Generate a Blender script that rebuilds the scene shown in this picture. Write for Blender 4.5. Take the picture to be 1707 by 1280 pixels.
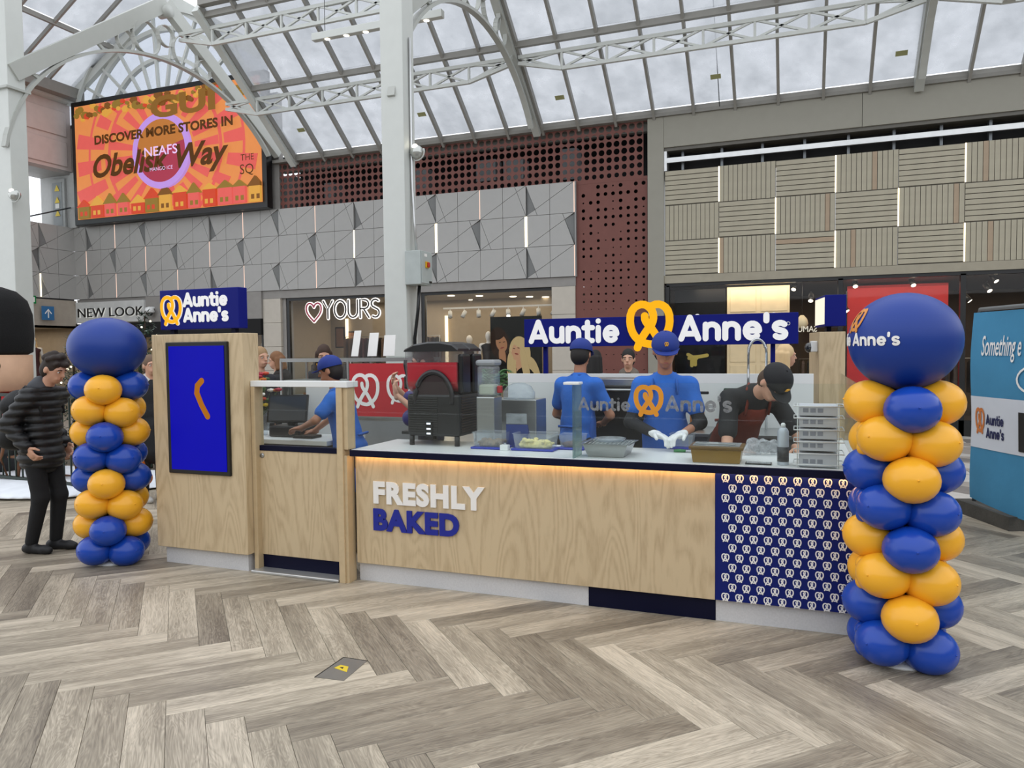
import bpy, bmesh, math, random
import numpy as np
from mathutils import Vector, Matrix
R = math.radians
sc = bpy.context.scene
col = sc.collection
for o in list(bpy.data.objects): bpy.data.objects.remove(o, do_unlink=True)

# ---------------------------------------------------------------- camera
FPX, PIT, ROL, TH, EYE = 1247.2, R(2.536), R(-0.6235), R(20.846), 1.70
cp, sp, cr, sr, ct, st = math.cos(PIT), math.sin(PIT), math.cos(ROL), math.sin(ROL), math.cos(TH), math.sin(TH)
def _head(x, yc, zc):
    y = yc*cp+zc*sp; z = -yc*sp+zc*cp
    return Vector((x*ct-y*st, x*st+y*ct, z))
cam_d = bpy.data.cameras.new('camera'); cam = bpy.data.objects.new('camera', cam_d); col.objects.link(cam)
cam_d.sensor_width = 36.0; cam_d.sensor_fit = 'HORIZONTAL'; cam_d.lens = FPX/1707*36; cam_d.clip_end = 300
rx, up, fw = _head(cr, 0, sr), _head(-sr, 0, cr), _head(0, 1, 0)
mw = Matrix((( rx.x, up.x, -fw.x, 0), (rx.y, up.y, -fw.y, 0), (rx.z, up.z, -fw.z, EYE), (0, 0, 0, 1)))
cam.matrix_world = mw
sc.camera = cam
# pixel -> point on a plane of the place (X along the shop fronts, Y away from the viewer, Z up)
def ray(u, v):
    a, b = u-853.5, v-640
    return _head((a*cr+b*sr)/FPX, 1.0, -(-a*sr+b*cr)/FPX)
def AY(u, v, y): d = ray(u, v); return Vector((0, 0, EYE))+d*(y/d.y)
def AZ(u, v, z): d = ray(u, v); return Vector((0, 0, EYE))+d*((z-EYE)/d.z)
def AX(u, v, x): d = ray(u, v); return Vector((0, 0, EYE))+d*(x/d.x)

# ---------------------------------------------------------------- sky, exposure
w = bpy.data.worlds.new('overcast_sky'); sc.world = w; w.use_nodes = True
nt = w.node_tree; nt.nodes.clear()
out = nt.nodes.new('ShaderNodeOutputWorld'); bg = nt.nodes.new('ShaderNodeBackground')
tc = nt.nodes.new('ShaderNodeTexCoord'); nz = nt.nodes.new('ShaderNodeTexNoise'); rp = nt.nodes.new('ShaderNodeValToRGB')
nz.inputs['Scale'].default_value = 3.0; nz.inputs['Detail'].default_value = 3.0
rp.color_ramp.elements[0].color = (.82, .87, .95, 1); rp.color_ramp.elements[1].color = (.95, .97, 1, 1)
nt.links.new(tc.outputs['Generated'], nz.inputs['Vector']); nt.links.new(nz.outputs['Fac'], rp.inputs['Fac'])
nt.links.new(rp.outputs['Color'], bg.inputs['Color']); nt.links.new(bg.outputs[0], out.inputs[0])
bg.inputs['Strength'].default_value = 1.68
vs = sc.view_settings
vs.view_transform = 'Standard'; vs.look = 'None'; vs.gamma = 1.0; vs.use_curve_mapping = False; vs.exposure = 0.0
sc.cycles.max_bounces = 6; sc.cycles.diffuse_bounces = 3; sc.cycles.transparent_max_bounces = 24
sc.cycles.use_denoising = True; sc.cycles.caustics_reflective = False; sc.cycles.caustics_refractive = False
sc.cycles.sample_clamp_indirect = 4.0
def area_light(name, loc, size, sy, power, color, rot=(0, 0, 0)):
    d = bpy.data.lights.new(name, 'AREA'); d.shape = 'RECTANGLE'; d.size = size; d.size_y = sy; d.energy = power; d.color = color
    o = bpy.data.objects.new(name, d); col.objects.link(o); o.location = loc; o.rotation_euler = rot
    return o
area_light('shop_ceiling_light', (-8.6, 17.7, 3.08), 6.5, 2.2, 75, (1, .86, .68))
area_light('shop_ceiling_light.001', (-16.4, 18.6, 2.5), 5.5, 3.0, 55, (1, .86, .68))
area_light('shop_window_light', (.7, 16.4, 2.98), 5.5, .25, 26, (1, .84, .64), (R(48), 0, 0))  # added fill strip inside the window, brightens the cream and red backdrops
area_light('shop_ceiling_light.002', (2.6, 18.6, 2.95), 8.0, 3.0, 60, (1, .78, .58))

# ---------------------------------------------------------------- materials
MATS = {}
def srgb(c):
    if isinstance(c, str):
        c = c.lstrip('#'); c = [int(c[i:i+2], 16)/255 for i in (0, 2, 4)]
        c = [x/12.92 if x <= .04045 else ((x+.055)/1.055)**2.4 for x in c]
    return (c[0], c[1], c[2], 1)
def mat(name, color, rough=.5, metal=0.0, var=.06, scale=6.0, bump=0.0, bscale=60.0, emit=0.0, coat=0.0, spec=.5, sss=0, stretch=None, sheen=0):
    if name in MATS: return MATS[name]
    m = bpy.data.materials.new(name); m.use_nodes = True; n = m.node_tree.nodes; l = m.node_tree.links
    b = n['Principled BSDF']; c = srgb(color)
    t = n.new('ShaderNodeTexCoord'); ns = n.new('ShaderNodeTexNoise'); ns.inputs['Scale'].default_value = scale; ns.inputs['Detail'].default_value = 4
    src = t.outputs['Object']
    if stretch:
        mp = n.new('ShaderNodeMapping'); mp.inputs['Scale'].default_value = stretch; l.new(src, mp.inputs['Vector']); src = mp.outputs[0]
    l.new(src, ns.inputs['Vector'])
    r = n.new('ShaderNodeValToRGB')
    r.color_ramp.elements[0].position = .3; r.color_ramp.elements[1].position = .7
    r.color_ramp.elements[0].color = [max(0, x*(1-var)) for x in c[:3]]+[1]; r.color_ramp.elements[1].color = [min(1, x*(1+var)) for x in c[:3]]+[1]
    l.new(ns.outputs['Fac'], r.inputs['Fac']); l.new(r.outputs[0], b.inputs['Base Color'])
    b.inputs['Roughness'].default_value = rough; b.inputs['Metallic'].default_value = metal
    b.inputs['Specular IOR Level'].default_value = spec; b.inputs['Coat Weight'].default_value = coat
    b.inputs['Sheen Weight'].default_value = sheen
    if sss: b.inputs['Subsurface Weight'].default_value = sss; b.inputs['Subsurface Radius'].default_value = (.02, .008, .004)
    if emit: l.new(r.outputs[0], b.inputs['Emission Color']); b.inputs['Emission Strength'].default_value = emit
    if bump:
        n2 = n.new('ShaderNodeTexNoise'); n2.inputs['Scale'].default_value = bscale; n2.inputs['Detail'].default_value = 3
        l.new(src, n2.inputs['Vector'])
        bp = n.new('ShaderNodeBump'); bp.inputs['Strength'].default_value = bump; bp.inputs['Distance'].default_value = .01
        l.new(n2.outputs['Fac'], bp.inputs['Height']); l.new(bp.outputs[0], b.inputs['Normal'])
    MATS[name] = m; return m
def glass(name, tint=(.93, .97, .96), refl=.06, dirt=0.0, dirtcol=(.8, .82, .84), dscale=2.0, diff=False):
    """thin pane: see-through film, mirror share by fresnel, and optional grime"""
    if name in MATS: return MATS[name]
    m = bpy.data.materials.new(name); m.use_nodes = True; n = m.node_tree.nodes; l = m.node_tree.links
    n.clear(); o = n.new('ShaderNodeOutputMaterial'); tr = n.new('ShaderNodeBsdfTransparent'); gl = n.new('ShaderNodeBsdfGlossy')
    gl.inputs['Roughness'].default_value = .02; tr.inputs['Color'].default_value = (*tint, 1)
    fr = n.new('ShaderNodeLayerWeight'); fr.inputs['Blend'].default_value = .5
    pw = n.new('ShaderNodeMath'); pw.operation = 'POWER'; pw.inputs[1].default_value = 5; l.new(fr.outputs['Facing'], pw.inputs[0])
    mu = n.new('ShaderNodeMath'); mu.operation = 'MULTIPLY_ADD'; mu.inputs[1].default_value = .6; mu.inputs[2].default_value = refl/2; mu.use_clamp = True
    l.new(pw.outputs[0], mu.inputs[0])
    mx = n.new('ShaderNodeMixShader'); l.new(mu.outputs[0], mx.inputs[0]); l.new(tr.outputs[0], mx.inputs[1]); l.new(gl.outputs[0], mx.inputs[2])
    last = mx
    if dirt:
        tl = n.new('ShaderNodeBsdfDiffuse' if diff else 'ShaderNodeBsdfTranslucent'); tl.inputs['Color'].default_value = (*dirtcol, 1)
        t = n.new('ShaderNodeTexCoord'); ns = n.new('ShaderNodeTexNoise'); ns.inputs['Scale'].default_value = dscale; ns.inputs['Detail'].default_value = 7; ns.inputs['Roughness'].default_value = .62
        oi = n.new('ShaderNodeObjectInfo'); ad = n.new('ShaderNodeVectorMath'); ad.operation = 'ADD'
        sc_ = n.new('ShaderNodeVectorMath'); sc_.operation = 'SCALE'; sc_.inputs[0].default_value = (37, 11, 23); l.new(oi.outputs['Random'], sc_.inputs['Scale'])
        l.new(t.outputs['Object'], ad.inputs[0]); l.new(sc_.outputs[0], ad.inputs[1]); l.new(ad.outputs[0], ns.inputs['Vector'])
        rr = n.new('ShaderNodeValToRGB'); rr.color_ramp.elements[0].position = .35; rr.color_ramp.elements[1].position = .75
        rr.color_ramp.elements[0].color = (dirt*.35,)*3+(1,); rr.color_ramp.elements[1].color = (dirt,)*3+(1,)
        l.new(ns.outputs['Fac'], rr.inputs['Fac'])
        m2 = n.new('ShaderNodeMixShader'); l.new(rr.outputs[0], m2.inputs[0]); l.new(mx.outputs[0], m2.inputs[1]); l.new(tl.outputs[0], m2.inputs[2]); last = m2
    l.new(last.outputs[0], o.inputs[0]); MATS[name] = m; return m
def emis(name, color, s=1.0):
    """a lit surface (screen, lamp, backlit sign) that also has a plain body colour"""
    if name in MATS: return MATS[name]
    m = mat(name, color, .4, emit=s, var=.02, spec=.15); b = m.node_tree.nodes['Principled BSDF']; c = srgb(color)
    for l in list(b.inputs['Base Color'].links): m.node_tree.links.remove(l)
    b.inputs['Base Color'].default_value = (c[0]*.3, c[1]*.3, c[2]*.3, 1)
    return m
def wood(name, c0, c1, scale=1.0, axis='Z', rough=.45):
    """plain-sliced birch: soft cathedral figure"""
    if name in MATS: return MATS[name]
    m = bpy.data.materials.new(name); m.use_nodes = True; n = m.node_tree.nodes; l = m.node_tree.links; b = n['Principled BSDF']
    t = n.new('ShaderNodeTexCoord'); mp = n.new('ShaderNodeMapping'); l.new(t.outputs['Object'], mp.inputs['Vector'])
    s = [2.3*scale]*3; s['XYZ'.index(axis)] = .42*scale; mp.inputs['Scale'].default_value = s
    n1 = n.new('ShaderNodeTexNoise'); n1.inputs['Scale'].default_value = 1.6; n1.inputs['Detail'].default_value = 2; n1.inputs['Roughness'].default_value = .4; n1.inputs['Distortion'].default_value = .5
    l.new(mp.outputs[0], n1.inputs['Vector'])
    ml = n.new('ShaderNodeMath'); ml.operation = 'MULTIPLY'; ml.inputs[1].default_value = 15; l.new(n1.outputs['Fac'], ml.inputs[0])
    pp = n.new('ShaderNodeMath'); pp.operation = 'PINGPONG'; pp.inputs[1].default_value = .5; l.new(ml.outputs[0], pp.inputs[0])
    n2 = n.new('ShaderNodeTexNoise'); n2.inputs['Scale'].default_value = 30; n2.inputs['Detail'].default_value = 3; l.new(mp.outputs[0], n2.inputs['Vector'])
    ad = n.new('ShaderNodeMath'); ad.operation = 'MULTIPLY_ADD'; ad.inputs[1].default_value = .7; l.new(n2.outputs['Fac'], ad.inputs[0]); l.new(pp.outputs[0], ad.inputs[2])
    r = n.new('ShaderNodeValToRGB'); r.color_ramp.elements[0].position = .2; r.color_ramp.elements[1].position = .72
    r.color_ramp.elements[0].color = srgb(c1); r.color_ramp.elements[1].color = srgb(c0)
    l.new(ad.outputs[0], r.inputs['Fac']); l.new(r.outputs[0], b.inputs['Base Color']); b.inputs['Roughness'].default_value = rough
    MATS[name] = m; return m
def plank_mat():
    m = bpy.data.materials.new('grey_oak_vinyl'); m.use_nodes = True; n = m.node_tree.nodes; l = m.node_tree.links; b = n['Principled BSDF']
    at = n.new('ShaderNodeAttribute'); at.attribute_name = 'rnd'; oi = n.new('ShaderNodeObjectInfo')
    ad = n.new('ShaderNodeMath'); ad.operation = 'ADD'; l.new(at.outputs['Fac'], ad.inputs[0]); l.new(oi.outputs['Random'], ad.inputs[1])
    fr = n.new('ShaderNodeMath'); fr.operation = 'FRACT'; l.new(ad.outputs[0], fr.inputs[0])
    uv = n.new('ShaderNodeUVMap'); uv.uv_map = 'UVMap'
    off = n.new('ShaderNodeVectorMath'); off.operation = 'SCALE'; off.inputs[0].default_value = (31.7, 17.3, 5.1); l.new(fr.outputs[0], off.inputs['Scale'])
    va = n.new('ShaderNodeVectorMath'); va.operation = 'ADD'; l.new(uv.outputs[0], va.inputs[0]); l.new(off.outputs[0], va.inputs[1])
    mp = n.new('ShaderNodeMapping'); mp.inputs['Scale'].default_value = (1.1, 9, 1); l.new(va.outputs[0], mp.inputs['Vector'])
    n1 = n.new('ShaderNodeTexNoise'); n1.inputs['Scale'].default_value = 1.5; n1.inputs['Detail'].default_value = 3; n1.inputs['Distortion'].default_value = .9; l.new(mp.outputs[0], n1.inputs['Vector'])
    ml = n.new('ShaderNodeMath'); ml.operation = 'MULTIPLY'; ml.inputs[1].default_value = 14; l.new(n1.outputs['Fac'], ml.inputs[0])
    pp = n.new('ShaderNodeMath'); pp.operation = 'PINGPONG'; pp.inputs[1].default_value = .5; l.new(ml.outputs[0], pp.inputs[0])
    mp2 = n.new('ShaderNodeMapping'); mp2.inputs['Scale'].default_value = (6, 90, 1); l.new(va.outputs[0], mp2.inputs['Vector'])
    n2 = n.new('ShaderNodeTexNoise'); n2.inputs['Scale'].default_value = 1.3; n2.inputs['Detail'].default_value = 4; l.new(mp2.outputs[0], n2.inputs['Vector'])
    mp3 = n.new('ShaderNodeMapping'); mp3.inputs['Scale'].default_value = (.8, 7, 1); l.new(va.outputs[0], mp3.inputs['Vector'])
    n3 = n.new('ShaderNodeTexNoise'); n3.inputs['Scale'].default_value = 1.0; n3.inputs['Detail'].default_value = 2; l.new(mp3.outputs[0], n3.inputs['Vector'])
    def mad(a, k, c):
        x = n.new('ShaderNodeMath'); x.operation = 'MULTIPLY_ADD'; l.new(a, x.inputs[0]); x.inputs[1].default_value = k
        if isinstance(c, float): x.inputs[2].default_value = c
        else: l.new(c, x.inputs[2])
        return x.outputs[0]
    s = mad(pp.outputs[0], .30, -.37); s = mad(n2.outputs['Fac'], .55, s); s = mad(n3.outputs['Fac'], .75, s); s = mad(fr.outputs[0], .34, s)
    r = n.new('ShaderNodeValToRGB'); e = r.color_ramp.elements
    e[0].position = .18; e[0].color = srgb('#665d51'); e[1].position = .82; e[1].color = srgb('#cbbfab')
    x = e.new(.5); x.color = srgb('#978d7c')
    l.new(s, r.inputs['Fac']); l.new(r.outputs[0], b.inputs['Base Color']); b.inputs['Roughness'].default_value = .42
    bp = n.new('ShaderNodeBump'); bp.inputs['Strength'].default_value = .12; bp.inputs['Distance'].default_value = .002; l.new(n2.outputs['Fac'], bp.inputs['Height']); l.new(bp.outputs[0], b.inputs['Normal'])
    return m

# ---------------------------------------------------------------- mesh helpers
class MB:
    """collects shapes; build() links them as ONE mesh object"""
    def __init__(s): s.v = []; s.f = []; s.sm = []
    def add(s, vs, fs, smooth=False):
        o = len(s.v); s.v += [tuple(p) for p in vs]; s.f += [tuple(i+o for i in f) for f in fs]; s.sm += [smooth]*len(fs); return s
    def box(s, x0, x1, y0, y1, z0, z1):
        return s.add([(x, y, z) for z in (z0, z1) for y in (y0, y1) for x in (x0, x1)], [(0, 2, 3, 1), (4, 5, 7, 6), (0, 1, 5, 4), (2, 6, 7, 3), (0, 4, 6, 2), (1, 3, 7, 5)])
    def cbox(s, c, d): return s.box(c[0]-d[0]/2, c[0]+d[0]/2, c[1]-d[1]/2, c[1]+d[1]/2, c[2]-d[2]/2, c[2]+d[2]/2)
    def bbox(s, x0, x1, y0, y1, z0, z1, b=.01):
        """box with chamfered edges"""
        bm = bmesh.new(); bmesh.ops.create_cube(bm, size=1)
        for v in bm.verts: v.co = ((x0+x1)/2+v.co.x*(x1-x0), (y0+y1)/2+v.co.y*(y1-y0), (z0+z1)/2+v.co.z*(z1-z0))
        bmesh.ops.bevel(bm, geom=bm.edges[:], offset=b, segments=2, affect='EDGES', profile=.5)
        bm.verts.index_update(); s.add([v.co[:] for v in bm.verts], [[v.index for v in f.verts] for f in bm.faces]); bm.free(); return s
    def bar(s, p0, p1, wd, ht, upv=(0, 0, 1)):
        p0, p1 = Vector(p0), Vector(p1); d = (p1-p0).normalized(); u = Vector(upv); sd = d.cross(u)
        if sd.length < 1e-4: sd = d.cross(Vector((0, 1, 0)))
        sd.normalize(); u = sd.cross(d)
        c = [(-wd/2, -ht/2), (wd/2, -ht/2), (wd/2, ht/2), (-wd/2, ht/2)]
        vs = [p+sd*a+u*b for p in (p0, p1) for a, b in c]
        return s.add(vs, [(0, 1, 2, 3)[::-1], (4, 5, 6, 7), (0, 1, 5, 4), (1, 2, 6, 5), (2, 3, 7, 6), (3, 0, 4, 7)])
    def tube(s, path, r, n=8, close=False, caps=True):
        path = [Vector(p) for p in path]; rs = r if isinstance(r, (list, tuple)) else [r]*len(path); N = len(path); rings = []
        for i, p in enumerate(path):
            a = path[(i-1) % N] if (close or i) else p; b = path[(i+1) % N] if (close or i < N-1) else p
            d = (b-a).normalized(); u = Vector((0, 0, 1))
            if abs(d.z) > .95: u = Vector((1, 0, 0)) if not rings else rings[-1][1]
            sd = d.cross(u).normalized(); u2 = sd.cross(d)
            rings.append(([p+(sd*math.cos(t)+u2*math.sin(t))*rs[i] for t in [2*math.pi*k/n for k in range(n)]], u2))
        vs = [v for rr in rings for v in rr[0]]; fs = []
        for i in range(N if close else N-1):
            j = (i+1) % N
            for k in range(n): k2 = (k+1) % n; fs.append((i*n+k, i*n+k2, j*n+k2, j*n+k))
        if caps and not close: fs += [tuple(range(n))[::-1], tuple((N-1)*n+k for k in range(n))]
        return s.add(vs, fs, True)
    def cyl(s, p0, p1, r0, r1=None, n=16): return s.tube([p0, p1], [r0, r0 if r1 is None else r1], n)
    def lathe(s, prof, c=(0, 0, 0), n=24, sx=1, sy=1, smooth=True):
        vs = [(c[0]+r*sx*math.cos(2*math.pi*k/n), c[1]+r*sy*math.sin(2*math.pi*k/n), c[2]+z) for r, z in prof for k in range(n)]; fs = []
        for i in range(len(prof)-1):
            for k in range(n): k2 = (k+1) % n; fs.append((i*n+k, i*n+k2, (i+1)*n+k2, (i+1)*n+k))
        if prof[0][0] > 1e-5: fs.append(tuple(range(n))[::-1])
        if prof[-1][0] > 1e-5: fs.append(tuple((len(prof)-1)*n+k for k in range(n)))
        return s.add(vs, fs, smooth)
    def ell(s, c, r, n=16, m=10):
        r = (r, r, r) if not isinstance(r, (tuple, list)) else r
        prof = [(math.sin(math.pi*i/m), -math.cos(math.pi*i/m)) for i in range(m+1)]
        vs = [(c[0]+a*r[0]*math.cos(2*math.pi*k/n), c[1]+a*r[1]*math.sin(2*math.pi*k/n), c[2]+b*r[2]) for a, b in prof for k in range(n)]; fs = []
        for i in range(m):
            for k in range(n): k2 = (k+1) % n; fs.append((i*n+k, i*n+k2, (i+1)*n+k2, (i+1)*n+k))
        return s.add(vs, fs, True)
    def prism(s, poly, fr, d0, d1):
        """polygon (2D, counter-clockwise) in frame fr(a,b,depth)->point, from depth d0 to d1"""
        n = len(poly); vs = [fr(a, b, d0) for a, b in poly]+[fr(a, b, d1) for a, b in poly]
        return s.add(vs, [tuple(range(n)), tuple(range(n, 2*n))[::-1]]+[(i, i+n, (i+1) % n+n, (i+1) % n) for i in range(n)])
    def build(s, name, m, parent=None, local=False, shade=None):
        me = bpy.data.meshes.new(name)
        off = Vector((0, 0, 0))
        if parent is not None and not local:
            p = parent
            while p is not None: off += p.location; p = p.parent
        vs = [(v[0]-off.x, v[1]-off.y, v[2]-off.z) for v in s.v]
        me.from_pydata(vs, [], s.f); me.materials.append(m)
        me.polygons.foreach_set('use_smooth', s.sm if shade is None else [shade]*len(s.f)); me.update()
        bm = bmesh.new(); bm.from_mesh(me); bmesh.ops.recalc_face_normals(bm, faces=bm.faces); bm.to_mesh(me); bm.free()
        o = bpy.data.objects.new(name, me); col.objects.link(o)
        if parent is not None: o.parent = parent
        return o
def tag(o, label=None, cat=None, group=None, kind=None):
    if label: o['label'] = label
    if cat: o['category'] = cat
    if group: o['group'] = group
    if kind: o['kind'] = kind
    return o
def thing(name, label, cat, loc=(0, 0, 0), rz=0, group=None, kind=None):
    o = bpy.data.objects.new(name, None); col.objects.link(o); o.location = loc; o.rotation_euler = (0, 0, rz); o.empty_display_size = .1
    return tag(o, label, cat, group, kind)
def struct(name, label=None, loc=(0, 0, 0)):
    o = bpy.data.objects.new(name, None); col.objects.link(o); o.location = loc; o.empty_display_size = .1; o['kind'] = 'structure'
    if label: o['label'] = label
    return o
def inst(o, parent, loc, rot=(0, 0, 0), scale=None, name=None):
    c = o.copy(); col.objects.link(c); c.parent = parent; c.location = loc; c.rotation_euler = rot
    if scale: c.scale = scale
    return c
def copy_tree(o, parent=None):
    c = o.copy(); col.objects.link(c); c.parent = parent
    for ch in list(o.children): copy_tree(ch, c)
    return c

# frames for flat work: a along, b up, d outwards (towards the viewer)
def front(y): return lambda a, b, d: (a, y-d, b)                 # faces -Y
def back(y): return lambda a, b, d: (-a, y+d, b)                 # faces +Y
def frame(org, ax, ayv):
    org, ax, ayv = Vector(org), Vector(ax).normalized(), Vector(ayv).normalized(); nn = ax.cross(ayv)
    return lambda a, b, d: tuple(org+ax*a+ayv*b+nn*d)

# ---------------------------------------------------------------- lettering
def stroke(mb, paths, wd, fr, d0, d1, close=()):
    """round-ended ribbons along 2D paths"""
    for ip, pth in enumerate(paths):
        pth = [Vector((p[0], p[1])) for p in pth]; cl = ip in close; N = len(pth); L = []; Rr = []
        for i, p in enumerate(pth):
            a = pth[(i-1) % N] if (cl or i) else p; b = pth[(i+1) % N] if (cl or i < N-1) else p
            t = (b-a).normalized(); n = Vector((-t.y, t.x)); h = wd/2
            if (cl or 0 < i < N-1):
                t1 = (p-pth[(i-1) % N]).normalized(); cs = t1.dot(t); h = h/cs if .86 < cs < .999 else h
            L.append(p+n*h); Rr.append(p-n*h)
        e0 = d1-ip*4e-4 if d1 > d0+.002 else d1+ip*4e-4        # each stroke at its own level: no coincident faces
        if cl:
            for i in range(N): j = (i+1) % N; mb.prism([L[i], Rr[i], Rr[j], L[j]], fr, d0, e0)
        else:
            for i in range(N-1): mb.prism([L[i], Rr[i], Rr[i+1], L[i+1]], fr, d0, e0)
            for p in (pth[0], pth[-1]):
                mb.prism([(p.x+wd/2*math.cos(2*math.pi*k/12), p.y+wd/2*math.sin(2*math.pi*k/12)) for k in range(12)], fr, d0, e0-1.2e-4)
            for i, p in enumerate(pth[1:-1]):
                mb.prism([(p.x+wd/2*math.cos(2*math.pi*k/10), p.y+wd/2*math.sin(2*math.pi*k/10)) for k in range(10)], fr, d0, e0-(2 if i % 2 else 3)*1e-4)
def arc(cx, cy, rx, ry, a0, a1, n=10): return [(cx+rx*math.cos(R(a0+(a1-a0)*i/n)), cy+ry*math.sin(R(a0+(a1-a0)*i/n))) for i in range(n+1)]
def bez(p0, p1, p2, p3, n=10):
    o = []
    for i in range(n+1):
        t = i/n; q = 1-t
        o.append(tuple(q**3*p0[k]+3*q*q*t*p1[k]+3*q*t*t*p2[k]+t**3*p3[k] for k in (0, 1)))
    return o
XH = .68   # x-height of the rounded logo letters
def glyph(c):
    """rounded heavy sans: (strokes, advance) for cap height 1 measured to stroke centres"""
    h = .56; rr = .24
    if c == 'A': return [[(0, 0), (.335, .86)], [(.345, .86), (.68, 0)], [(.14, .2), (.54, .2)]], .86
    if c == 'u': return [[(0, h), (0, .22)]+arc(rr, .22, rr, .22, 180, 360)+[(2*rr, h)], [(2*rr, h), (2*rr, 0)]], .66
    if c == 'n': return [[(0, 0), (0, h)], [(0, .3)]+arc(rr, h-.22, rr, .22, 180, 0)+[(2*rr, 0)]], .66
    if c == 't': return [[(.12, .8), (.12, .18)]+arc(.3, .16, .18, .16, 180, 280, 6), [(-.04, h), (.34, h)]], .5
    if c == 'i': return [[(0, 0), (0, h)], [(0, .84), (0, .845)]], .2
    if c == 'e': return [[(.02, h/2), (.5, h/2)], arc(.26, h/2, .25, h/2, 0, 315, 16)], .68
    if c == 's': return [arc(.2, h-.14, .19, .14, 35, 230, 9)+arc(.2, .14, .19, .14, 50, -145, 9)], .54
    if c == "'": return [[(0, .88), (0, .66)]], .2
    return [], .3
def logo_text(mb, text, fr, x, y, size, d0, d1, wd=.2):
    """x,y lower left of the text in the frame; size = cap height"""
    k = size/(.86+wd)
    for c in text:
        ps, adv = glyph(c)
        if ps: stroke(mb, [[(x+(p[0]+wd/2)*k, y+(p[1]+wd/2)*k) for p in q] for q in ps], wd*k, fr, d0, d1)
        x += (adv+.0+(.1 if c != ' ' else 0))*k
    return x
def logo_width(text, size, wd=.2):
    k = size/(.86+wd); return sum((glyph(c)[1]+(.1 if c != ' ' else 0))*k for c in text)
def pretzel_paths(cx, cy, h):
    """knotted loop, height h, about .95 h wide; returns outer loop, strand over, strand under"""
    s = h
    P = lambda x, y: (cx+x*s, cy+y*s)
    left = bez(P(.0, .36), P(-.10, .50), P(-.42, .46), P(-.40, .10), 8)+bez(P(-.40, .10), P(-.39, -.12), P(-.30, -.28), P(-.10, -.35), 7)[1:]+bez(P(-.10, -.35), P(.0, -.385), P(.10, -.385), P(.14, -.34), 4)[1:]
    right = bez(P(.0, .36), P(.12, .50), P(.42, .44), P(.40, .08), 8)+bez(P(.40, .08), P(.39, -.14), P(.28, -.30), P(.10, -.35), 7)[1:]
    s1 = bez(P(-.0, .36), P(.10, .28), P(.10, .08), P(.0, -.02), 7)+bez(P(.0, -.02), P(-.1, -.14), P(-.2, -.30), P(-.25, -.44), 6)[1:]
    s2 = bez(P(-.10, .20), P(-.12, .08), P(.02, -.02), P(.08, -.12), 6)+bez(P(.08, -.12), P(.14, -.22), P(.2, -.32), P(.25, -.43), 5)[1:]
    return [left, right, s1, s2]
def pretzel(mb, cx, cy, h, fr, d0, d1, wd=.135): stroke(mb, pretzel_paths(cx, cy, h), wd*h, fr, d0, d1)
def ftext(name, txt, size, fr, x, y, d, m, parent=None, offset=0.0, extrude=0.0, align='LEFT', width=None, shear=0, space=1.0, local=False, mirror=False):
    """built-in typeface, outline turned into a mesh laid into frame fr; size = cap height; width = exact width"""
    cu = bpy.data.curves.new(name, 'FONT'); cu.body = txt; cu.size = 1; cu.offset = offset; cu.align_x = 'LEFT'; cu.shear = shear; cu.space_character = space; cu.resolution_u = 4
    o = bpy.data.objects.new(name, cu); col.objects.link(o); bpy.context.view_layer.update()
    me = o.evaluated_get(bpy.context.evaluated_depsgraph_get()).to_mesh()
    V = [v.co.copy() for v in me.vertices]; Fc = [tuple(p.vertices) for p in me.polygons]
    o.to_mesh_clear(); bpy.data.objects.remove(o); bpy.data.curves.remove(cu)
    x0 = min(v.x for v in V); x1 = max(v.x for v in V); ymx = max(v.y for v in V); k = size/.73; kx = k if width is None else width/(x1-x0)
    sh = {'LEFT': 0, 'CENTER': -(x1-x0)*kx/2, 'RIGHT': -(x1-x0)*kx}[align]
    mb = MB(); q = -1 if mirror else 1
    top = [fr(x+q*(sh+(v.x-x0)*kx), y+v.y*k, d+extrude) for v in V]
    if extrude:
        n = len(V); bot = [fr(x+q*(sh+(v.x-x0)*kx), y+v.y*k, d) for v in V]; fs = list(Fc); ec = {}
        for f in Fc:
            for i in range(len(f)):
                a, b = f[i], f[(i+1) % len(f)]; e = (min(a, b), max(a, b)); ec.setdefault(e, []).append((a, b))
        for e, l in ec.items():
            if len(l) == 1: a, b = l[0]; fs.append((a, a+n, b+n, b))
        mb.add(top+bot, fs)
    else: mb.add(top, Fc)
    return mb.build(name, m, parent, local)
# ================================================================ SETTING
YW = 16.1
m_plank = plank_mat()
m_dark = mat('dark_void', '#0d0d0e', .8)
# ---- floor: herringbone of grey oak planks laid at 45 degrees to the shop fronts
floor = struct('floor', 'grey oak plank floor laid in a large herringbone')
PW, PN, U0, V0, q2 = .1685, 6, .077, .628, math.sqrt(.5)
def plank_mesh():
    L, W, t, g = PW*PN, PW, .012, .0009
    b = .0012
    vs = [(-L/2+g, -W/2+g, -t), (L/2-g, -W/2+g, -t), (L/2-g, W/2-g, -t), (-L/2+g, W/2-g, -t), (-L/2+g, -W/2+g, -b), (L/2-g, -W/2+g, -b), (L/2-g, W/2-g, -b), (-L/2+g, W/2-g, -b),
          (-L/2+g+b, -W/2+g+b, 0), (L/2-g-b, -W/2+g+b, 0), (L/2-g-b, W/2-g-b, 0), (-L/2+g+b, W/2-g-b, 0)]
    fs = [(0, 1, 5, 4), (1, 2, 6, 5), (2, 3, 7, 6), (3, 0, 4, 7), (4, 5, 9, 8), (5, 6, 10, 9), (6, 7, 11, 10), (7, 4, 8, 11), (8, 9, 10, 11)]
    return vs, fs
pv, pf = plank_mesh()
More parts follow.
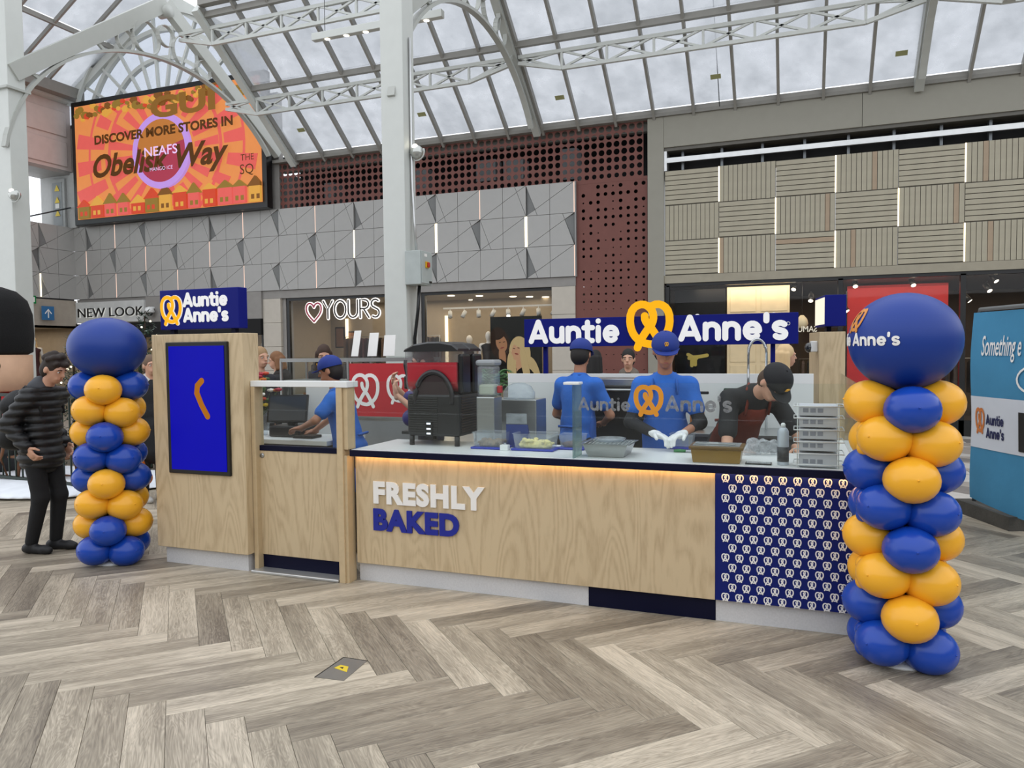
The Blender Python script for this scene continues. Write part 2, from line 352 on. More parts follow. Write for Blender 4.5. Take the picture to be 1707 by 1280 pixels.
def mesh_uv(name, V, Fc, UV, rnd=None):
    me = bpy.data.meshes.new(name); me.from_pydata(V, [], Fc); me.materials.append(m_plank)
    ul = me.uv_layers.new(name='UVMap')
    for lp in me.loops: ul.data[lp.index].uv = UV[lp.vertex_index]
    if rnd is not None:
        a = me.attributes.new('rnd', 'FLOAT', 'POINT'); a.data.foreach_set('value', rnd)
    return me
pm = mesh_uv('plank', pv, pf, [(v[0], v[1]) for v in pv])
planks = []; cut_planks = []
for i in range(-75, 90):
    for m_ in range(-6, 8):
        j0 = -i+2*PN*m_
        for vert in (0, 1):
            if vert: a, b, rot = i+.5, j0+PN/2, R(135)          # runs along v
            else:                                              # runs along u: row j=i, i0 with (i0+j)%2n==n
                jj = i; i0 = -jj+PN+2*PN*m_; a, b, rot = i0+PN/2, jj+.5, R(45)
            u, v = U0+a*PW, V0+b*PW; x, y = (u-v)*q2, (u+v)*q2
            if -13 < x < 9 and -3.5 < y < 8.3: planks.append((x, y, rot))
            elif -13 < x < 9 and 8.3 <= y < 9.5: cut_planks.append((x, y, rot))
def shows(p):
    d = Vector((p[0], p[1], -EYE)); f = d.dot(fw)
    if f < 1.2: return -1
    a = 853.5+FPX*d.dot(rx)/f; b = 640-FPX*d.dot(up)/f
    if -150 < a < 1857 and -100 < b < 1440:
        if 4.9 < p[1] < 7.4 and -4.7 < p[0] < .3: return 0
        if b > 1280 or a < 0 or a > 1707: return .5/f
        return 1/f
    return -1
planks.sort(key=shows, reverse=True)
random.seed(4)
for p in planks[:300]:
    o = bpy.data.objects.new('plank', pm); col.objects.link(o); o.parent = floor; o.location = (p[0], p[1], 0); o.rotation_euler = (0, 0, p[2]+(math.pi if random.random() < .5 else 0))
V, Fc, UV, RN = [], [], [], []
for p in planks[300:]:
    o = len(V); c, s = math.cos(p[2]), math.sin(p[2]); r = random.random()
    for a in pv: V.append((p[0]+a[0]*c-a[1]*s, p[1]+a[0]*s+a[1]*c, a[2])); UV.append((a[0], a[1])); RN.append(r)
    Fc += [tuple(k+o for k in f) for f in pf]
def clip(poly, p, n):
    o = []
    for i in range(len(poly)):
        a, b = poly[i], poly[(i+1) % len(poly)]
        da = (a[0]-p[0])*n[0]+(a[1]-p[1])*n[1]; db = (b[0]-p[0])*n[0]+(b[1]-p[1])*n[1]
        if da >= 0: o.append(a)
        if da*db < 0: t = da/(da-db); o.append((a[0]+(b[0]-a[0])*t, a[1]+(b[1]-a[1])*t))
    return o
for p in cut_planks:      # cut along the edge of the stone tiles
    c, s = math.cos(p[2]), math.sin(p[2]); r = random.random(); hl, hw = PW*PN/2-.001, PW/2-.001
    pl = clip([(p[0]+a*c-b*s, p[1]+a*s+b*c) for a, b in ((-hl, -hw), (hl, -hw), (hl, hw), (-hl, hw))], (0, 8.855), (0, -1))
    if len(pl) < 3: continue
    o = len(V)
    for a in pl: V.append((a[0], a[1], 0)); UV.append(((a[0]-p[0])*c+(a[1]-p[1])*s, -(a[0]-p[0])*s+(a[1]-p[1])*c)); RN.append(r)
    Fc.append(tuple(range(o, o+len(pl))))
o = bpy.data.objects.new('plank_field', mesh_uv('plank_field', V, Fc, UV, RN)); col.objects.link(o); o.parent = floor; o['kind'] = 'stuff'
MB().box(-21, 14, -9, 30, -.05, -.011).build('subfloor', mat('grey_screed', '#8d8880', .8), floor)
# ---- faceted stone tiles beyond the planks
tiles = [mat('tile_white', '#d6d3cd', .25), mat('tile_grey', '#8e8a86', .25), mat('tile_beige', '#b3aca3', .25)]
random.seed(7)
T = .62
tm = {}
for k in range(3):
    for h in (0, 1):
        g = .004; tri = [(g, g), (T-g*2.4, g), (g, T-g*2.4)] if h == 0 else [(T-g, T-g), (g*2.4, T-g), (T-g, g*2.4)]
        mb = MB(); mb.prism(tri, lambda a, b, d: (a, b, d), -.011, .0); tm[k, h] = mb.build('tile', tiles[k], floor, True)
n_t = 0
for ix in range(-20, 12):
    for iy in range(0, 12):
        x, y = -.3+ix*T, 8.86+iy*T
        if y > 16: continue
        for h in (0, 1):
            k = random.choice((0, 0, 1, 1, 2))
            if n_t < 300 and -4 < x < 5:
                inst(tm[k, h], floor, (x, y, 0)); n_t += 1
mb = MB().box(-20, -4.02, 8.8, 16.1, -.011, -.002); mb.box(5, 12, 8.8, 16.1, -.011, -.002); mb.build('far_tiles', tiles[2], floor)
for o in tm.values(): bpy.data.objects.remove(o)

# ---- polygon helpers for the faceted fascia
def clip(poly, p, n):
    o = []
    for i in range(len(poly)):
        a, b = poly[i], poly[(i+1) % len(poly)]
        da = (a[0]-p[0])*n[0]+(a[1]-p[1])*n[1]; db = (b[0]-p[0])*n[0]+(b[1]-p[1])*n[1]
        if da >= 0: o.append(a)
        if da*db < 0: t = da/(da-db); o.append((a[0]+(b[0]-a[0])*t, a[1]+(b[1]-a[1])*t))
    return o
def inset(poly, g):
    q = list(poly); N = len(poly)
    for i in range(N):
        a, b = poly[i], poly[(i+1) % N]; d = math.hypot(b[0]-a[0], b[1]-a[1])
        if d < 1e-6: continue
        n = (-(b[1]-a[1])/d, (b[0]-a[0])/d); q = clip(q, (a[0]+n[0]*g, a[1]+n[1]*g), n)
        if len(q) < 3: return []
    return q
def area2(p): return sum(p[i][0]*p[(i+1) % len(p)][1]-p[(i+1) % len(p)][0]*p[i][1] for i in range(len(p)))
m_fas = mat('fascia_grey', '#a5a4a1', .45, var=.02); m_fas2 = mat('fascia_dark_facet', '#717271', .5, var=.02)  # facets get a darker fascia grey: shade of their tilt put into the colour
m_led = emis('warm_led', '#fff0cf', 3.0); m_ledp = emis('pale_led', '#ffd9c4', 1.0)
ZR = [5.42, 4.735, 4.035, 3.335]
def fascia(parent, fr, X0, n, row_kind, a_min, a_max):
    P = 1.131
    for r in range(3):
        zt, zb = ZR[r], ZR[r+1]
        for i in range(-1, n):
            xa = X0+P*i; kL, kR = row_kind(r, i), row_kind(r, i+1)
            cell = [(xa, zb), (xa+P, zb), (xa+P, zt), (xa, zt)]
            pieces = [(cell, 0)]
            def split(ps, p, d):
                o = []
                for q, t in ps:
                    for sgn in (1, -1):
                        c = clip(q, p, (-d[1]*sgn, d[0]*sgn))
                        if len(c) > 2 and abs(area2(c)) > .004: o.append((c, t))
                return o
            def split_if(ps, p, d, lo, hi):
                a, b = [], []
                for q, t in ps:
                    mx = sum(v[0] for v in q)/len(q)
                    (a if lo-1e-6 <= min(v[0] for v in q) and max(v[0] for v in q) <= hi+1e-6 else b).append((q, t))
                return split(a, p, d)+b
            pieces = split(pieces, (xa+P/2, zb), (0, 1))
            pieces = split(pieces, (xa, zb), (P, zt-zb))
            if kL in ('R', 'L'): pieces = split_if(pieces, (xa, zt), (.27, zb-zt), xa, xa+P/2)
            if kR in ('R', 'L'): pieces = split_if(pieces, (xa+P-.27, zt), (.27, zb-zt), xa+P/2, xa+P)
            for q, t in pieces:
                cx = sum(v[0] for v in q)/len(q); cz = sum(v[1] for v in q)/len(q)
                if max(v[0] for v in q) < a_min+.01 or min(v[0] for v in q) > a_max-.01: continue
                q = clip(clip(q, (a_min, 0), (1, 0)), (a_max, 0), (-1, 0))
                if len(q) < 3: continue
                if area2(q) < 0: q = q[::-1]
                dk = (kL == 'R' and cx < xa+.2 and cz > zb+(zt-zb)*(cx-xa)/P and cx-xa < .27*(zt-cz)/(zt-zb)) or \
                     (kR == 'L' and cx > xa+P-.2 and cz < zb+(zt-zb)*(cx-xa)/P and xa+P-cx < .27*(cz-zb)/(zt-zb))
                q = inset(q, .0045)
                if len(q) < 3: continue
                mb = MB()
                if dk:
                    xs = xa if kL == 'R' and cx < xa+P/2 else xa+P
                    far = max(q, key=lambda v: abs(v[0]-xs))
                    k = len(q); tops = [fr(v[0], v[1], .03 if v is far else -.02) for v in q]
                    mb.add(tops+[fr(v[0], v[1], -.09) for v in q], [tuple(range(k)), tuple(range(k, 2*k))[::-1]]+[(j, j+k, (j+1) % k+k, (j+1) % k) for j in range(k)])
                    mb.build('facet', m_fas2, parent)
                else: mb.prism(q, fr, -.02, .03).build('panel', m_fas, parent)
            if kL in ('E', 'e', 'p') and a_min < xa < a_max:
                hw = {'E': .028, 'e': .014, 'p': .007}[kL]
                MB().prism([(xa-hw, zb+.01), (xa+hw, zb+.01), (xa+hw, zt-.01), (xa-hw, zt-.01)], fr, .028, .036).build('light_strip', m_led if kL != 'p' else m_ledp, parent)
wall_b = struct('wall_back', 'grey faceted fascia and piers of the shop front wall', (0, YW, 0))
def rk(r, i):
    if r == 1:
        if i % 2: return 'L'
        return {10: 'E', 12: 'E', 8: 'e', 6: ''}.get(i, 'p')
    if i % 4 == 0: return 'R'
    if i % 4 == 2: return 'L'
    return {3: 'p' if r else '', 11: 'p' if not r else ''}.get(i, 'p')
fascia(wall_b, front(YW), -19.31, 14, rk, -19.79, -4.6)
m_back = mat('wall_backing', '#55555a', .8)
MB().box(-19.8, -4.6, YW+.095, YW+.16, 3.3, 5.42).build('fascia_backing', m_back, wall_b)
MB().box(-4.6, -4.57, YW-.03, YW+.2, 3.33, 5.42).build('end_cap', mat('metal_grey', '#8f8f8e', .4), wall_b)
m_soff = mat('soffit_grey', '#8d8a86', .6); m_pier = mat('pier_tile', '#b9b2a6', .4, var=.04)
MB().box(-19.8, -4.6, YW+.02, YW+.3, 3.13, 3.332).build('soffit_band', m_soff, wall_b)
for x0, x1 in ((-13.12, -12.56), (-5.16, -4.61), (-16.98, -16.7)):
    for k in range(5): MB().bbox(x0, x1, YW+.02, YW+.4, k*.626+.002, k*.626+.622, .004).build('pier_tile', m_pier, wall_b)
MB().box(-12.56, -12.45, YW+.1, YW+.4, 0, 3.13).build('pier_return', m_soff, wall_b)
# ---- left return wall
wall_l = struct('wall_left', 'grey and pinkish return wall beside the big screen', (-19.8, YW, 0))
frl = lambda a, b, d: (-19.8+d, a, b)
fascia(wall_l, frl, 14.97, 2, lambda r, i: ('R' if r != 1 else 'L') if i % 2 == 0 else '', 9.5, 16.08)
MB().box(-19.78, -19.755, 14.955, 14.985, 3.36, 4.0).build('light_strip', m_led, wall_l)
MB().box(-19.98, -19.89, 9.5, 16.1, 3.3, 5.42).build('fascia_backing', m_back, wall_l)
m_pink = mat('pink_render', '#c9bbb5', .7, var=.04)
MB().box(-20.0, -19.8, 9.5, 16.1, 7.05, 8.95).build('upper_band', m_pink, wall_l)
for z0, z1 in ((7.15, 7.85), (8.0, 8.7)): MB().bbox(-19.8, -19.76, 14.3, 15.95, z0, z1, .02).build('raised_panel', m_pink, wall_l)
MB().box(-21.0, -19.8, 9.5, 16.1, 6.95, 7.05).build('recess_ceiling', m_soff, wall_l)
MB().box(-21.0, -19.8, 9.5, 16.1, 5.36, 5.42).build('recess_floor', m_soff, wall_l)
MB().box(-21.0, -19.6, 16.02, 16.1, 5.42, 7.0).build('recess_end_wall', mat('recess_grey', '#a7a8a6', .6), wall_l)
MB().box(-20.0, -19.8, 9.5, 16.1, 0, 3.3).build('lower_wall', mat('beige_wall', '#a79d90', .6), wall_l)
wn = struct('window_1', 'tall window in the left recess above the grey fascia')
MB().box(-20.72, -20.7, 11, 15.15, 5.5, 6.95).build('pane', glass('window_glass'), wn)
mb = MB()
for y in (12.4, 13.7, 15.2): mb.box(-20.75, -20.66, y-.05, y+.05, 5.42, 6.98)
mb.box(-20.75, -20.66, 11, 15.2, 5.42, 5.5); mb.build('window_frame', mat('green_grey_frame', '#4c5a55', .5), wn)
dr = struct('door_1', 'plant room door with warning stickers beside the big screen')
MB().box(-20.5, -19.95, 15.95, 16.01, 5.44, 6.85).build('door_leaf', mat('door_grey', '#9b9d9b', .5), dr)
MB().box(-20.42, -20.05, 15.94, 15.952, 5.5, 6.75).build('door_panel', mat('door_panel_grey', '#84898a', .5), dr)
ms_y = mat('sticker_yellow', '#d8bc2c', .5)
for z in (6.5, 6.16, 5.78):
    MB().prism([(-20.32, z), (-20.12, z), (-20.22, z+.18)], front(15.93), 0, .006).build('warning_sticker', ms_y, dr)
MB().prism([(-20.3, 6.0), (-20.14, 6.0), (-20.14, 6.14), (-20.3, 6.14)], front(15.93), 0, .006).build('notice', mat('notice_white', '#d9d9d4', .5), dr)
tag(MB().cyl((-19.78, 14.6, 5.5), (-19.78, 16.0, 6.0), .02).build('handrail', mat('rail_dark', '#33363a', .4)), 'thin dark sloping rail in front of plant room door', 'rail')

# ---- perforated rust panels
m_rust = mat('rust_panel', '#6f4138', .6, var=.05, bump=.05)
def perf(parent, name, holes, x0, x1, z0, z1, y, pitch):
    """sheet of square cells, each with a round hole of its own radius (0 = none)"""
    nx, nz = round((x1-x0)/pitch), round((z1-z0)/pitch); mb = MB(); t = .012
    for i in range(nx):
        for j in range(nz):
            r = holes(i, j); cx, cz = x0+(i+.5)*pitch, z0+(j+.5)*pitch; h = pitch/2
            if r <= 0: mb.add([(cx-h, y, cz-h), (cx+h, y, cz-h), (cx+h, y, cz+h), (cx-h, y, cz+h)], [(0, 1, 2, 3)]); continue
            n = 16; O = []; I = []
            for k in range(n):
                a = 2*math.pi*(k+.5)/n; c, s = math.cos(a), math.sin(a); m_ = h/max(abs(c), abs(s)); O.append((cx+c*m_, y, cz+s*m_)); I.append((cx+c*r, y, cz+s*r))
            for k in range(4):   # snap nearest ring point to the corner
                kk = k*4+1 if False else None
            B = [(p[0], y+t, p[2]) for p in I]
            mb.add(O+I+B, [(k, (k+1) % n, n+(k+1) % n, n+k) for k in range(n)]+[(n+k, n+(k+1) % n, 2*n+(k+1) % n, 2*n+k) for k in range(n)])
            for sx_ in (-1, 1):
                for sz_ in (-1, 1):
                    a = math.atan2(sz_, sx_); ks = sorted(range(n), key=lambda k: abs(math.atan2(math.sin(2*math.pi*(k+.5)/n-a), math.cos(2*math.pi*(k+.5)/n-a))))[:2]
                    mb.add([O[ks[0]], O[ks[1]], (cx+sx_*h, y, cz+sz_*h)], [(0, 1, 2)])
    return mb.build(name, m_rust, parent)
PT = .1667
wall_p = struct('wall_perforated', 'rust red perforated metal panels above the shops', (0, YW+.05, 0))
YP = YW+.05
xs = -12.505-PT/2
for a, b in ((-2, 18), (18, 38), (38, 58)):
    perf(wall_p, 'perforated_panel', lambda i, j: .052+.014*min(1, j/3), xs+PT*a, xs+PT*min(b, 57), 5.4, 5.4+PT*7, YP, PT)
random.seed(3)
lowr = {}
for i in range(10):
    for j in range(17): lowr[i, j] = (.024+.022*j/17)*(random.choice((1, 1, 1, 1, 1, .45, 0)) if j < 16 else 1)
perf(wall_p, 'perforated_panel', lambda i, j: lowr.get((i, j), 0) if i else 0, -4.67, -2.99, 2.68, 2.68+PT*16, YP, PT)
for i in range(3): perf(wall_p, 'perforated_panel', lambda i, j: .012 if (i and j % 2) else 0, -4.67, -2.99, 2.68-PT*6*(i+1), 2.68-PT*6*i, YP, PT)
MB().box(-4.67, -2.98, YP-.004, YP+.02, 5.345, 5.41).build('panel_seam', m_rust, wall_p)
MB().box(-12.9, -2.98, YP-.002, YP+.05, 6.56, 6.6).build('panel_top_rail', m_rust, wall_p)
# plant space behind the holes
MB().box(-5.8, -4.6, YP+.9, YP+.95, 3.2, 5.36).build('plant_room_wall', mat('plant_dark', '#17181a', .9), wall_p)  # wall piece added to stop bright leaks showing through the holes
MB().box(-12.9, -2.5, YP+.45, YP+1.45, 6.84, 6.88).build('plant_room_ceiling', mat('plant_dark', '#17181a', .9), wall_p)  # cover added over the plant space to keep sky light off it
MB().box(-12.9, -2.5, YP+1.4, YP+1.45, 5.3, 6.88).box(-4.66, -2.72, YP+.9, YP+.95, 0, 5.36).build('plant_room_wall', mat('plant_dark', '#17181a', .9), wall_p)
MB().box(-12.9, -2.5, YP+.1, YP+1.4, 5.3, 5.36).build('plant_room_floor', mat('plant_dark2', '#202224', .9), wall_p)
mg = mat('duct_grey', '#7d8284', .5)
for x0, x1, z0, z1 in ((-9.05, -8.5, 5.7, 6.2), (-7.2, -6.7, 5.75, 6.25), (-6.5, -6.0, 5.72, 6.2), (-5.1, -4.7, 5.6, 6.3), (-11.5, -11.2, 5.6, 6.1), (-12.8, -12.5, 5.4, 6.4)):
    MB().box(x0, x1, YP+.5, YP+.9, z0, z1).build('duct', mg, wall_p)

# ---- right shop unit: portal, louvre gap, chequer of slatted panels
wall_r = struct('wall_back_right', 'beige portal frame of the right shop with slatted chequer panels', (0, YW, 0))
m_bei = mat('portal_beige', '#8f8c80', .5, var=.02)
MB().bbox(-2.98, -2.64, YW-.06, YW+.4, 0, 6.57, .006).build('portal_pier', m_bei, wall_r)
for k, (a, b) in enumerate(((-2.64, 1.15), (1.15, 4.95), (4.95, 8.9))): MB().bbox(a+.003, b-.003, YW-.06, YW+.4, 5.93, 6.57, .004).build('portal_header', m_bei, wall_r)
MB().box(-2.64, 9, YW-.02, YW+.4, 5.86, 5.93).build('header_lip', mat('lip_brown', '#5d5a52', .5), wall_r)
MB().box(-2.64, 9, YW+.35, YW+.4, 5.4, 5.9).build('louvre_back', m_dark, wall_r)
m_alu = mat('brushed_alu', '#c9cac9', .3, .7)
MB().box(-2.58, 9, YW-.01, YW+.05, 5.62, 5.72).build('louvre_bar', m_alu, wall_r)
MB().box(-2.64, -2.58, YW-.02, YW+.3, 5.45, 5.86).build('louvre_jamb', m_alu, wall_r)
for k in range(14): MB().box(-2.3+k*.8, -2.25+k*.8, YW+.15, YW+.3, 5.45, 5.86).build('louvre_post', mat('gal', '#75797c', .4, .6), wall_r)
m_sl = mat('slat_beige', '#a49d89', .5, var=.05); m_sl2 = mat('slat_tan', '#a08c74', .5, var=.05)
hm = MB().prism([(-.5495, -.043), (.5495, -.043), (.5495, .043), (-.5495, .043)], front(0), 0, .025).build('slat', m_sl, wall_r, True)
vm = MB().prism([(-.0405, -.362), (.0405, -.362), (.0405, .362), (-.0405, .362)], front(0), 0, .02).build('slat', m_sl, wall_r, True)
random.seed(11)
for r in range(3):
    for c in range(10):
        x0, z0 = -2.62+1.104*c, 5.45-.731*(r+1)
        pn = MB().box(x0+.002, x0+1.102, YW, YW+.03, z0+.002, z0+.729).build('slat_panel', mat('slat_groove', '#5a554a', .6), wall_r)
        hor = (r+c) % 2 == 0
        odd = random.randrange(12)
        for k in range(7 if hor else 12):
            s_ = inst(hm if hor else vm, pn, (x0+.552, 0, z0+.0135+.05+.1015*k) if hor else (x0+.05+.0912*k, 0, z0+.3655))
            s_.location.y = 0.0
            if k == odd and random.random() < .8:
                s_.data = s_.data.copy(); s_.data.materials[0] = m_sl2
        if hor and c % 2 == r % 2:
            MB().box(x0+1.104-.012, x0+1.104+.01, YW-.03, YW-.018, z0+.01, z0+.725).build('light_strip', m_led, wall_r)
for o in (hm, vm): bpy.data.objects.remove(o)
MB().box(-2.64, 9, YW-.02, YW+.3, 3.09, 3.255).build('shopfront_beam', mat('beam_beige', '#98917f', .5), wall_r)

# ---- shop fronts: black frames and panes
m_blk = mat('black_frame', '#101112', .35); g_shop = glass('shop_glass', (.98, .98, .97), .03)
sf1 = struct('window_2', 'black framed clothes shop window behind the white column')
mb = MB()
for x0, x1 in ((-12.45, -8.75), (-8.5, -5.16)):
    mb.box(x0, x1, YW+.12, YW+.2, 3.06, 3.14); mb.box(x0, x0+.09, YW+.12, YW+.2, 0, 3.06); mb.box(x0, x1, YW+.12, YW+.2, 0, .25)
mb.build('window_frame', m_blk, sf1)
MB().box(-8.75, -8.5, YW+.1, YW+.4, 0, 3.14).build('window_pier', m_soff, sf1)
for x0, x1 in ((-12.36, -10.6), (-10.59, -8.76), (-8.41, -6.78), (-6.77, -5.17)): MB().box(x0, x1, YW+.15, YW+.16, .25, 3.06).build('pane', g_shop, sf1)
sf2 = struct('window_3', 'tall black framed jewellery shop window under the slatted panels')
mb = MB(); mb.box(-2.6, 9, YW+.02, YW+.14, 3.02, 3.09); mb.box(-2.6, 9, YW+.02, YW+.14, 0, .3)
for x in (-2.58, .8, 2.9, 5.2, 7.4): mb.box(x-.045, x+.045, YW+.02, YW+.14, 0, 3.05)
mb.build('window_frame', m_blk, sf2)
for x0, x1 in ((-2.53, .75), (.85, 2.85), (2.95, 5.15), (5.25, 7.35), (7.45, 9)): MB().box(x0, x1, YW+.06, YW+.07, .3, 3.02).build('pane', g_shop, sf2)
# interiors
def room(name, x0, x1, y0, y1, h, cw, cc, cf):
    r = struct(name)
    MB().box(x0, x1, y1, y1+.1, 0, h).build('room_wall', cw, r); MB().box(x0-.1, x0, y0, y1, 0, h).build('room_wall', cw, r); MB().box(x1, x1+.1, y0, y1, 0, h).build('room_wall', cw, r)
    MB().box(x0, x1, y0, y1, h, h+.05).build('room_ceiling', cc, r); MB().box(x0, x1, y0, y1, -.009, .002).build('room_floor', cf, r)
    return r
m_cream = mat('shop_cream', '#9c8f7c', .7); m_ceil = mat('shop_ceiling', '#a39a8a', .7); m_sfl = mat('shop_floor', '#8c8072', .4)
room('room_clothes_shop', -13.0, -4.7, YW+.35, 21, 3.13, m_cream, m_ceil, m_sfl)
room('room_left_shop', -19.7, -13.2, YW+.35, 21, 2.62, m_cream, m_ceil, m_sfl)
room('room_jewellery_shop', -2.7, 9, YW+.2, 21, 3.05, mat('dark_shop_wall', '#4a4036', .7), mat('dark_shop_ceiling', '#3d362f', .7), mat('dark_shop_floor', '#5a4c3e', .4))

# ---- added walls out of view: block low sky light, show in reflections
wf = struct('wall_front', 'opposite side of the square behind the viewer')
MB().box(-20, 14, -9.2, -9, 0, 4.2).build('opposite_wall', mat('opp_wall', '#a09b94', .7), wf)
wr = struct('wall_right', 'far right side of the square'); MB().box(13, 13.2, -9, 21, 0, 4.2).build('side_wall', mat('opp_wall2', '#a09b94', .7), wr)

# ================================================================ GLASS ROOF
m_bar = mat('roof_bar', '#8f8d87', .45, var=.03); m_steel = mat('white_steel', '#c6c9c4', .4, var=.02)
g_roof = glass('roof_glass', (.755, .76, .77), .03, dirt=.8, dirtcol=(.52, .53, .54), dscale=1.6)
ceil = struct('ceiling', 'pitched glass roof over the square')
YE, ZE, YRG, SL = 16.0, 6.72, 12.85, .78
def S(x, y, dz=0):
    yy = y if y >= YRG else 2*YRG-y
    return Vector((x, y, ZE+SL*(YE-yy)+dz))
XB = [2.1-.823*k for k in range(18)]+[2.1+.823*(k+1) for k in range(9)]; XB.sort(); XB = [x for x in XB if x > -12.2]
nrm = Vector((0, SL, 1)).normalized()
YF = 2*YRG-YE
for x in XB:
    MB().bar(S(x, YE+.12, -.09), S(x, YRG, -.09), .055, .13, nrm).build('glazing_bar', m_bar, ceil)
x_l, x_r = XB[0], XB[-1]
for y in (14.42, 13.0):
    for s_ in (y,): MB().bar(S(x_l, s_, -.1), S(x_r, s_, -.1), .09, .12).build('purlin', m_bar, ceil)
def pane(x0, x1, ya, yb):
    a, b, c, d = S(x0, ya, .005), S(x1, ya, .005), S(x1, yb, .005), S(x0, yb, .005); ctr = (a+b+c+d)/4
    mb = MB(); mb.add([p-ctr for p in (a, b, c, d)]+[p-ctr+Vector((0, 0, .012)) for p in (a, b, c, d)], [(0, 1, 2, 3), (7, 6, 5, 4), (0, 4, 5, 1), (1, 5, 6, 2), (2, 6, 7, 3), (3, 7, 4, 0)])
    return mb.build('pane', g_roof, ceil, True), ctr
pn_cache = {}
for i in range(len(XB)-1):
    for ya, yb in ((YE-.02, 14.425), (14.415, 12.87)):
        if ya in pn_cache: o = inst(pn_cache[ya][0], ceil, (0, 0, 0)); o.location = pn_cache[ya][1]+Vector((XB[i]-XB[0], 0, 0))
        else: o, c = pane(XB[0]+.012, XB[1]-.012, ya, yb); o.location = c; pn_cache[ya] = (o, c)
m_eave = mat('eave_grey', '#84827c', .6)
MB().box(-12.6, 9.6, 15.98, 16.4, 6.57, 6.64).build('eave_soffit', m_eave, ceil)
MB().box(x_l, x_r, 15.98, 16.06, 6.64, 6.72).build('eave_beam', m_bar, ceil)
MB().box(-12.6, 9.6, 16.36, 16.5, 6.4, 6.66).build('gutter_wall', m_eave, ceil)
MB().bar(S(x_l, YRG, .0), S(x_r, YRG, .0), .16, .2).build('ridge_beam', m_bar, ceil)
MB().bar(S(x_l-.08, YE+.1, -.1), S(x_l-.08, YRG, -.1), .16, .3, nrm).build('verge_rafter', m_steel, ceil)
m_lab = mat('pane_label', '#9a9a6c', .6)
for u, v in ((502, 217), (703, 191), (933, 163), (1193, 128), (1503, 89)):
    d = ray(u, v); t = (ZE+SL*YE-.04-EYE)/(d.z+SL*d.y); p = Vector((0, 0, EYE))+d*t
    mb = MB(); w_, h_ = .1, .05; e = Vector((0, -1, SL)).normalized()
    mb.add([p+Vector((-w_, 0, 0))-e*h_, p+Vector((w_, 0, 0))-e*h_, p+Vector((w_, 0, 0))+e*h_, p+Vector((-w_, 0, 0))+e*h_, p+Vector((-w_, 0, .006))-e*h_, p+Vector((w_, 0, .006))-e*h_, p+Vector((w_, 0, .006))+e*h_, p+Vector((-w_, 0, .006))+e*h_], [(0, 1, 2, 3), (7, 6, 5, 4), (0, 1, 5, 4), (1, 2, 6, 5), (2, 3, 7, 6), (3, 0, 4, 7)])
    mb.build('pane_label', m_lab, ceil)
# transept over the big screen
tr = struct('ceiling_transept', 'higher glass roof over the big screen with fan window gable')
MS, XL, ZL, XR = .62, -19.8, 9.1, -16.05
def TS(x, y, dz=0): xx = x if x <= XR else 2*XR-x; return Vector((x, y, ZL+MS*(xx-XL)+dz))
YB = [16.04-.94*k for k in range(12)]
XR2 = 2*XR-XL
for y in YB:
    for xa, xb in ((XL, XR),):
        MB().bar(TS(xa, y, -.06), TS(xb, y, -.06), .06, .1, (0, 0, 1)).build('glazing_bar', m_bar, tr)
for x in (-17.86, XR): MB().bar(TS(x, YB[0], -.06), TS(x, YB[-1], -.06), .08, .12).build('purlin', m_bar, tr)
tc_ = {}
for k in range(len(YB)-1):
    for j, (xa, xb) in enumerate(((XL+.15, -17.9), (-17.82, XR-.03))):
        if j not in tc_:
            pts = [TS(xa, YB[0]-.02), TS(xb, YB[0]-.02), TS(xb, YB[1]+.02), TS(xa, YB[1]+.02)]
            tc_[j] = MB().add(pts+[p+Vector((0, 0, .012)) for p in pts], [(0, 1, 2, 3), (7, 6, 5, 4), (0, 4, 5, 1), (1, 5, 6, 2), (2, 6, 7, 3), (3, 7, 4, 0)]).build('pane', g_roof, tr)
        else: inst(tc_[j], tr, (0, -.94*k, 0))
MB().box(-19.95, -19.5, 5.5, 16.1, 8.95, 9.12).build('eave_beam', m_steel, tr)
MB().box(-19.5, -19.2, 5.5, 16.1, 9.0, 9.3).build('eave_gutter', m_eave, tr)
# gable: verge beams and fan window
for xa in (XL, -12.9): MB().bar(TS(xa, 16.0, -.05), TS(XR, 16.0, -.05), .14, .34, (0, 0, 1)).build('verge_beam', m_steel, tr)
fcx, fcz = -16.25, 7.75
def ring(mb, r, y, wd, dp, a0=20, a1=160, n=40):
    for i in range(n):
        a, b = R(a0+(a1-a0)*i/n), R(a0+(a1-a0)*(i+1)/n)
        P_ = lambda rr, t, yy: (fcx+rr*math.cos(t), yy, fcz+rr*math.sin(t))
        mb.add([P_(r-wd/2, a, y), P_(r+wd/2, a, y), P_(r+wd/2, b, y), P_(r-wd/2, b, y), P_(r-wd/2, a, y+dp), P_(r+wd/2, a, y+dp), P_(r+wd/2, b, y+dp), P_(r-wd/2, b, y+dp)], [(0, 1, 2, 3), (0, 4, 5, 1), (2, 6, 7, 3), (1, 5, 6, 2), (0, 3, 7, 4)])
for r, wd in ((2.78, .12), (2.02, .1), (1.2, .08)): mb = MB(); ring(mb, r, 16.0, wd, .12); mb.build('fan_arc', m_steel, tr)
mb = MB(); ring(mb, 3.2, 15.86, .07, .1); mb.build('fan_arc', m_steel, tr)
for a in range(24, 160, 14): MB().bar((fcx+1.1*math.cos(R(a)), 16.02, fcz+1.1*math.sin(R(a))), (fcx+3.25*math.cos(R(a)), 16.02, fcz+3.25*math.sin(R(a))), .07, .08, (0, 1, 0)).build('fan_mullion', m_steel, tr)
gp = [(XL, 8.3), (-12.75, 8.3), (-12.75, ZL+MS*(2*XR-XL-12.75+0*XL) if False else ZL+MS*(2*XR+12.75-XL)), (XR, ZL+MS*(XR-XL)), (XL, 9.1)]
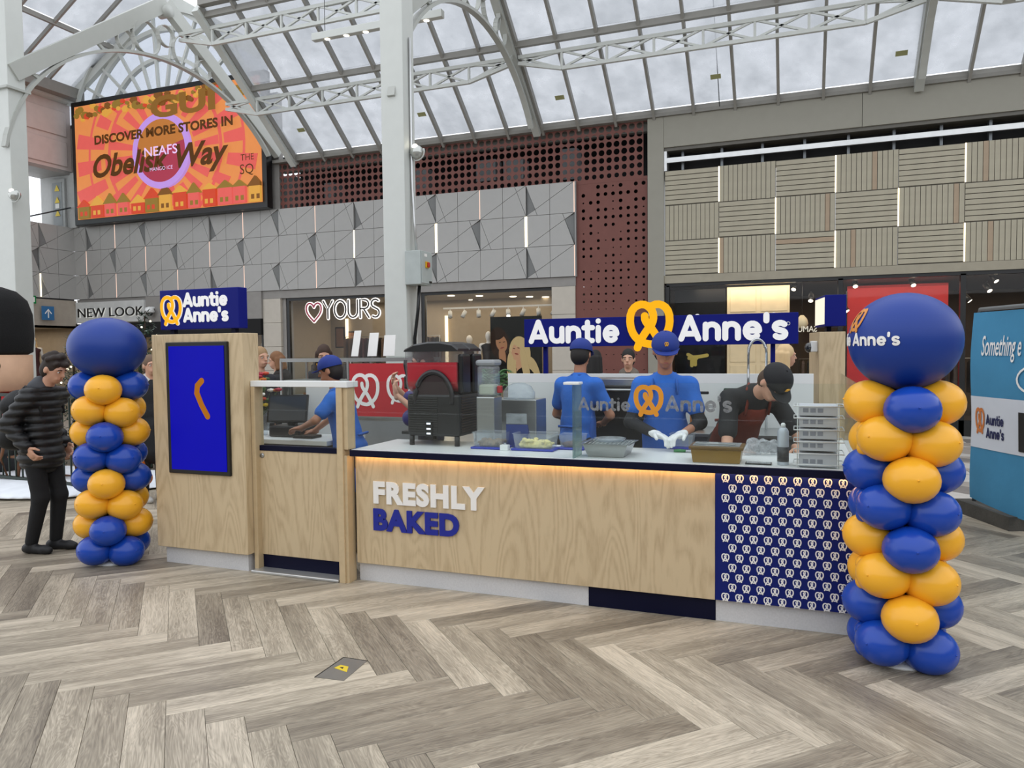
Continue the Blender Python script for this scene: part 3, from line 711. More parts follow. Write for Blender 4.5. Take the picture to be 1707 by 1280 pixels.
MB().prism(gp, front(16.1), -.01, 0).build('pane', glass('gable_glass', (.7, .72, .75), .03, dirt=.3, dirtcol=(.5, .51, .53), dscale=1.0), tr)
MB().box(-19.9, -12.5, 16.12, 16.3, 5.42, 8.4).build('gable_wall', m_soff, tr)
# ---- steel frames
m_shade_steel = mat('frame_steel', '#aeb0aa', .4, var=.02)  # greyer copy of the white steel, with the roof shade put into its colour
def roof_frame(name, label, xc, column, raise_, lift, skew=0.0):
    t = thing(name, label, 'roof frame', (xc, 9.72, 0)); XX = lambda y: xc+skew*(y-YRG); m_steel = m_shade_steel; zc_, b_ = 5.02-lift, 3.07
    if column:
        x9 = XX(9.7); wl = .18 if not skew else .5
        MB().bbox(x9-wl, x9+(.18 if not skew else .03), 9.54, 9.88, 0, 9.2, .012).build('column', MATS['white_steel'], t)
        if skew: MB().box(x9-.55, x9+.09, 9.48, 9.94, 6.5, 6.54).build('column_collar', m_steel, t)
    # rafters
    for ya in (YE+.05, YF-.05):
        MB().bar(S(XX(ya), ya, raise_), S(xc, YRG, raise_), .16, .3, nrm if ya > YRG else (0, -SL, 1)).build('rafter', m_steel, t)
    # arch: elliptical tie from column to eave, with flanges
    ap = [(XX(YRG+3.4*math.cos(R(a))), YRG+3.4*math.cos(R(a)), zc_+b_*math.sin(R(a))) for a in [180-180*i/44 for i in range(45)]]
    ap = [p for p in ap if p[2] > (5.3 if p[1] < YRG else 6.5)]
    mb = MB()
    for i in range(len(ap)-1): mb.bar(ap[i], ap[i+1], .12, .055, (0, ap[i][1]-YRG, ap[i][2]-4.5))
    mb.build('arch_tie', m_steel, t)
    for y in (10.15, 10.8, 11.45, 14.25, 14.9, 15.4):
        ks = min(range(len(ap)), key=lambda k: abs(ap[k][1]-y)); p = ap[ks]; q = S(XX(y), y+(.22 if y < YRG else -.22)*-1, raise_-.1)
        MB().bar(p, q, .05, .06).build('strut', m_steel, t)
    for dy, r in ((-.95, .22), (-.48, .36), (0, .17), (.48, .36), (.95, .22)):
        y = YRG+dy; xr = XX(y); zt = S(xc, y, raise_-.17).z; zb = zc_+b_*math.sqrt(max(0, 1-(dy/3.4)**2)); rr = min((zt-zb)/2, r*1.3); zc = (zt+zb)/2
        pth = [(xr, y+rr*math.cos(2*math.pi*k/20), zc+rr*math.sin(2*math.pi*k/20)) for k in range(20)]
        mb = MB()
        for k in range(20): mb.bar(pth[k], pth[(k+1) % 20], .09, .018, (0, pth[k][1]-y, pth[k][2]-zc))
        mb.build('scroll_ring', m_steel, t)
    MB().cyl((xc-.14, YRG, 9.0+raise_), (xc+.14, YRG, 9.0+raise_), .13).build('ridge_node', m_steel, t)
    return t
FX = [-12.86, -5.42, 2.1]
roof_frame('roof_frame', 'white steel frame with arch and rings crossing the orange screen', FX[0], True, .13, 0, .13)
roof_frame('roof_frame', 'white steel frame on the square column behind the slush machine', FX[1], True, -.12, .33)
roof_frame('roof_frame', 'white steel frame meeting the eave above the slatted panels', FX[2], False, -.12, .3)
# ---- lattice trusses under the purlins
def truss(xa, xb, y, label, zt=None):
    zt = S(0, y, -.2).z; t = thing('roof_truss', label, 'truss', (xa, y, zt)); d = .34; n = 8; st_ = (xb-xa)/n
    MB().bar((xa, y, zt), (xb, y, zt), .07, .07).build('top_chord', m_steel, t)
    bp_ = [(xa, y, zt-.12), (xa+st_, y, zt-d), (xb-st_, y, zt-d), (xb, y, zt-.12)]
    mb = MB()
    for i in range(3): mb.bar(bp_[i], bp_[i+1], .07, .07)
    mb.build('bottom_chord', m_steel, t)
    zb = lambda x: zt-d if xa+st_ <= x <= xb-st_ else zt-.12-(d-.12)*min(x-xa, xb-x)/st_
    for i in range(n):
        x0, x1 = xa+i*st_, xa+(i+1)*st_
        if i: MB().bar((x0, y, zt), (x0, y, zb(x0)), .045, .045).build('web_post', m_steel, t)
        MB().bar((x0, y, zt), (x1, y, zb(x1)), .04, .04).build('web_diagonal', m_steel, t)
        MB().bar((x0, y, zb(x0)), (x1, y, zt), .04, .04).build('web_diagonal', m_steel, t)
truss(FX[0]+.1, FX[1]-.1, 14.55, 'lattice truss running from the orange screen to the column frame')
truss(FX[1]+.1, FX[2]-.1, 14.55, 'lattice truss under the glass between the middle and right frames')
truss(FX[0]+.1, FX[1]-.1, 13.15, 'upper lattice truss near the ridge above the orange screen')
truss(FX[1]+.1, FX[2]-.1, 13.15, 'upper lattice truss out of sight near the ridge right of the column')
truss(FX[2]+.1, FX[2]+7.4, 14.55, 'lattice truss beyond the right frame')
# ================================================================ KIOSK
m_birch = wood('birch_ply', '#c9b491', '#b49e7c'); m_birch_e = mat('birch_edge', '#c2ac88', .5, var=.05, scale=20)
m_navy = mat('navy_edge', '#090c26', .45, spec=.15); m_lblue = mat('logo_blue', '#0b1570', .5, var=.01, spec=.15); m_blet = mat('letter_blue', '#12218c', .35, var=.01)
m_wht = mat('white_laminate', '#e3e5e4', .3, var=.01); m_plinth = mat('speckled_plinth', '#c9c9ca', .5, var=.06, scale=90)
m_wlet = emis('lit_white', '#ffffff', .6); m_ylet = emis('lit_yellow', '#fcb512', .8); m_yl = mat('logo_yellow', '#f3b21c', .4, var=.01)
m_whp = mat('white_print', '#eceae6', .45, var=.01); m_ss = mat('stainless', '#a9abab', .28, .85, var=.04, stretch=(1, 1, 20)); m_blackp = mat('black_plastic', '#0e0f10', .35)
g_clear = glass('counter_glass', (.955, .98, .97), .07); m_gedge = glass('glass_edge', (.55, .66, .64), .12, dirt=.3, dirtcol=(.6, .7, .68), dscale=3)
g_tub = glass('clear_tub', (.88, .92, .95), .08, dirt=.26, dirtcol=(.8, .84, .88), dscale=9, diff=True)
# ---- screen totem
tot = thing('screen_totem', 'tall birch totem with a blue portrait screen beside the gate', 'totem', (-4.415, 4.9, 0))
MB().bbox(-4.87, -3.96, 4.62, 4.8, .142, 1.86, .004).build('body', m_birch, tot)
MB().box(-4.83, -4.0, 4.67, 4.79, 0, .142).build('plinth', m_plinth, tot)
scr = MB().bbox(-4.708, -4.092, 4.6, 4.63, .752, 1.797, .006).build('screen_frame', m_blackp, tot)
MB().box(-4.672, -4.122, 4.596, 4.6, .785, 1.765).build('screen_panel', emis('screen_blue', '#0000a8', .75), scr)
mb = MB(); pa = [(lambda p: (p.x, p.z))(AY(u, v, 4.595)) for u, v in ((336, 635), (329, 643), (328, 655), (336, 675), (346, 694))]
stroke(mb, [pa], .05, front(4.5955), 0, .001); mb.build('animated_dough', emis('screen_orange', '#c97a14', .45), scr)
sg = thing('totem_sign', 'blue box sign with yellow pretzel standing on the screen totem', 'sign', (-4.45, 4.78, 1.86))
MB().bbox(-4.852, -4.055, 4.7, 4.8, 1.9, 2.22, .006).build('sign_box', m_lblue, sg)
for x in (-4.76, -4.14): MB().box(x-.02, x+.02, 4.73, 4.77, 1.862, 1.9).build('sign_post', m_navy, sg)
f47 = front(4.7)
mb = MB(); pretzel(mb, -4.725, 2.055, .245, f47, .001, .008, .14); mb.build('pretzel_rim', m_wlet, sg)
mb = MB(); pretzel(mb, -4.728, 2.055, .245, f47, .008, .0095, .118); mb.build('pretzel_emblem', m_ylet, sg)
for txt, z in (('Auntie', 2.077), ("Anne's", 1.955)):
    mb = MB(); k = .118; wdt = logo_width(txt, k, .235); logo_text(mb, txt, f47, -4.605, z, k, .001, .008, .235); mb.build('lettering', m_wlet, sg)
# ---- gate
gt = thing('counter_gate', 'birch staff gate with glass top between totem and post', 'gate', (-3.55, 4.75, 0))
MB().bbox(-3.94, -3.157, 4.74, 4.775, .125, .945, .003).build('gate_panel', m_birch, gt)
MB().box(-3.94, -3.157, 4.735, 4.78, .945, .985).build('gate_edge', m_navy, gt)
MB().box(-3.94, -3.157, 4.75, 4.775, .02, .125).build('kick_panel', m_navy, gt)
MB().lathe([(.0, .006), (.018, .006), (.02, 0)], (0, 0, 0), 16).build('lock', m_ss, gt, True)
lk = gt.children[-1]; lk.rotation_euler = (R(90), 0, 0); lk.location = (-3.9+3.55, 4.74-4.75, .905)
MB().box(-3.93, -3.158, 4.752, 4.762, .985, 1.445).build('gate_glass', g_clear, gt)
MB().bbox(-3.957, -3.157, 4.69, 4.79, 1.445, 1.49, .004).build('top_rail', m_wht, gt)
MB().bbox(-3.957, -3.92, 4.69, 4.79, 0, 1.445, .003).build('gate_jamb', m_birch_e, gt)
MB().bbox(-3.955, -3.157, 4.64, 4.79, 0, .022, .006).build('threshold', m_alu, gt)
gp_ = thing('gate_post', 'slim birch post with white cap between gate and counter', 'post', (-3.1, 4.7, 0))
MB().bbox(-3.15, -3.1, 4.645, 4.74, 0, 1.444, .002).build('post_board', m_birch_e, gp_); MB().bbox(-3.099, -3.062, 4.66, 4.76, .99, 1.444, .002).build('post_board', m_birch_e, gp_)
MB().bbox(-3.155, -3.05, 4.64, 4.79, 1.445, 1.49, .004).build('post_cap', m_wht, gp_)
MB().box(-3.1, -3.075, 4.66, 4.76, 0, .945).build('post_side', m_birch_e, gp_)
# ---- service counter
ctr_ = thing('service_counter', 'long birch service counter with white top and navy edge', 'counter', (-1.4, 5.0, 0))
XE = .38
MB().bbox(-3.048, -.4665, 4.73, 4.755, .14, .94, .0015).build('front_panel', m_birch, ctr_)
pp_ = MB().bbox(-.4655, XE-.01, 4.725, 4.755, .143, .942, .0015).build('pretzel_panel', mat('pretzel_blue', '#0d1c66', .5, var=.02, spec=.2), ctr_)
mb = MB(); pretzel(mb, 0, 0, .052, front(0), 0, .0015, .13); pe = mb.build('pretzel_emblem', m_whp, pp_, True)
for r in range(13):
    for c in range(10):
        x = -.404+.0826*c+(.0413 if r % 2 else 0); z = .905-.0615*r
        if x > XE-.04: continue
        inst(pe, pp_, (x+1.4, 4.7245-5.0, z))
bpy.data.objects.remove(pe)
MB().box(-3.048, -1.285, 4.765, 4.8, 0, .14).build('plinth', m_plinth, ctr_); MB().box(-1.285, -.4655, 4.763, 4.8, 0, .14).build('plinth', m_navy, ctr_); MB().box(-.4655, XE-.02, 4.765, 4.8, 0, .143).build('plinth', m_plinth, ctr_)
MB().box(-3.048, XE, 4.68, 5.36, .945, .99).build('worktop', m_wht, ctr_); MB().bbox(-3.048, XE+.002, 4.655, 4.682, .944, .9885, .002).build('edge_strip', m_navy, ctr_)
MB().box(-3.03, XE-.03, 4.8, 4.82, 0, .945).build('carcass', m_navy, ctr_); MB().box(XE-.03, XE-.01, 4.755, 5.36, .143, .945).build('end_panel', m_birch, ctr_)
MB().box(-3.045, XE-.03, 4.697, 4.709, .939, .945).build('led_strip', emis('warm_strip', '#ffc98a', 13.0), ctr_)
fw_ = front(4.73)
ftext('lettering', 'FRESHLY', .152, fw_, -2.893, .606, .001, m_whp, ctr_, space=1.12, offset=.052, extrude=.012, width=.885)
ftext('lettering', 'BAKED', .15, fw_, -2.897, .407, .001, m_blet, ctr_, space=1.1, offset=.052, extrude=.012, width=.69)
# glass screens on the counter
gs = thing('sneeze_screen', 'clear glass screen in front of the slush machine', 'glass screen', (-2.2, 4.72, .99))
MB().box(-3.045, -1.375, 4.716, 4.724, .991, 1.488).build('pane', g_clear, gs)
gs2 = thing('sneeze_screen', "clear glass screen with frosted Auntie Anne's logo", 'glass screen', (-.5, 4.72, .99))
MB().box(-1.365, .33, 4.716, 4.724, .991, 1.488).build('pane', g_clear, gs2)
MB().box(-1.37, -1.362, 4.7, 4.9, .991, 1.475).build('fin', m_gedge, gs2); MB().bbox(-1.425, -1.32, 4.68, 4.78, 1.475, 1.492, .003).build('clamp', m_wht, gs2)
MB().box(.332, .34, 4.75, 6.6, .991, 1.488).build('side_pane', g_clear, gs2)
fg = front(4.7155)
m_frost = glass('frosted_vinyl', (.75, .77, .78), .0, dirt=.62, dirtcol=(.42, .43, .44), dscale=30, diff=True)
a0, a1 = AY(964, 684, 4.7155), AY(1052, 684, 4.7155)
mb = MB(); logo_text(mb, 'Auntie', fg, a0.x, a0.z, .082*(a1.x-a0.x)/logo_width('Auntie', .082), 0, .0008); mb.build('frosted_lettering', m_frost, gs2)
a0, a1 = AY(1109, 686, 4.7155), AY(1196, 686, 4.7155)
mb = MB(); logo_text(mb, "Anne's", fg, a0.x, a0.z, .082*(a1.x-a0.x)/logo_width('Anne', .082), 0, .0008); mb.build('frosted_lettering', m_frost, gs2)
pc = AY(1081, 668, 4.7155); mb = MB(); pretzel(mb, pc.x, pc.z, .2, fg, 0, .0012, .15); mb.build('orange_pretzel', mat('vinyl_orange', '#d98f1f', .5), gs2)
# ---- main sign on posts
ms = thing('main_sign', "long blue Auntie Anne's sign with large yellow pretzel", 'sign', (-1.26, 7.0, 0))
MB().bbox(-2.53, .012, 7.0, 7.06, 1.735, 2.01, .003).build('sign_board', m_lblue, ms)
for x in (-2.34, -1.14, -.2): MB().box(x-.02, x+.02, 7.08, 7.12, 1.471, 1.76).box(x-.02, x+.02, 7.06, 7.08, 1.74, 1.76).build('sign_post', m_lblue, ms)
f7 = front(7.0)
for txt, u0, u1, v0 in (('Auntie', 882, 1030, 573), ("Anne's", 1131, 1310, 569)):
    a0, a1 = AY(u0, v0, 7.0), AY(u1, v0, 7.0); k = .19*(a1.x-a0.x)/(logo_width(txt, .19, .225)-.02)
    mb = MB(); logo_text(mb, txt, f7, a0.x, a0.z-.003, k, .001, .012, .225); mb.build('lettering', m_wlet, ms)
    b7 = back(7.06); mb = MB(); logo_text(mb, txt, b7, (1.15 if txt[1] == 'u' else -.0)+.15+(.2 if txt[1] == 'u' else 0) if False else -a1.x-2.52+(2.52 if False else 0)+2.52*1.0, a0.z, k, .001, .01, .225); mb.build('lettering', m_wlet, ms)
pc = AY(1083, 543, 7.0); mb = MB(); pretzel(mb, pc.x+.004, pc.z, .46, f7, .012, .028, .152); mb.build('pretzel_emblem', m_ylet, ms)
mb = MB(); stroke(mb, [arc(AY(1314, 539, 7).x, AY(1314, 539, 7).z, .014, .014, 0, 360, 14)], .004, f7, .001, .004); mb.build('registered_mark', m_whp, ms)
# ---- rear totem with its own sign
rt = thing('rear_totem', 'pale birch totem with wall camera behind the sink', 'totem', (.27, 7.4, 0), R(8))
MB().bbox(-.1, .12, -.12, .42, 0, 1.84, .004).build('body', m_birch, rt, True)
MB().bbox(-.16, -.1, -.06, .02, 1.66, 1.76, .01).build('camera_mount', m_wht, rt, True); MB().ell((-.17, -.02, 1.7), (.04, .04, .045)).build('camera_dome', mat('dome_dark', '#1b1d20', .1, coat=1), rt, True)
rs = thing('rear_totem_sign', 'small blue box sign with white side on the rear totem', 'sign', (.27, 7.4, 1.84), R(8))
MB().bbox(-.05, .13, -.1, .4, .05, .33, .005).build('sign_box', m_lblue, rs, True); MB().box(-.055, -.05, -.08, .38, .07, .31).build('lit_face', emis('lit_face', '#fff4dc', .9), rs, True)
MB().box(.0, .04, .1, .2, 0, .05).build('sign_post', m_navy, rs, True)
# ---- till counter, back bench, panels
tl_ = thing('till_counter', 'white topped till counter behind the staff gate', 'counter', (-4.2, 5.7, 0))
MB().bbox(-4.95, -3.72, 5.34, 5.95, .91, .95, .003).build('worktop', m_wht, tl_); MB().box(-4.93, -3.76, 5.42, 5.92, 0, .91).build('carcass', mat('dark_carcass', '#2b2d33', .5), tl_)
bp2 = thing('splashback', 'white splashback panel along the rear of the kiosk', 'panel', (-1.3, 7.1, 0))
MB().bbox(-2.74, .14, 7.08, 7.12, .1, 1.47, .003).build('board', m_wht, bp2); MB().box(-2.74, .14, 7.07, 7.13, 0, .1).build('board_foot', m_ss, bp2)
bb = thing('back_bench', 'stainless steel sink bench in front of the white splashback', 'bench', (-.5, 6.75, 0))
MB().bbox(-1.0, .1, 6.45, 7.07, .955, .985, .003).build('worktop', m_ss, bb); MB().box(-1.0, .1, 6.5, 7.05, .1, .95).build('door_front', m_ss, bb)
for x in (-.98, -.45, .06): MB().box(x-.02, x+.02, 6.47, 6.5, 0, .955).build('leg', m_ss, bb)
MB().box(-.62, -.6, 6.49, 6.5, .15, .9).build('door_gap', m_dark, bb)
ov = thing('pretzel_oven', 'stainless steel oven behind the cap wearing worker', 'oven', (-1.55, 6.85, 0))
MB().bbox(-2.02, -1.12, 6.62, 7.06, .08, 1.44, .008).build('body', m_ss, ov)
MB().bbox(-1.92, -1.22, 6.6, 6.625, .8, 1.38, .01).build('door', m_blackp, ov); MB().cyl((-1.88, 6.57, 1.34), (-1.26, 6.57, 1.34), .012).build('handle', m_ss, ov)
MB().box(-1.9, -1.7, 6.598, 6.6, 1.39, 1.42).build('control_panel', m_blackp, ov)
sd = thing('side_bench', 'white topped side bench at the right end of the kiosk', 'bench', (.1, 5.9, 0))
MB().bbox(.13, XE, 5.38, 6.4, .93, .97, .003).build('worktop', m_wht, sd); MB().box(.15, XE-.01, 5.4, 6.38, 0, .93).build('carcass', m_birch, sd)
prep = thing('prep_table', 'low stainless prep shelf below the splashback left of the oven', 'table', (-2.4, 6.6, 0))
MB().bbox(-2.78, -2.1, 6.3, 7.06, .86, .9, .004).build('tabletop', m_ss, prep)
for x in (-2.74, -2.14):
    for y in (6.34, 7.0): MB().cyl((x, y, 0), (x, y, .86), .018, n=10).build('leg', m_ss, prep)
MB().box(-2.74, -2.14, 6.34, 7.0, .3, .32).build('shelf', m_ss, prep)
# ---- warm display case along the rear left
dc = thing('pretzel_display_case', 'glass and steel display case of pretzels left of the column', 'display case', (-3.9, 7.3, 0))
MB().box(-4.75, -2.95, 7.1, 7.6, 0, .95).build('base', mat('case_grey', '#7d7f80', .4), dc)
mb = MB()
for x in (-4.75, -3.85, -2.97):
    for y in (7.11, 7.59): mb.box(x-.012, x+.012, y-.012, y+.012, .95, 1.62)
mb.box(-4.76, -2.95, 7.1, 7.13, 1.6, 1.64); mb.box(-4.76, -2.95, 7.57, 7.6, 1.6, 1.64); mb.build('frame', m_ss, dc)
MB().box(-4.76, -2.95, 7.1, 7.6, 1.64, 1.655).build('top', g_clear, dc); MB().box(-4.74, -2.97, 7.1, 7.105, .97, 1.6).build('front_pane', g_clear, dc)
for z in (1.2, 1.38): MB().box(-4.74, -2.97, 7.14, 7.56, z, z+.012).build('shelf', m_ss, dc)
m_dough = mat('baked_dough', '#b06a2a', .5, var=.25, scale=14)
def torus_pretzel(name, label, loc, rz, s=.11, m=None, group=None):
    mb = MB(); 
    for pth in pretzel_paths(0, 0, s): mb.tube([(p[0], p[1], .012+(.006 if i % 2 else 0)) for i, p in enumerate(pth)], s*.085, 6)
    o = mb.build(name, m or m_dough, None); o.location = loc; o.rotation_euler = (0, 0, rz); return tag(o, label, 'pretzel', group)
for i in range(6): torus_pretzel('baked_pretzel', ('leftmost', 'second', 'third', 'fourth', 'fifth', 'rightmost')[i]+' brown baked pretzel on the display case shelf', (-4.55+.15*i, 7.35, 1.212), .4*i, .13, group='pretzels in the display case')
for i in range(3):
    o = MB().bbox(-.07, .07, -.004, .004, 0, .3-.03*i, .003).build('menu_card', m_whp); o.location = ((-3.95, -3.72, -3.5)[i], 7.4, 1.656); o.rotation_euler = (R(-10), 0, R((-25, -12, 5)[i]))
    tag(o, ('tall white folded card leaning on the display case', 'middle white card standing on the display case', 'wide white card on the right end of the display case')[i], 'card', 'cards on the display case')
rp_ = thing('red_pretzel_poster', 'red and white poster below the display case', 'poster', (-3.2, 7.08, 1.0))
MB().box(-3.82, -2.98, 7.085, 7.095, 1.0, 1.58).build('sheet', mat('poster_red', '#b51f28', .5), rp_)
mb = MB(); pretzel(mb, -3.62, 1.28, .4, front(7.085), .001, .003, .1); mb.build('pretzel_print', m_whp, rp_)
mb = MB(); pretzel(mb, -3.2, 1.3, .34, front(7.085), .001, .003, .1); mb.build('pretzel_print', m_whp, rp_)
for o in list(sc.objects):
    if o.parent is None and o.name.split('.')[0] in ('baked_pretzel', 'menu_card', 'red_pretzel_poster', 'pretzel_display_case'): o.location.x -= .8
# ================================================================ SMOOTH BODIES (signed distance -> surface net)
def cone(a, b, ra, rb=None): return ('c', np.array(a, np.float32), np.array(b, np.float32), ra, ra if rb is None else rb)
def elp(c, r, M=None): return ('e', np.array(c, np.float32), np.array(r, np.float32), None if M is None else np.array(M, np.float32))
def _ev(pr, P):
    if pr[0] == 'c':
        a, b, ra, rb = pr[1:]; d = b-a; L = float(d@d)+1e-12; q = P-a; t = np.clip(q@d/L, 0, 1); return np.sqrt(((q-t[..., None]*d)**2).sum(-1))-(ra+t*(rb-ra))
    c, r, M = pr[1:]; q = P-c
    if M is not None: q = q@M          # columns of M are the local axes
    k0 = np.sqrt(((q/r)**2).sum(-1)); k1 = np.sqrt(((q/(r*r))**2).sum(-1))+1e-9; return k0*(k0-1)/k1
def _bb(prims, pad):
    lo, hi = [], []
    for p in prims:
        if p[0] == 'c': lo += [p[1]-p[3], p[2]-p[4]]; hi += [p[1]+p[3], p[2]+p[4]]
        else: m = max(p[2]) if p[3] is not None else p[2]; lo.append(p[1]-m); hi.append(p[1]+m)
    return np.min(lo, 0)-pad, np.max(hi, 0)+pad
def sdf(prims, res=.012, k=.03, subs=(), cuts=(), ripple=None, grow=0.0):
    """smooth union of prims minus subs, kept where dot(n,p)<=c for each cut; returns verts, quads"""
    lo, hi = _bb(prims, res*2.5+k*.5+grow+(ripple[2] if ripple else 0)); n = np.ceil((hi-lo)/res).astype(int)+1
    ax = [lo[i]+res*np.arange(n[i], dtype=np.float32) for i in range(3)]
    P = np.stack(np.meshgrid(*ax, indexing='ij'), -1).astype(np.float32); D = np.full(P.shape[:3], 9.0, np.float32)
    for p in prims:
        l, h = _bb([p], k+res*3); i0 = np.clip(np.floor((l-lo)/res).astype(int), 0, n-1); i1 = np.clip(np.ceil((h-lo)/res).astype(int)+1, 1, n)
        s = tuple(slice(a, b) for a, b in zip(i0, i1)); d = _ev(p, P[s]); e = D[s]
        hh = np.clip(.5+.5*(e-d)/k, 0, 1); D[s] = e*(1-hh)+d*hh-k*hh*(1-hh)
    D -= grow
    if ripple is not None: D -= ripple[2]*(np.abs(np.sin(math.pi*(P@np.array(ripple[0], np.float32))/ripple[1]))-.5)
    for p in subs: D = np.maximum(D, -_ev(p, P))
    for nn, c in cuts: D = np.maximum(D, P@np.array(nn, np.float32)-c)
    return snet(D, lo, res)
def snet(D, lo, res):
    ins = D < 0; nx, ny, nz = D.shape
    corners = [(a, b, c) for a in (0, 1) for b in (0, 1) for c in (0, 1)]
    sl = lambda a, b, c: (slice(a, nx-1+a), slice(b, ny-1+b), slice(c, nz-1+c))
    cnt = sum(ins[sl(*c)].astype(np.int8) for c in corners); act = (cnt > 0) & (cnt < 8)
    idx = np.full(act.shape, -1, np.int64); ijk = np.argwhere(act); idx[act] = np.arange(len(ijk))
    acc = np.zeros((len(ijk), 3)); num = np.zeros(len(ijk))
    for a in corners:
        for ax_ in range(3):
            if a[ax_]: continue
            b = list(a); b[ax_] = 1
            va = D[tuple((ijk+a).T)]; vb = D[tuple((ijk+b).T)]; m = (va < 0) != (vb < 0); t = np.where(m, va/(va-vb+1e-12), 0)
            p = np.array(a, float)[None, :].repeat(len(ijk), 0); p[:, ax_] += t; acc += p*m[:, None]; num += m
    V = lo+res*(ijk+acc/np.maximum(num, 1)[:, None]); Q = []
    for ax_ in range(3):
        s0 = [slice(1, -1)]*3; s0[ax_] = slice(0, -1); s1 = list(s0); s1[ax_] = slice(1, None)
        g = [slice(1, n-1) for n in D.shape]; A = [slice(1, n-1) for n in D.shape]; A[ax_] = slice(0, D.shape[ax_]-1); B = list(A); B[ax_] = slice(1, D.shape[ax_])
        ch = ins[tuple(A)] != ins[tuple(B)]; e = np.argwhere(ch); off = np.ones(3, int); off[ax_] = 0; e = e+off
        u, v = [i for i in range(3) if i != ax_]; du = np.zeros(3, int); du[u] = 1; dv = np.zeros(3, int); dv[v] = 1
        q = np.stack([idx[tuple((e-du-dv).T)], idx[tuple((e-dv).T)], idx[tuple(e.T)], idx[tuple((e-du).T)]], 1)
        fl = ins[tuple(e.T)]; 
        if ax_ == 1: fl = ~fl
        q[~fl] = q[~fl][:, ::-1]; Q.append(q)
    Q = np.concatenate(Q); Q = Q[(Q >= 0).all(1)]
    return V, Q
def sdf_obj(name, parts, m, parent=None):
    """parts: list of (verts, quads) joined into one mesh, local to parent"""
    V = np.concatenate([p[0] for p in parts]); o = 0; F_ = []
    for p in parts: F_.append(p[1]+o); o += len(p[0])
    F_ = np.concatenate(F_); me = bpy.data.meshes.new(name); me.from_pydata(V.tolist(), [], F_.tolist()); me.materials.append(m)
    me.polygons.foreach_set('use_smooth', [True]*len(F_)); me.update()
    ob = bpy.data.objects.new(name, me); col.objects.link(ob)
    if parent: ob.parent = parent
    return ob
def rotm(pitch=0, yaw=0, roll=0): return np.array(Matrix.Rotation(yaw, 3, 'Z') @ Matrix.Rotation(pitch, 3, 'X') @ Matrix.Rotation(roll, 3, 'Y'))
def hand_prims(wr, d, nrm_, thumb, s=1.0, curl=.5, g=0.0):
    """d: towards the fingers, nrm_: out of the palm, thumb: side of the thumb"""
    d = np.array(d, float); d /= np.linalg.norm(d); n = np.array(nrm_, float); n -= d*(n@d); n /= np.linalg.norm(n); sd_ = np.cross(d, n); sd_ *= (1 if sd_@np.array(thumb, float) >= 0 else -1)
    wr = np.array(wr, float); pr = [cone(wr-d*.03*s, wr+d*.02*s, .024*s+g, .026*s+g)]
    M = np.stack([sd_, d, n], 1); pr.append(elp(wr+d*.05*s, (.043*s+g, .055*s+g, .019*s+g), M))
    for k, (o, L) in enumerate(((.031, .072), (.011, .080), (-.010, .074), (-.030, .058))):
        a = wr+(d*.085+sd_*o)*s; c1 = curl*.7; c2 = curl*1.9
        b = a+(d*math.cos(c1)+n*math.sin(c1))*L*.5*s; e = b+(d*math.cos(c2)+n*math.sin(c2))*L*.5*s
        pr += [cone(a, b, .0095*s+g, .009*s+g), cone(b, e, .009*s+g, .0075*s+g)]
    a = wr+(d*.025+sd_*.035)*s; b = a+(d*.6+sd_*.7+n*.25)*.045*s; e = b+(d*.85+sd_*.3+n*.45)*.036*s
    pr += [cone(a, b, .0125*s+g, .0105*s+g), cone(b, e, .0105*s+g, .009*s+g)]
    return pr
m_skin = mat('skin_light', '#c99a80', .5, var=.04, sss=.08); m_skin2 = mat('skin_tan', '#a8755a', .5, var=.04, sss=.08)
m_eye = mat('eye_dark', '#15100d', .2); m_eyew = mat('eye_white', '#d8d2ca', .3); m_lip = mat('lip', '#a5625a', .5)
def ARM(elbow, wrist, hand, palm, thumb, curl=.5): return dict(e=elbow, w=wrist, d=hand, n=palm, t=thumb, curl=curl)
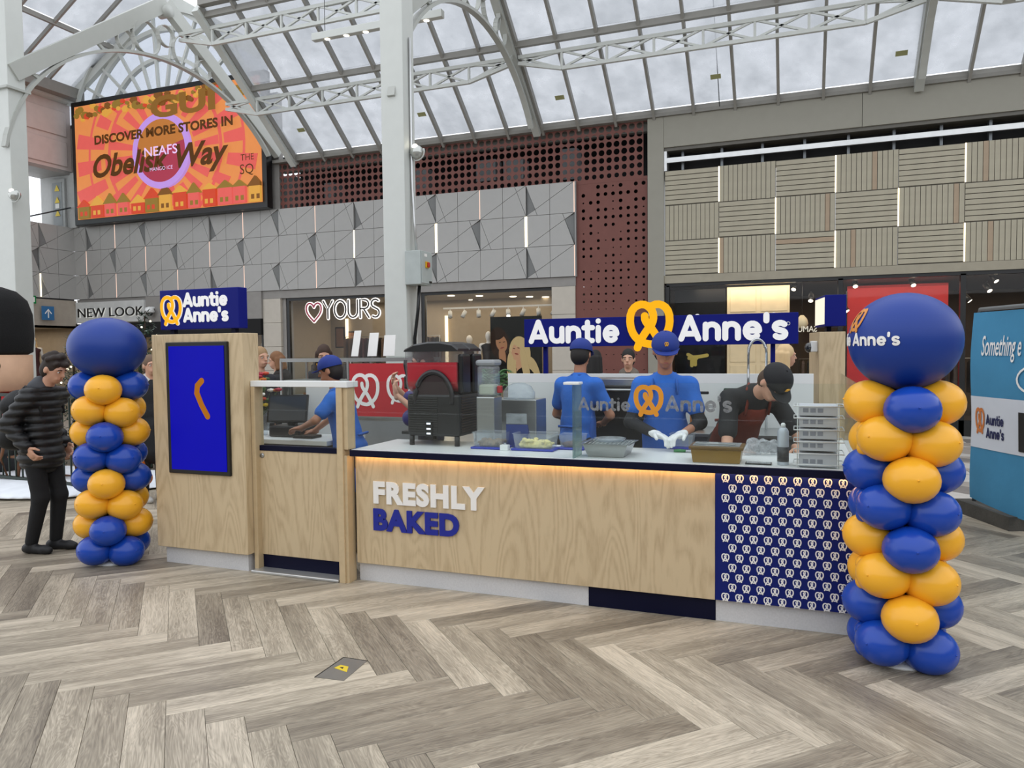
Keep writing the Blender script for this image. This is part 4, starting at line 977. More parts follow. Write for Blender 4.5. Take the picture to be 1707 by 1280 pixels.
def person(label, loc, rz, h=1.74, lean=0.0, head=(0, 0, 0), arms=(None, None), skin=None, top='#1c1c1e', sleeve='long', bottom='#15161a', shoes='#111112',
           hair='#2a1c14', hstyle='short', cap=None, apron=None, gloves=False, coat=0.0, puff=None, legs=None, res=.013, female=False, collar=None, group=None, topm=None, neck_f=.0, hipy=0.0):
    t = thing('person', label, 'person', loc, rz, group); s = h/1.75; skin = skin or m_skin
    A = lambda *p: np.array(p, float)
    hip = A(0, hipy, .93*s); T = A(0, -math.sin(lean), math.cos(lean)); Fw = A(0, -math.cos(lean), -math.sin(lean)); X = A(1, 0, 0); M = np.stack([X, -Fw, T], 1)
    sw = (.15 if female else .17)*s; sh = hip+T*.462*s; nk = hip+T*.545*s+Fw*.01
    hp, hy, hr = head; H = rotm(hp, hy, hr)                       # head frame: face along -Y, top +Z ; positive pitch looks down
    H = np.array(Matrix.Rotation(hy, 3, 'Z') @ Matrix.Rotation(hp, 3, 'X') @ Matrix.Rotation(hr, 3, 'Y'))
    hd = lambda x, y, z: nkh + H@A(x, y, z)*s*1.06
    nkd = T*.6+A(0, 0, .4)+Fw*neck_f; nkd /= np.linalg.norm(nkd); nkh = nk+nkd*.075*s
    hc = hd(0, -.02, .105)
    # --- skin
    he = [elp(hd(0, -.005, .13), A(.074, .092, .098)*s, H), elp(hd(0, -.035, .075), A(.058, .066, .078)*s, H), elp(hd(0, -.062, .02), A(.03, .03, .022)*s, H),
          cone(hd(0, -.098, .115), hd(0, -.116, .083), .009*s, .0135*s), elp(hd(.02, -.088, .048), A(.018, .016, .009)*s, H), elp(hd(-.02, -.088, .048), A(.018, .016, .009)*s, H),
          elp(hd(.035, -.083, .128), A(.028, .014, .009)*s, H), elp(hd(-.035, -.083, .128), A(.028, .014, .009)*s, H)]
    ears = [elp(hd(e*.076, .0, .095), A(.009, .02, .032)*s, H) for e in (-1, 1)]
    sk = [cone(nk-T*.06*s, nkh+H@A(0, 0, .05)*s, .056*s, .05*s), elp(hip+T*.3*s, A(.13, .085, .22)*s, M), elp(hip, A(.13, .09, .1)*s, M)]
    shp = [sh+X*e*sw for e in (-1, 1)]; AR = []
    for i, e in enumerate((-1, 1)):
        a = arms[i] or ARM(tuple(shp[i]+A(e*.05, .02, -.28*s)), tuple(shp[i]+A(e*.06, -.06, -.53*s)), (0, -.15, -1), (-e, 0, 0), (0, -1, 0), .5); AR.append(a)
        E, W = np.array(a['e'], float), np.array(a['w'], float)
        sk += [cone(shp[i], E, .045*s, .036*s), cone(E, W, .036*s, .025*s)]
    LG = legs or [((-.095, 0, .5), (-.10, .02, .09), (0, -1)), ((.095, 0, .5), (.10, .02, .09), (0, -1))]
    for i, (kn, an, fd) in enumerate(LG):
        hj = hip+A((-.09, .09)[i], 0, -.02)*s; sk += [cone(hj, A(*kn)*s, .07*s, .05*s), cone(A(*kn)*s, A(*an)*s, .05*s, .035*s)]
    body = [sdf(sk+he+ears, res, .022*s)]
    if not gloves:
        for a in AR: body.append(sdf(hand_prims(a['w'], a['d'], a['n'], a['t'], s, a['curl']), .0055, .007))
    sdf_obj('body', body, skin, t)
    if gloves:
        for a in AR: sdf_obj('glove', [sdf(hand_prims(a['w'], a['d'], a['n'], a['t'], s*1.04, a['curl'], .002), .0055, .008)], m_wht, t)
    # --- face details
    for e in (-1, 1):
        mb = MB(); c = hd(e*.031, -.083, .112); mb.ell(c, .0125*s, 10, 6); ew = mb.build('eye', m_eyew, t, True)
        MB().ell(hd(e*.031, -.0905, .1115), .0065*s, 8, 6).build('pupil', m_eye, ew, True)
        MB().tube([hd(e*.014, -.096, .129), hd(e*.032, -.097, .134), hd(e*.05, -.088, .129)], .0042*s, 5).build('eyebrow', mat('hair_'+hair, hair, .7, bump=.2, bscale=200), t, True)
    MB().tube([hd(-.022, -.092, .047), hd(-.008, -.103, .05), hd(.008, -.103, .05), hd(.022, -.092, .047)], .0048*s, 6).build('mouth', m_lip, t, True)
    # --- hair
    mh = mat('hair_'+hair, hair, .6, var=.3, scale=40, bump=.5, bscale=120, stretch=(1, 1, .3))
    hp_ = [elp(hd(0, .004, .14), A(.084, .098, .1)*s, H), elp(hd(0, .03, .09), A(.08, .075, .09)*s, H)]; face = [elp(hd(0, -.105, .075), A(.075, .06, .088)*s, H), elp(hd(0, -.06, .0), A(.12, .1, .075)*s, H)]
    if hstyle == 'curly':
        rnd = random.Random(5)
        for k in range(26):
            a, b = rnd.uniform(0, 6.28), rnd.uniform(.15, 1.25); hp_.append(elp(hd(.08*math.cos(a)*math.cos(b), -.002+.092*math.sin(a)*math.cos(b), .15+.085*math.sin(b)), A(.026, .026, .024)*s))
    if hstyle in ('long', 'bob'):
        L = .24 if hstyle == 'long' else .1
        for e in (-1, 1): hp_ += [cone(hd(e*.07, .01, .12), hd(e*.085, .0, .1-L), .032*s, .035*s), cone(hd(e*.05, .06, .12), hd(e*.06, .05, .1-L), .04*s, .04*s)]
        hp_.append(cone(hd(0, .07, .12), hd(0, .07, .1-L), .05*s, .05*s))
    if hstyle == 'bun': hp_.append(elp(hd(0, .1, .13), A(.04, .04, .04)*s))
    if hstyle != 'none': sdf_obj('hair', [sdf(hp_, .0085, .014, subs=face)], mh, t)
    # --- clothes
    tors = [elp(hip+T*.36*s, A(.155 if not female else .145, .112, .2)*s, M), elp(hip+T*.16*s+Fw*.01, A(.15, .115, .17)*s, M), elp(hip+T*.0*s, A(.155, .12, .1)*s, M), cone(nk-T*.07*s, shp[0], .062*s, .054*s), cone(nk-T*.07*s, shp[1], .062*s, .054*s), cone(nk-T*.07*s, nk-T*.03*s, .07*s, .055*s)]
    slv = []
    for i in (0, 1):
        E, W = np.array(AR[i]['e'], float), np.array(AR[i]['w'], float)
        if sleeve == 'long': slv += [cone(shp[i], E, .06*s, .052*s), cone(E, W-(W-E)*.05, .052*s, .038*s)]
        elif sleeve == 'short': slv += [cone(shp[i], shp[i]+(E-shp[i])*.62, .056*s, .058*s)]
    tm_ = topm or mat('cloth_'+top, top, .8, var=.12, scale=9, bump=.25, bscale=35)
    sdf_obj('jacket' if puff or coat else 'shirt', [sdf(tors+slv+([cone(hip-T*.02*s, hip-A(0, 0, coat)*s, .15*s, .17*s)] if coat else []), res, .045*s, ripple=puff, grow=.006+(.008 if puff else 0))], tm_, t)
    if sleeve == 'under': pass
    tr_ = [elp(hip-A(0, 0, .03)*s, A(.15, .115, .1)*s)]
    for i, (kn, an, fd) in enumerate(LG):
        hj = hip+A((-.085, .085)[i], 0, -.03)*s; tr_ += [cone(hj, A(*kn)*s, .086*s, .064*s), cone(A(*kn)*s, A(*an)*s+A(0, 0, .015), .064*s, .048*s)]
    sdf_obj('trousers', [sdf(tr_, res, .03*s, grow=.004)], mat('cloth_'+bottom, bottom, .85, var=.15, scale=9, bump=.3, bscale=30), t)
    for i, (kn, an, fd) in enumerate(LG):
        a = A(an[0], an[1], 0)*s; f = A(fd[0], fd[1], 0); f /= np.linalg.norm(f)
        sdf_obj('shoe', [sdf([cone(a+A(0, 0, .085), a+A(0, 0, .05)-f*.02, .045*s, .047*s), cone(a-f*.05+A(0, 0, .042), a+f*.13*s+A(0, 0, .036), .042*s, .04*s), cone(a+f*.13*s+A(0, 0, .036), a+f*.17*s+A(0, 0, .032), .04*s, .034*s)], .01, .02, cuts=[((0, 0, -1), -.002)])], mat('shoe_'+shoes, shoes, .6), t)
    if apron:
        ap = [elp(hip+T*.33*s+Fw*.012, A(.13, .118, .2)*s, M), elp(hip+T*.12*s+Fw*.012, A(.158, .125, .2)*s, M), cone(hip-A(0, 0, .02)*s+Fw*.02, hip-A(0, 0, .28)*s+Fw*.03, .15*s, .17*s)]
        pl = -Fw; sdf_obj('apron', [sdf(ap, res, .05, cuts=[(tuple(pl), float(pl@hip)+.02), ((0, 0, 1) if lean < .6 else tuple(T), float((hip+T*.46*s)[2]) if lean < .6 else float(T@hip)+.46*s)], grow=.012)], mat('apron_'+apron, apron, .85, var=.08, bump=.2, bscale=30), t)
        for e in (-1, 1): MB().tube([hip+T*.42*s+Fw*.12*s+X*e*.09*s, hip+T*.5*s+Fw*.085*s+X*e*.085*s, hip+T*.55*s+Fw*.0*s+X*e*.075*s, nk-Fw*.07*s+X*e*.03], .011, 6).build('apron_strap', MATS['apron_'+apron], t, True)
        MB().tube([hip+T*.1*s-Fw*.13*s+X*e*x for e, x in ((-1, .1), (-1, .03), (1, .03), (1, .1))], .012, 6).build('apron_tie', MATS['apron_'+apron], t, True)
    if collar: sdf_obj('collar', [sdf([cone(nk-X*.05*s-T*.01, nk+X*.05*s-T*.01, .055*s), cone(nk-Fw*.04+T*.02, nk-Fw*.085-T*.05, .08*s, .095*s), cone(nk-X*.07*s-Fw*.04, nk+X*.07*s-Fw*.04, .06*s)], .011, .03)], mat('cloth_'+collar, collar, .85, var=.12, bump=.2, bscale=35), t)
    if cap:
        mc = mat('cap_'+cap, cap, .75, var=.05); cx = [tuple(H[:, i]) for i in range(3)]
        o_ = hd(0, .0, .145); prof = [(.106*math.cos(R(a)), .1*math.sin(R(a))) for a in range(0, 91, 10)]
        mb = MB(); n = 24
        vs = [o_+H@A(r*math.cos(2*math.pi*k/n)*.93, r*math.sin(2*math.pi*k/n)*1.08, z)*s for r, z in [(.104, -.014)]+prof for k in range(n)]; fs = []
        for i in range(len(prof)):
            for k in range(n): fs.append((i*n+k, i*n+(k+1) % n, (i+1)*n+(k+1) % n, (i+1)*n+k))
        mb.add(vs, fs, True); cp_ = mb.build('cap_crown', mc, t, True)
        MB().ell(o_+H@A(0, 0, .098)*s, .008*s, 8, 5).build('cap_button', mc, cp_, True)
        br = [(.076*math.cos(R(a))*1.08, -.093-.085*math.sin(R(a))) for a in range(0, 181, 15)]; br = [(.097, -.048)]+br+[(-.097, -.048)]
        mb = MB(); k = len(br); up_ = lambda x, y, z: o_+H@A(x, y, z-.02-.9*x*x+.12*(y+.09))*s
        mb.add([up_(x, y, .012) for x, y in br]+[up_(x, y, .006) for x, y in br], [tuple(range(k)), tuple(range(k, 2*k))[::-1]]+[(i, (i+1) % k, (i+1) % k+k, i+k) for i in range(k)])
        mb.build('cap_brim', mc, t, True)
        em = MB(); pretzel(em, 0, 0, .03*s, lambda a, b, d: tuple(o_+H@A(a, -.108-d+.25*b*b-.0, .04+b)*s*1.0), .004, .007, .14); em.build('cap_emblem', m_yl, t, True)
    return t
# ================================================================ BALLOON COLUMNS
m_bb = mat('balloon_blue', '#1443a8', .24, var=.02, spec=.45); m_by = mat('balloon_yellow', '#f4b12c', .27, var=.02, spec=.45); m_bt = mat('balloon_matt_blue', '#0f3588', .42, var=.02, spec=.4)
def balloon_mesh(name, m, nip=True):
    prof = [(math.sin(math.pi*i/16)*(1-.05*math.cos(math.pi*i/16)), -math.cos(math.pi*i/16)) for i in range(17)]
    mb = MB(); mb.lathe([(max(r, 0)*.14, z*.155) for r, z in prof], n=24)
    mb.ell((0, 0, .155), (.006, .006, .007), 8, 5); o = mb.build(name, m); return o
pb, py_ = balloon_mesh('balloon', m_bb), balloon_mesh('balloon', m_by)
def balloon_column(label, loc, centre0, spin, tilt, dz_, bs):
    t = thing('balloon_column', label, 'balloon column', loc)
    MB().cyl((0, 0, 0), (0, 0, 1.75), .016, n=10).build('pole', m_wht, t, True); MB().lathe([(.14, 0), (.14, .012), (.02, .03)], n=20).build('base_plate', m_wht, t, True)
    view = math.atan2(-loc[1], -loc[0])
    for lv in range(8):
        z = .13*bs+dz_*(7-lv); even = lv % 2
        side = py_ if (lv // 2 % 2 == (0 if centre0 == 'b' else 1)) ^ (even and centre0 != 'b') else pb
        if even: side = py_ if lv % 4 == 1 else pb
        cen = pb if side is py_ else py_
        for k in range(4):
            a = view+spin+math.pi/2*k+(math.pi/4 if even else 0)
            src = (side if even else (cen if k in (0, 2) else side))
            r = (.165 if not (k == 0 and not even) else .185)*bs
            o = inst(src, t, (r*math.cos(a), r*math.sin(a), z+(.012 if k % 2 else -.012))); o.rotation_euler = (0, R(82+6*((lv*3+k) % 3)), a); o.scale = (.93*bs, 1.04*bs, bs)
            if not even and k == 1 or (even and k == 3 and lv % 2):
                pass
    # small inflated tails peeping out between the big ones
    for lv in (1, 3, 5, 7) if tilt else ():
        z = .13*bs+dz_*(7-lv); a = view-tilt
        src = py_ if lv % 4 == 1 else pb
        for dz, q in ((.05, .2), (-.045, .2)):
            o = inst(src, t, (q*math.cos(a), q*math.sin(a), z+dz)); o.scale = (.33, .33, .3); o.rotation_euler = (0, R(90), a); o.name = 'balloon_tail'
    return t
bcr = balloon_column('right blue and yellow balloon column with printed giant balloon on top', (.535, 4.47, 0), 'b', R(13), R(62), .181, .93)
bcl = balloon_column('left blue and yellow balloon column beside the screen totem', (-5.245, 4.53, 0), 'y', R(-13), R(0), .188, .93)
def top_balloon(t, rx_, rz_, z):
    prof = [(math.sin(math.pi*i/24), -math.cos(math.pi*i/24)) for i in range(25)]
    return MB().lathe([(r*rx_, z+q*rz_*(1.0 if q > 0 else 1.06)) for r, q in prof], n=40).build('giant_balloon', m_bt, t, True)
gr_ = top_balloon(bcr, .276, .25, 1.735); gl_ = top_balloon(bcl, .292, .24, 1.765)
def wrap(rx_, rz_, z, phi0):
    def f(a, b, d):
        q = max(-.95, min(.95, b/rz_)); rr = rx_*math.sqrt(1-q*q)+d+.002; ph = phi0+a/rx_
        return (rr*math.cos(ph), rr*math.sin(ph), z+b)
    return f
vw = math.atan2(-4.47, -.535)
mb = MB(); wf_ = wrap(.276, .25, 1.735, vw-1.02); wd_ = logo_width("Auntie Anne's", .07)
logo_text(mb, "Auntie Anne's", wf_, -wd_/2-.02, -.03, .07, 0, .002); mb.build('printed_lettering', m_whp, bcr, True)
mb = MB(); pretzel(mb, -.02, .105, .13, wf_, 0, .002); mb.build('printed_pretzel', mat('print_orange', '#d2883c', .5), bcr, True)
for o in (pb, py_): bpy.data.objects.remove(o)
# ================================================================ PEOPLE
BLUE, CAPB = '#2463bb', '#163080'
pT = person
# customer with backpack at the left
man = person('young man in black puffer jacket with backpack looking down', AZ(70, 920, 0)+Vector((0, .03, 0)), R(100), 1.70, lean=.10, head=(.42, .02, 0), neck_f=.55,
    arms=(ARM((-.225, .1, 1.13), (-.215, -.06, .93), (.05, -.6, -.8), (.8, -.3, 0), (0, -.6, .4), .6), ARM((.225, .1, 1.13), (.21, -.05, .92), (0, -.5, -.8), (-1, 0, 0), (0, -.6, .4), .6)),
    top='#1b1c20', bottom='#0f1012', shoes='#141416', hair='#2b211b', hstyle='curly', puff=((0, 0, 1), .066, .019), coat=.05, res=.0115, collar='#45474b', topm=mat('puffer_black', '#0e0f11', .5, var=.1),
    legs=[((-.08, -.05, .5), (-.08, .06, .09), (0, -1)), ((.085, -.09, .5), (.085, -.04, .09), (.1, -1))])
sdf_obj('backpack', [sdf([cone((-.1, .215, 1.0), (.1, .215, 1.0), .1), cone((-.1, .2, 1.27), (.1, .2, 1.27), .08), cone((0, .21, 1.0), (0, .2, 1.3), .11)], .013, .06)], mat('pack_black', '#121315', .7, bump=.2), None)
bk = bpy.context.scene.objects['backpack']; bk.location = man.location; bk.rotation_euler = man.rotation_euler; tag(bk, 'black backpack worn by the young man in the puffer jacket', 'backpack')
mb = MB()
for e in (-1, 1): MB().tube([(e*.11, .12, 1.36), (e*.12, .02, 1.44), (e*.12, -.1, 1.36), (e*.12, -.13, 1.2)], .014, 6).build('strap', MATS['pack_black'], bk, True)
# staff
person('worker in blue cap leaning on the till counter', (-3.56, 5.5, 0), R(-80), 1.66, lean=.28, head=(.25, .05, 0), skin=m_skin2, top=BLUE, sleeve='short', bottom='#17181d', cap=CAPB, apron='#2b5cae', hair='#1a1310', female=True, res=.0115,
    arms=(ARM((-.24, -.22, 1.18), (-.22, -.47, .995), (.05, -1, -.12), (0, -.1, -1), (1, 0, 0), .12), ARM((.26, -.22, 1.14), (.12, -.42, 1.06), (-.3, -.8, -.1), (0, 0, -1), (-1, 0, 0), .5)))
person('worker in blue seen from behind at the oven', (-1.78, 6.22, 0), R(162), 1.76, lean=.10, head=(.2, .25, 0), skin=m_skin2, top=BLUE, sleeve='short', bottom='#17181d', cap=CAPB, apron='#2b5cae', hair='#18120f', res=.0115,
    arms=(ARM((-.27, -.12, 1.14), (-.1, -.28, 1.05), (.6, -.6, 0), (0, 0, -1), (1, 0, 0), .5), ARM((.29, -.12, 1.13), (.25, -.33, 1.03), (-.2, -1, 0), (0, 0, -1), (-1, 0, 0), .5)))
wc = person('worker in blue cap and gloves facing the viewer at the counter', (-.93, 5.7, 0), R(8), 1.80, lean=.13, head=(.32, .1, 0), neck_f=.3, skin=m_skin2, top=BLUE, sleeve='short', bottom='#17181d', cap=CAPB, apron='#2c60b4', hair='#15100d', gloves=True, res=.0115,
    arms=(ARM((-.25, -.14, 1.16), (-.06, -.40, 1.1), (.75, -.6, -.2), (0, -.4, -1), (.3, -1, 0), .6), ARM((.255, -.13, 1.16), (.12, -.40, 1.1), (-.6, -.75, -.15), (0, -.4, -1), (-.3, -1, 0), .6)))
mu = mat('undersleeve_black', '#15161a', .8, bump=.2)
for i, (e, w_) in enumerate((((-.25, -.14, 1.16), (-.06, -.40, 1.1)), ((.255, -.13, 1.16), (.12, -.40, 1.1)))):
    a, b, s0 = np.array(e), np.array(w_), np.array(((-.17, .17)[i], -.06, 1.39))
    f = .9 if i == 0 else .45
    sdf_obj('undersleeve', [sdf([cone(s0+(a-s0)*.5, a, .052, .047), cone(a, a+(b-a)*f, .047, .036)], .011, .03)], mu, wc)
person('worker in black cap bending low over the sink side', (-.42, 5.88, 0), R(34), 1.84, lean=.74, head=(1.0, .1, .1), neck_f=1.1, top='#17181a', sleeve='short', bottom='#131417', cap='#131416', apron='#7a2f1d', hair='#4a3a2c', res=.0115, hipy=.12,
    arms=(ARM((-.30, -.38, .98), (-.22, -.50, .99), (.2, -1, -.2), (0, 0, -1), (1, 0, 0), .4), ARM((.3, -.40, 1.0), (.16, -.52, 1.0), (-.2, -1, -.2), (0, 0, -1), (-1, 0, 0), .4)))
# customers
person('older woman with short brown hair between balloons and totem', (-7.0, 6.6, 0), R(70), 1.66, head=(.05, 0, 0), top='#191a1d', bottom='#121214', hair='#6b5544', hstyle='short', female=True, coat=.3, collar='#c9c8c6', shoes='#b9b7b2')
person('woman with tied blond hair right of the totem', (-5.93, 7.2, 0), R(75), 1.74, head=(.05, 0, 0), top='#2b2a30', bottom='#1b1b1f', hair='#9a7c58', hstyle='bun', female=True)
person('woman with brown bob in a black coat', (-6.67, 8.5, 0), R(-60), 1.69, head=(.15, 0, 0), top='#1b1a1c', bottom='#1b1b1f', hair='#7a5334', hstyle='bob', female=True, coat=.3, collar='#2a2523')
person('dark haired woman behind the worker in the cap', (-5.55, 7.95, 0), R(20), 1.77, head=(.3, .3, 0), top='#26232a', bottom='#1b1b1f', hair='#3a2519', hstyle='long', female=True)
person('person in dark clothes raising a phone behind the slush machine', (-3.17, 6.2, 0), R(-65), 1.7, lean=.05, head=(.2, 0, 0), top='#1d1b26', sleeve='short', bottom='#17171c', hair='#241b16', hstyle='short',
    arms=(ARM((-.26, -.16, 1.17), (-.18, -.34, 1.38), (.1, -.2, 1), (.3, 1, 0), (1, 0, 0), .7), ARM((.27, -.1, 1.15), (.2, -.3, 1.32), (-.1, -.2, 1), (-.3, 1, 0), (-1, 0, 0), .7)))
person('woman with black hair facing the viewer below the main sign', (-1.92, 9.05, 0), R(5), 1.67, head=(.05, 0, 0), top='#23211f', bottom='#1b1b1f', hair='#15110f', hstyle='bun', female=True, collar='#6a6258', skin=m_skin)
person('person with black hair in a silver padded coat', (-2.5, 9.65, 0), R(170), 1.66, head=(.1, 0, 0), bottom='#1b1b1f', hair='#141110', hstyle='long', female=True, top='#b9bcc0', topm=mat('silver_puffer', '#c3c6ca', .25, .6), puff=((0, 0, 1), .07, .016), coat=.1)
person('woman with long blond hair in a white fur coat', (-.13, 8.6, 0), R(125), 1.7, head=(.05, -.2, 0), bottom='#2a2a2e', hair='#d8b98a', hstyle='long', female=True, top='#e4e0dc', topm=mat('white_fur', '#e6e3df', .95, var=.05, bump=1.0, bscale=90), coat=.25)
# ================================================================ THINGS ON AND BEHIND THE COUNTER
CT = .9905
def at_top(u, v): return AZ(u, v, .99)
# ---- slush machine: two bowls over a vented body
sl = thing('slush_machine', 'black twin bowl slush machine full of red ice drink', 'slush machine', (-2.66, 5.2, .99))
m_red = mat('red_slush', '#c3122a', .25, var=.06, scale=30, coat=.5); g_bowl = glass('bowl_clear', (.86, .87, .88), .1, dirt=.18, dirtcol=(.8, .8, .8), dscale=6)
MB().bbox(-2.88, -2.44, 4.98, 5.42, 1.06, 1.37, .02).build('body', mat('body_black', '#1a1a1b', .4), sl)
for x in (-2.85, -2.47):
    for y in (5.0, 5.38): MB().cyl((x, y, .991), (x, y, 1.06), .02, n=10).build('foot', m_blackp, sl)
for k in range(14): MB().bbox(-2.443, -2.435, 5.02, 5.38, 1.09+.019*k, 1.1+.019*k, .002).build('vent_slat', mat('vent_brown', '#3c3029', .5), sl)
for k in range(16): MB().bbox(-2.86, -2.62, 4.973, 4.981, 1.08+.017*k, 1.088+.017*k, .002).build('front_rib', mat('rib_black', '#242423', .4), sl)
dp_ = MB().bbox(-2.72, -2.66, 4.968, 4.978, 1.06, 1.17, .003).build('control_display', m_blackp, sl)
for z in (1.075, 1.11, 1.148): MB().box(-2.708, -2.675, 4.966, 4.968, z, z+.012).build('display_digit', emis('digit_white', '#e9efff', 1.6), dp_)
def bowl_prims(y0, y1, z0, z1, g=0.0):
    yc, r = (y0+y1)/2, (y1-y0)/2-g; zb = z0+r
    return yc, r, zb
for i, (y0, y1) in enumerate(((4.99, 5.19), (5.21, 5.41))):
    yc, r = (y0+y1)/2, (y1-y0)/2
    def bowl(x0, x1, z0, zt, rr, m, name, flare=0.0):
        prof = [(yc+rr*math.sin(R(a)), z0+rr-rr*math.cos(R(a))) for a in range(-90, 91, 15)]; prof = [(yc-rr-flare, zt)]+prof+[(yc+rr+flare, zt)]
        n = len(prof); return MB().add([(x, y, z) for x in (x0, x1) for y, z in prof], [tuple(range(n)), tuple(range(n, 2*n))[::-1]]+[(k, k+1, k+1+n, k+n) for k in range(n-1)]+[(n-1, 0, n, 2*n-1)]).build(name, m, sl)
    bowl(-2.89, -2.46, 1.37, 1.68, r, g_bowl, 'bowl', .01); bowl(-2.882, -2.468, 1.38, 1.60, r-.012, m_red, 'slush', .0)
    pr = [(x, z) for x, z in ((-2.9, 1.68), (-2.45, 1.68), (-2.45, 1.70), (-2.5, 1.735), (-2.6, 1.752), (-2.7, 1.752), (-2.82, 1.735), (-2.9, 1.70))]
    n = len(pr); ys = (y0-.01, y0+.01, y1-.01, y1+.01); zz = (0, .012, .012, 0)
    lid = MB().add([(x, ys[j], z-(0.012 if j in (0, 3) and z > 1.69 else 0)) for j in range(4) for x, z in pr], [tuple(range(n)), tuple(range(3*n, 4*n))[::-1]]+[(j*n+k, j*n+(k+1) % n, (j+1)*n+(k+1) % n, (j+1)*n+k) for j in range(3) for k in range(n)]).build('lid', m_blackp, sl)
    MB().bbox(-2.95, -2.885, yc-.03, yc+.03, 1.40, 1.5, .012).build('tap', m_blackp, sl); MB().tube([(-2.93, yc, 1.5), (-2.95, yc, 1.58), (-2.945, yc, 1.62)], .015, 8).build('tap_lever', m_blackp, sl)
    MB().bbox(-2.466, -2.425, y0+.02, y1-.02, 1.37, 1.66, .015).build('rear_cover', m_blackp, sl)
mb = MB(); mb.tube([(-2.655+.155*math.cos(R(a)), 4.985, 1.33+.2*math.sin(R(a))) for a in range(190, -11, -10)], .02, 8); mb.build('arch_tube', mat('arch_dark', '#1d1b1d', .35), sl)
MB().prism([(-2.655+.15*math.cos(R(a)), 1.33+.195*math.sin(R(a))) for a in range(0, 181, 12)], front(4.988), -.004, 0).build('arch_plate', mat('plate_dark', '#2a1a1c', .4), sl)
MB().box(-2.434, -2.428, 5.05, 5.12, 1.42, 1.53).build('warning_label', mat('label_yellow', '#d8c21c', .5), sl)
MB().bbox(-2.97, -2.88, 5.05, 5.35, 1.06, 1.085, .005).build('drip_tray', m_blackp, sl)
sl.location += Vector((.1, .06, 0)); sl.scale = (1, 1, 1.03)
# ---- juice dispenser
jd = thing('juice_dispenser', 'clear drink tank on a steel stand right of the slush machine', 'dispenser', (-2.28, 5.22, .99))
MB().bbox(-2.35, -2.2, 5.14, 5.3, .991, 1.36, .01).build('stand', m_ss, jd); MB().bbox(-2.345, -2.205, 5.15, 5.29, 1.362, 1.59, .02).build('tank', g_tub, jd)
MB().bbox(-2.335, -2.215, 5.16, 5.28, 1.37, 1.45, .015).build('lemonade', mat('lemonade', '#b9bca0', .2), jd); MB().bbox(-2.355, -2.195, 5.14, 5.3, 1.59, 1.635, .02).build('lid', mat('lid_grey', '#8b8f92', .4), jd)
MB().bbox(-2.2, -2.165, 5.19, 5.23, 1.385, 1.44, .008).build('tap', mat('tap_red', '#a62023', .4), jd)
jd.location.x += .1
# ---- steel box, folder stand
o = thing('steel_dispenser_box', 'brushed steel box behind the food tubs', 'box', (-2.12, 5.7, .86))
prep2 = thing('rear_shelf_unit', 'grey shelf unit carrying the steel box behind the front counter', 'shelf unit', (-2.1, 5.72, 0))
MB().bbox(-2.35, -1.85, 5.55, 5.9, .82, .859, .004).build('shelf', m_ss, prep2); MB().bbox(-2.33, -1.87, 5.57, 5.88, 0, .82, .004).build('carcass', mat('unit_grey', '#5a5d60', .5), prep2)
MB().bbox(-2.32, -1.93, 5.6, 5.86, .861, 1.31, .008).build('body', m_ss, o); MB().lathe([(.13, 0), (.13, .05), (.1, .1), (.05, .125), (0, .13)], (-2.12, 5.73, 1.311), 24).build('dome', g_tub, o)
ns_ = thing('price_stand', 'dark blue card stand behind the food tubs', 'card stand', (-1.93, 5.14, .99))
MB().prism([(-2.0, .991), (-1.83, .991), (-1.83, 1.16), (-2.0, 1.16)], front(5.12), -.006, 0).build('card', mat('card_blue', '#283a78', .4), ns_)
MB().prism([(0, 0), (.1, 0), (.0, .16)], lambda a, b, d: (-1.83+d, 5.125+a, .991+b), -.006, 0).build('brace', MATS['card_blue'], ns_)
MB().prism([(-2.0, 1.165), (-1.84, 1.165), (-1.84, 1.24), (-2.0, 1.24)], front(5.125), -.004, 0).build('clear_card', g_tub, ns_)
# ---- food tubs with blue lids underneath
m_blid = mat('tub_lid_blue', '#2638a0', .35)
def tub(label, u0, u1, v, food, fm, depth=.17, h=.1):
    a, b = at_top(u0, v), at_top(u1, v); x0, x1 = a.x, b.x; y0 = (a.y+b.y)/2; t = thing('food_tub', label, 'tub', ((x0+x1)/2, y0+depth/2, .99), 0, 'food tubs on the counter')
    MB().bbox(x0-.015, x1+.015, y0-.012, y0+depth+.012, .9905, 1.006, .006).build('lid_base', m_blid, t)
    mb = MB(); k = .012; bot = [(x0+k, y0+k), (x1-k, y0+k), (x1-k, y0+depth-k), (x0+k, y0+depth-k)]; topq = [(x0, y0), (x1, y0), (x1, y0+depth), (x0, y0+depth)]
    V_ = [(*p, 1.008) for p in bot]+[(*p, 1.008+h) for p in topq]+[(p[0]+(.008 if i in (1, 2) else -.008), p[1]+(.008 if i > 1 else -.008), 1.008+h+.004) for i, p in enumerate(topq)]
    mb.add(V_, [(3, 2, 1, 0)]+[(i, (i+1) % 4, 4+(i+1) % 4, 4+i) for i in range(4)]+[(4+i, 4+(i+1) % 4, 8+(i+1) % 4, 8+i) for i in range(4)]).build('tub_wall', g_tub, t)
    if food:
        rn = random.Random(u0); pr = [elp((rn.uniform(x0+.03, x1-.03), rn.uniform(y0+.03, y0+depth-.03), 1.014+rn.uniform(0, food)), (rn.uniform(.012, .022),)*2+(rn.uniform(.01, .016),)) for _ in range(60)]+[elp(((x0+x1)/2, y0+depth/2, 1.016), ((x1-x0)/2-.02, depth/2-.02, food*.8))]
        sdf_obj('food_heap', [(lambda r: (r[0]-np.array(t.location), r[1]))(sdf(pr, .006, .006, cuts=[((0, 0, -1), -1.0095)]))], fm, t)
    return t
tub('tub of brown dough bites leftmost on the counter', 785, 840, 749, .04, mat('bites_brown', '#6f5a3c', .7, var=.4, scale=60))
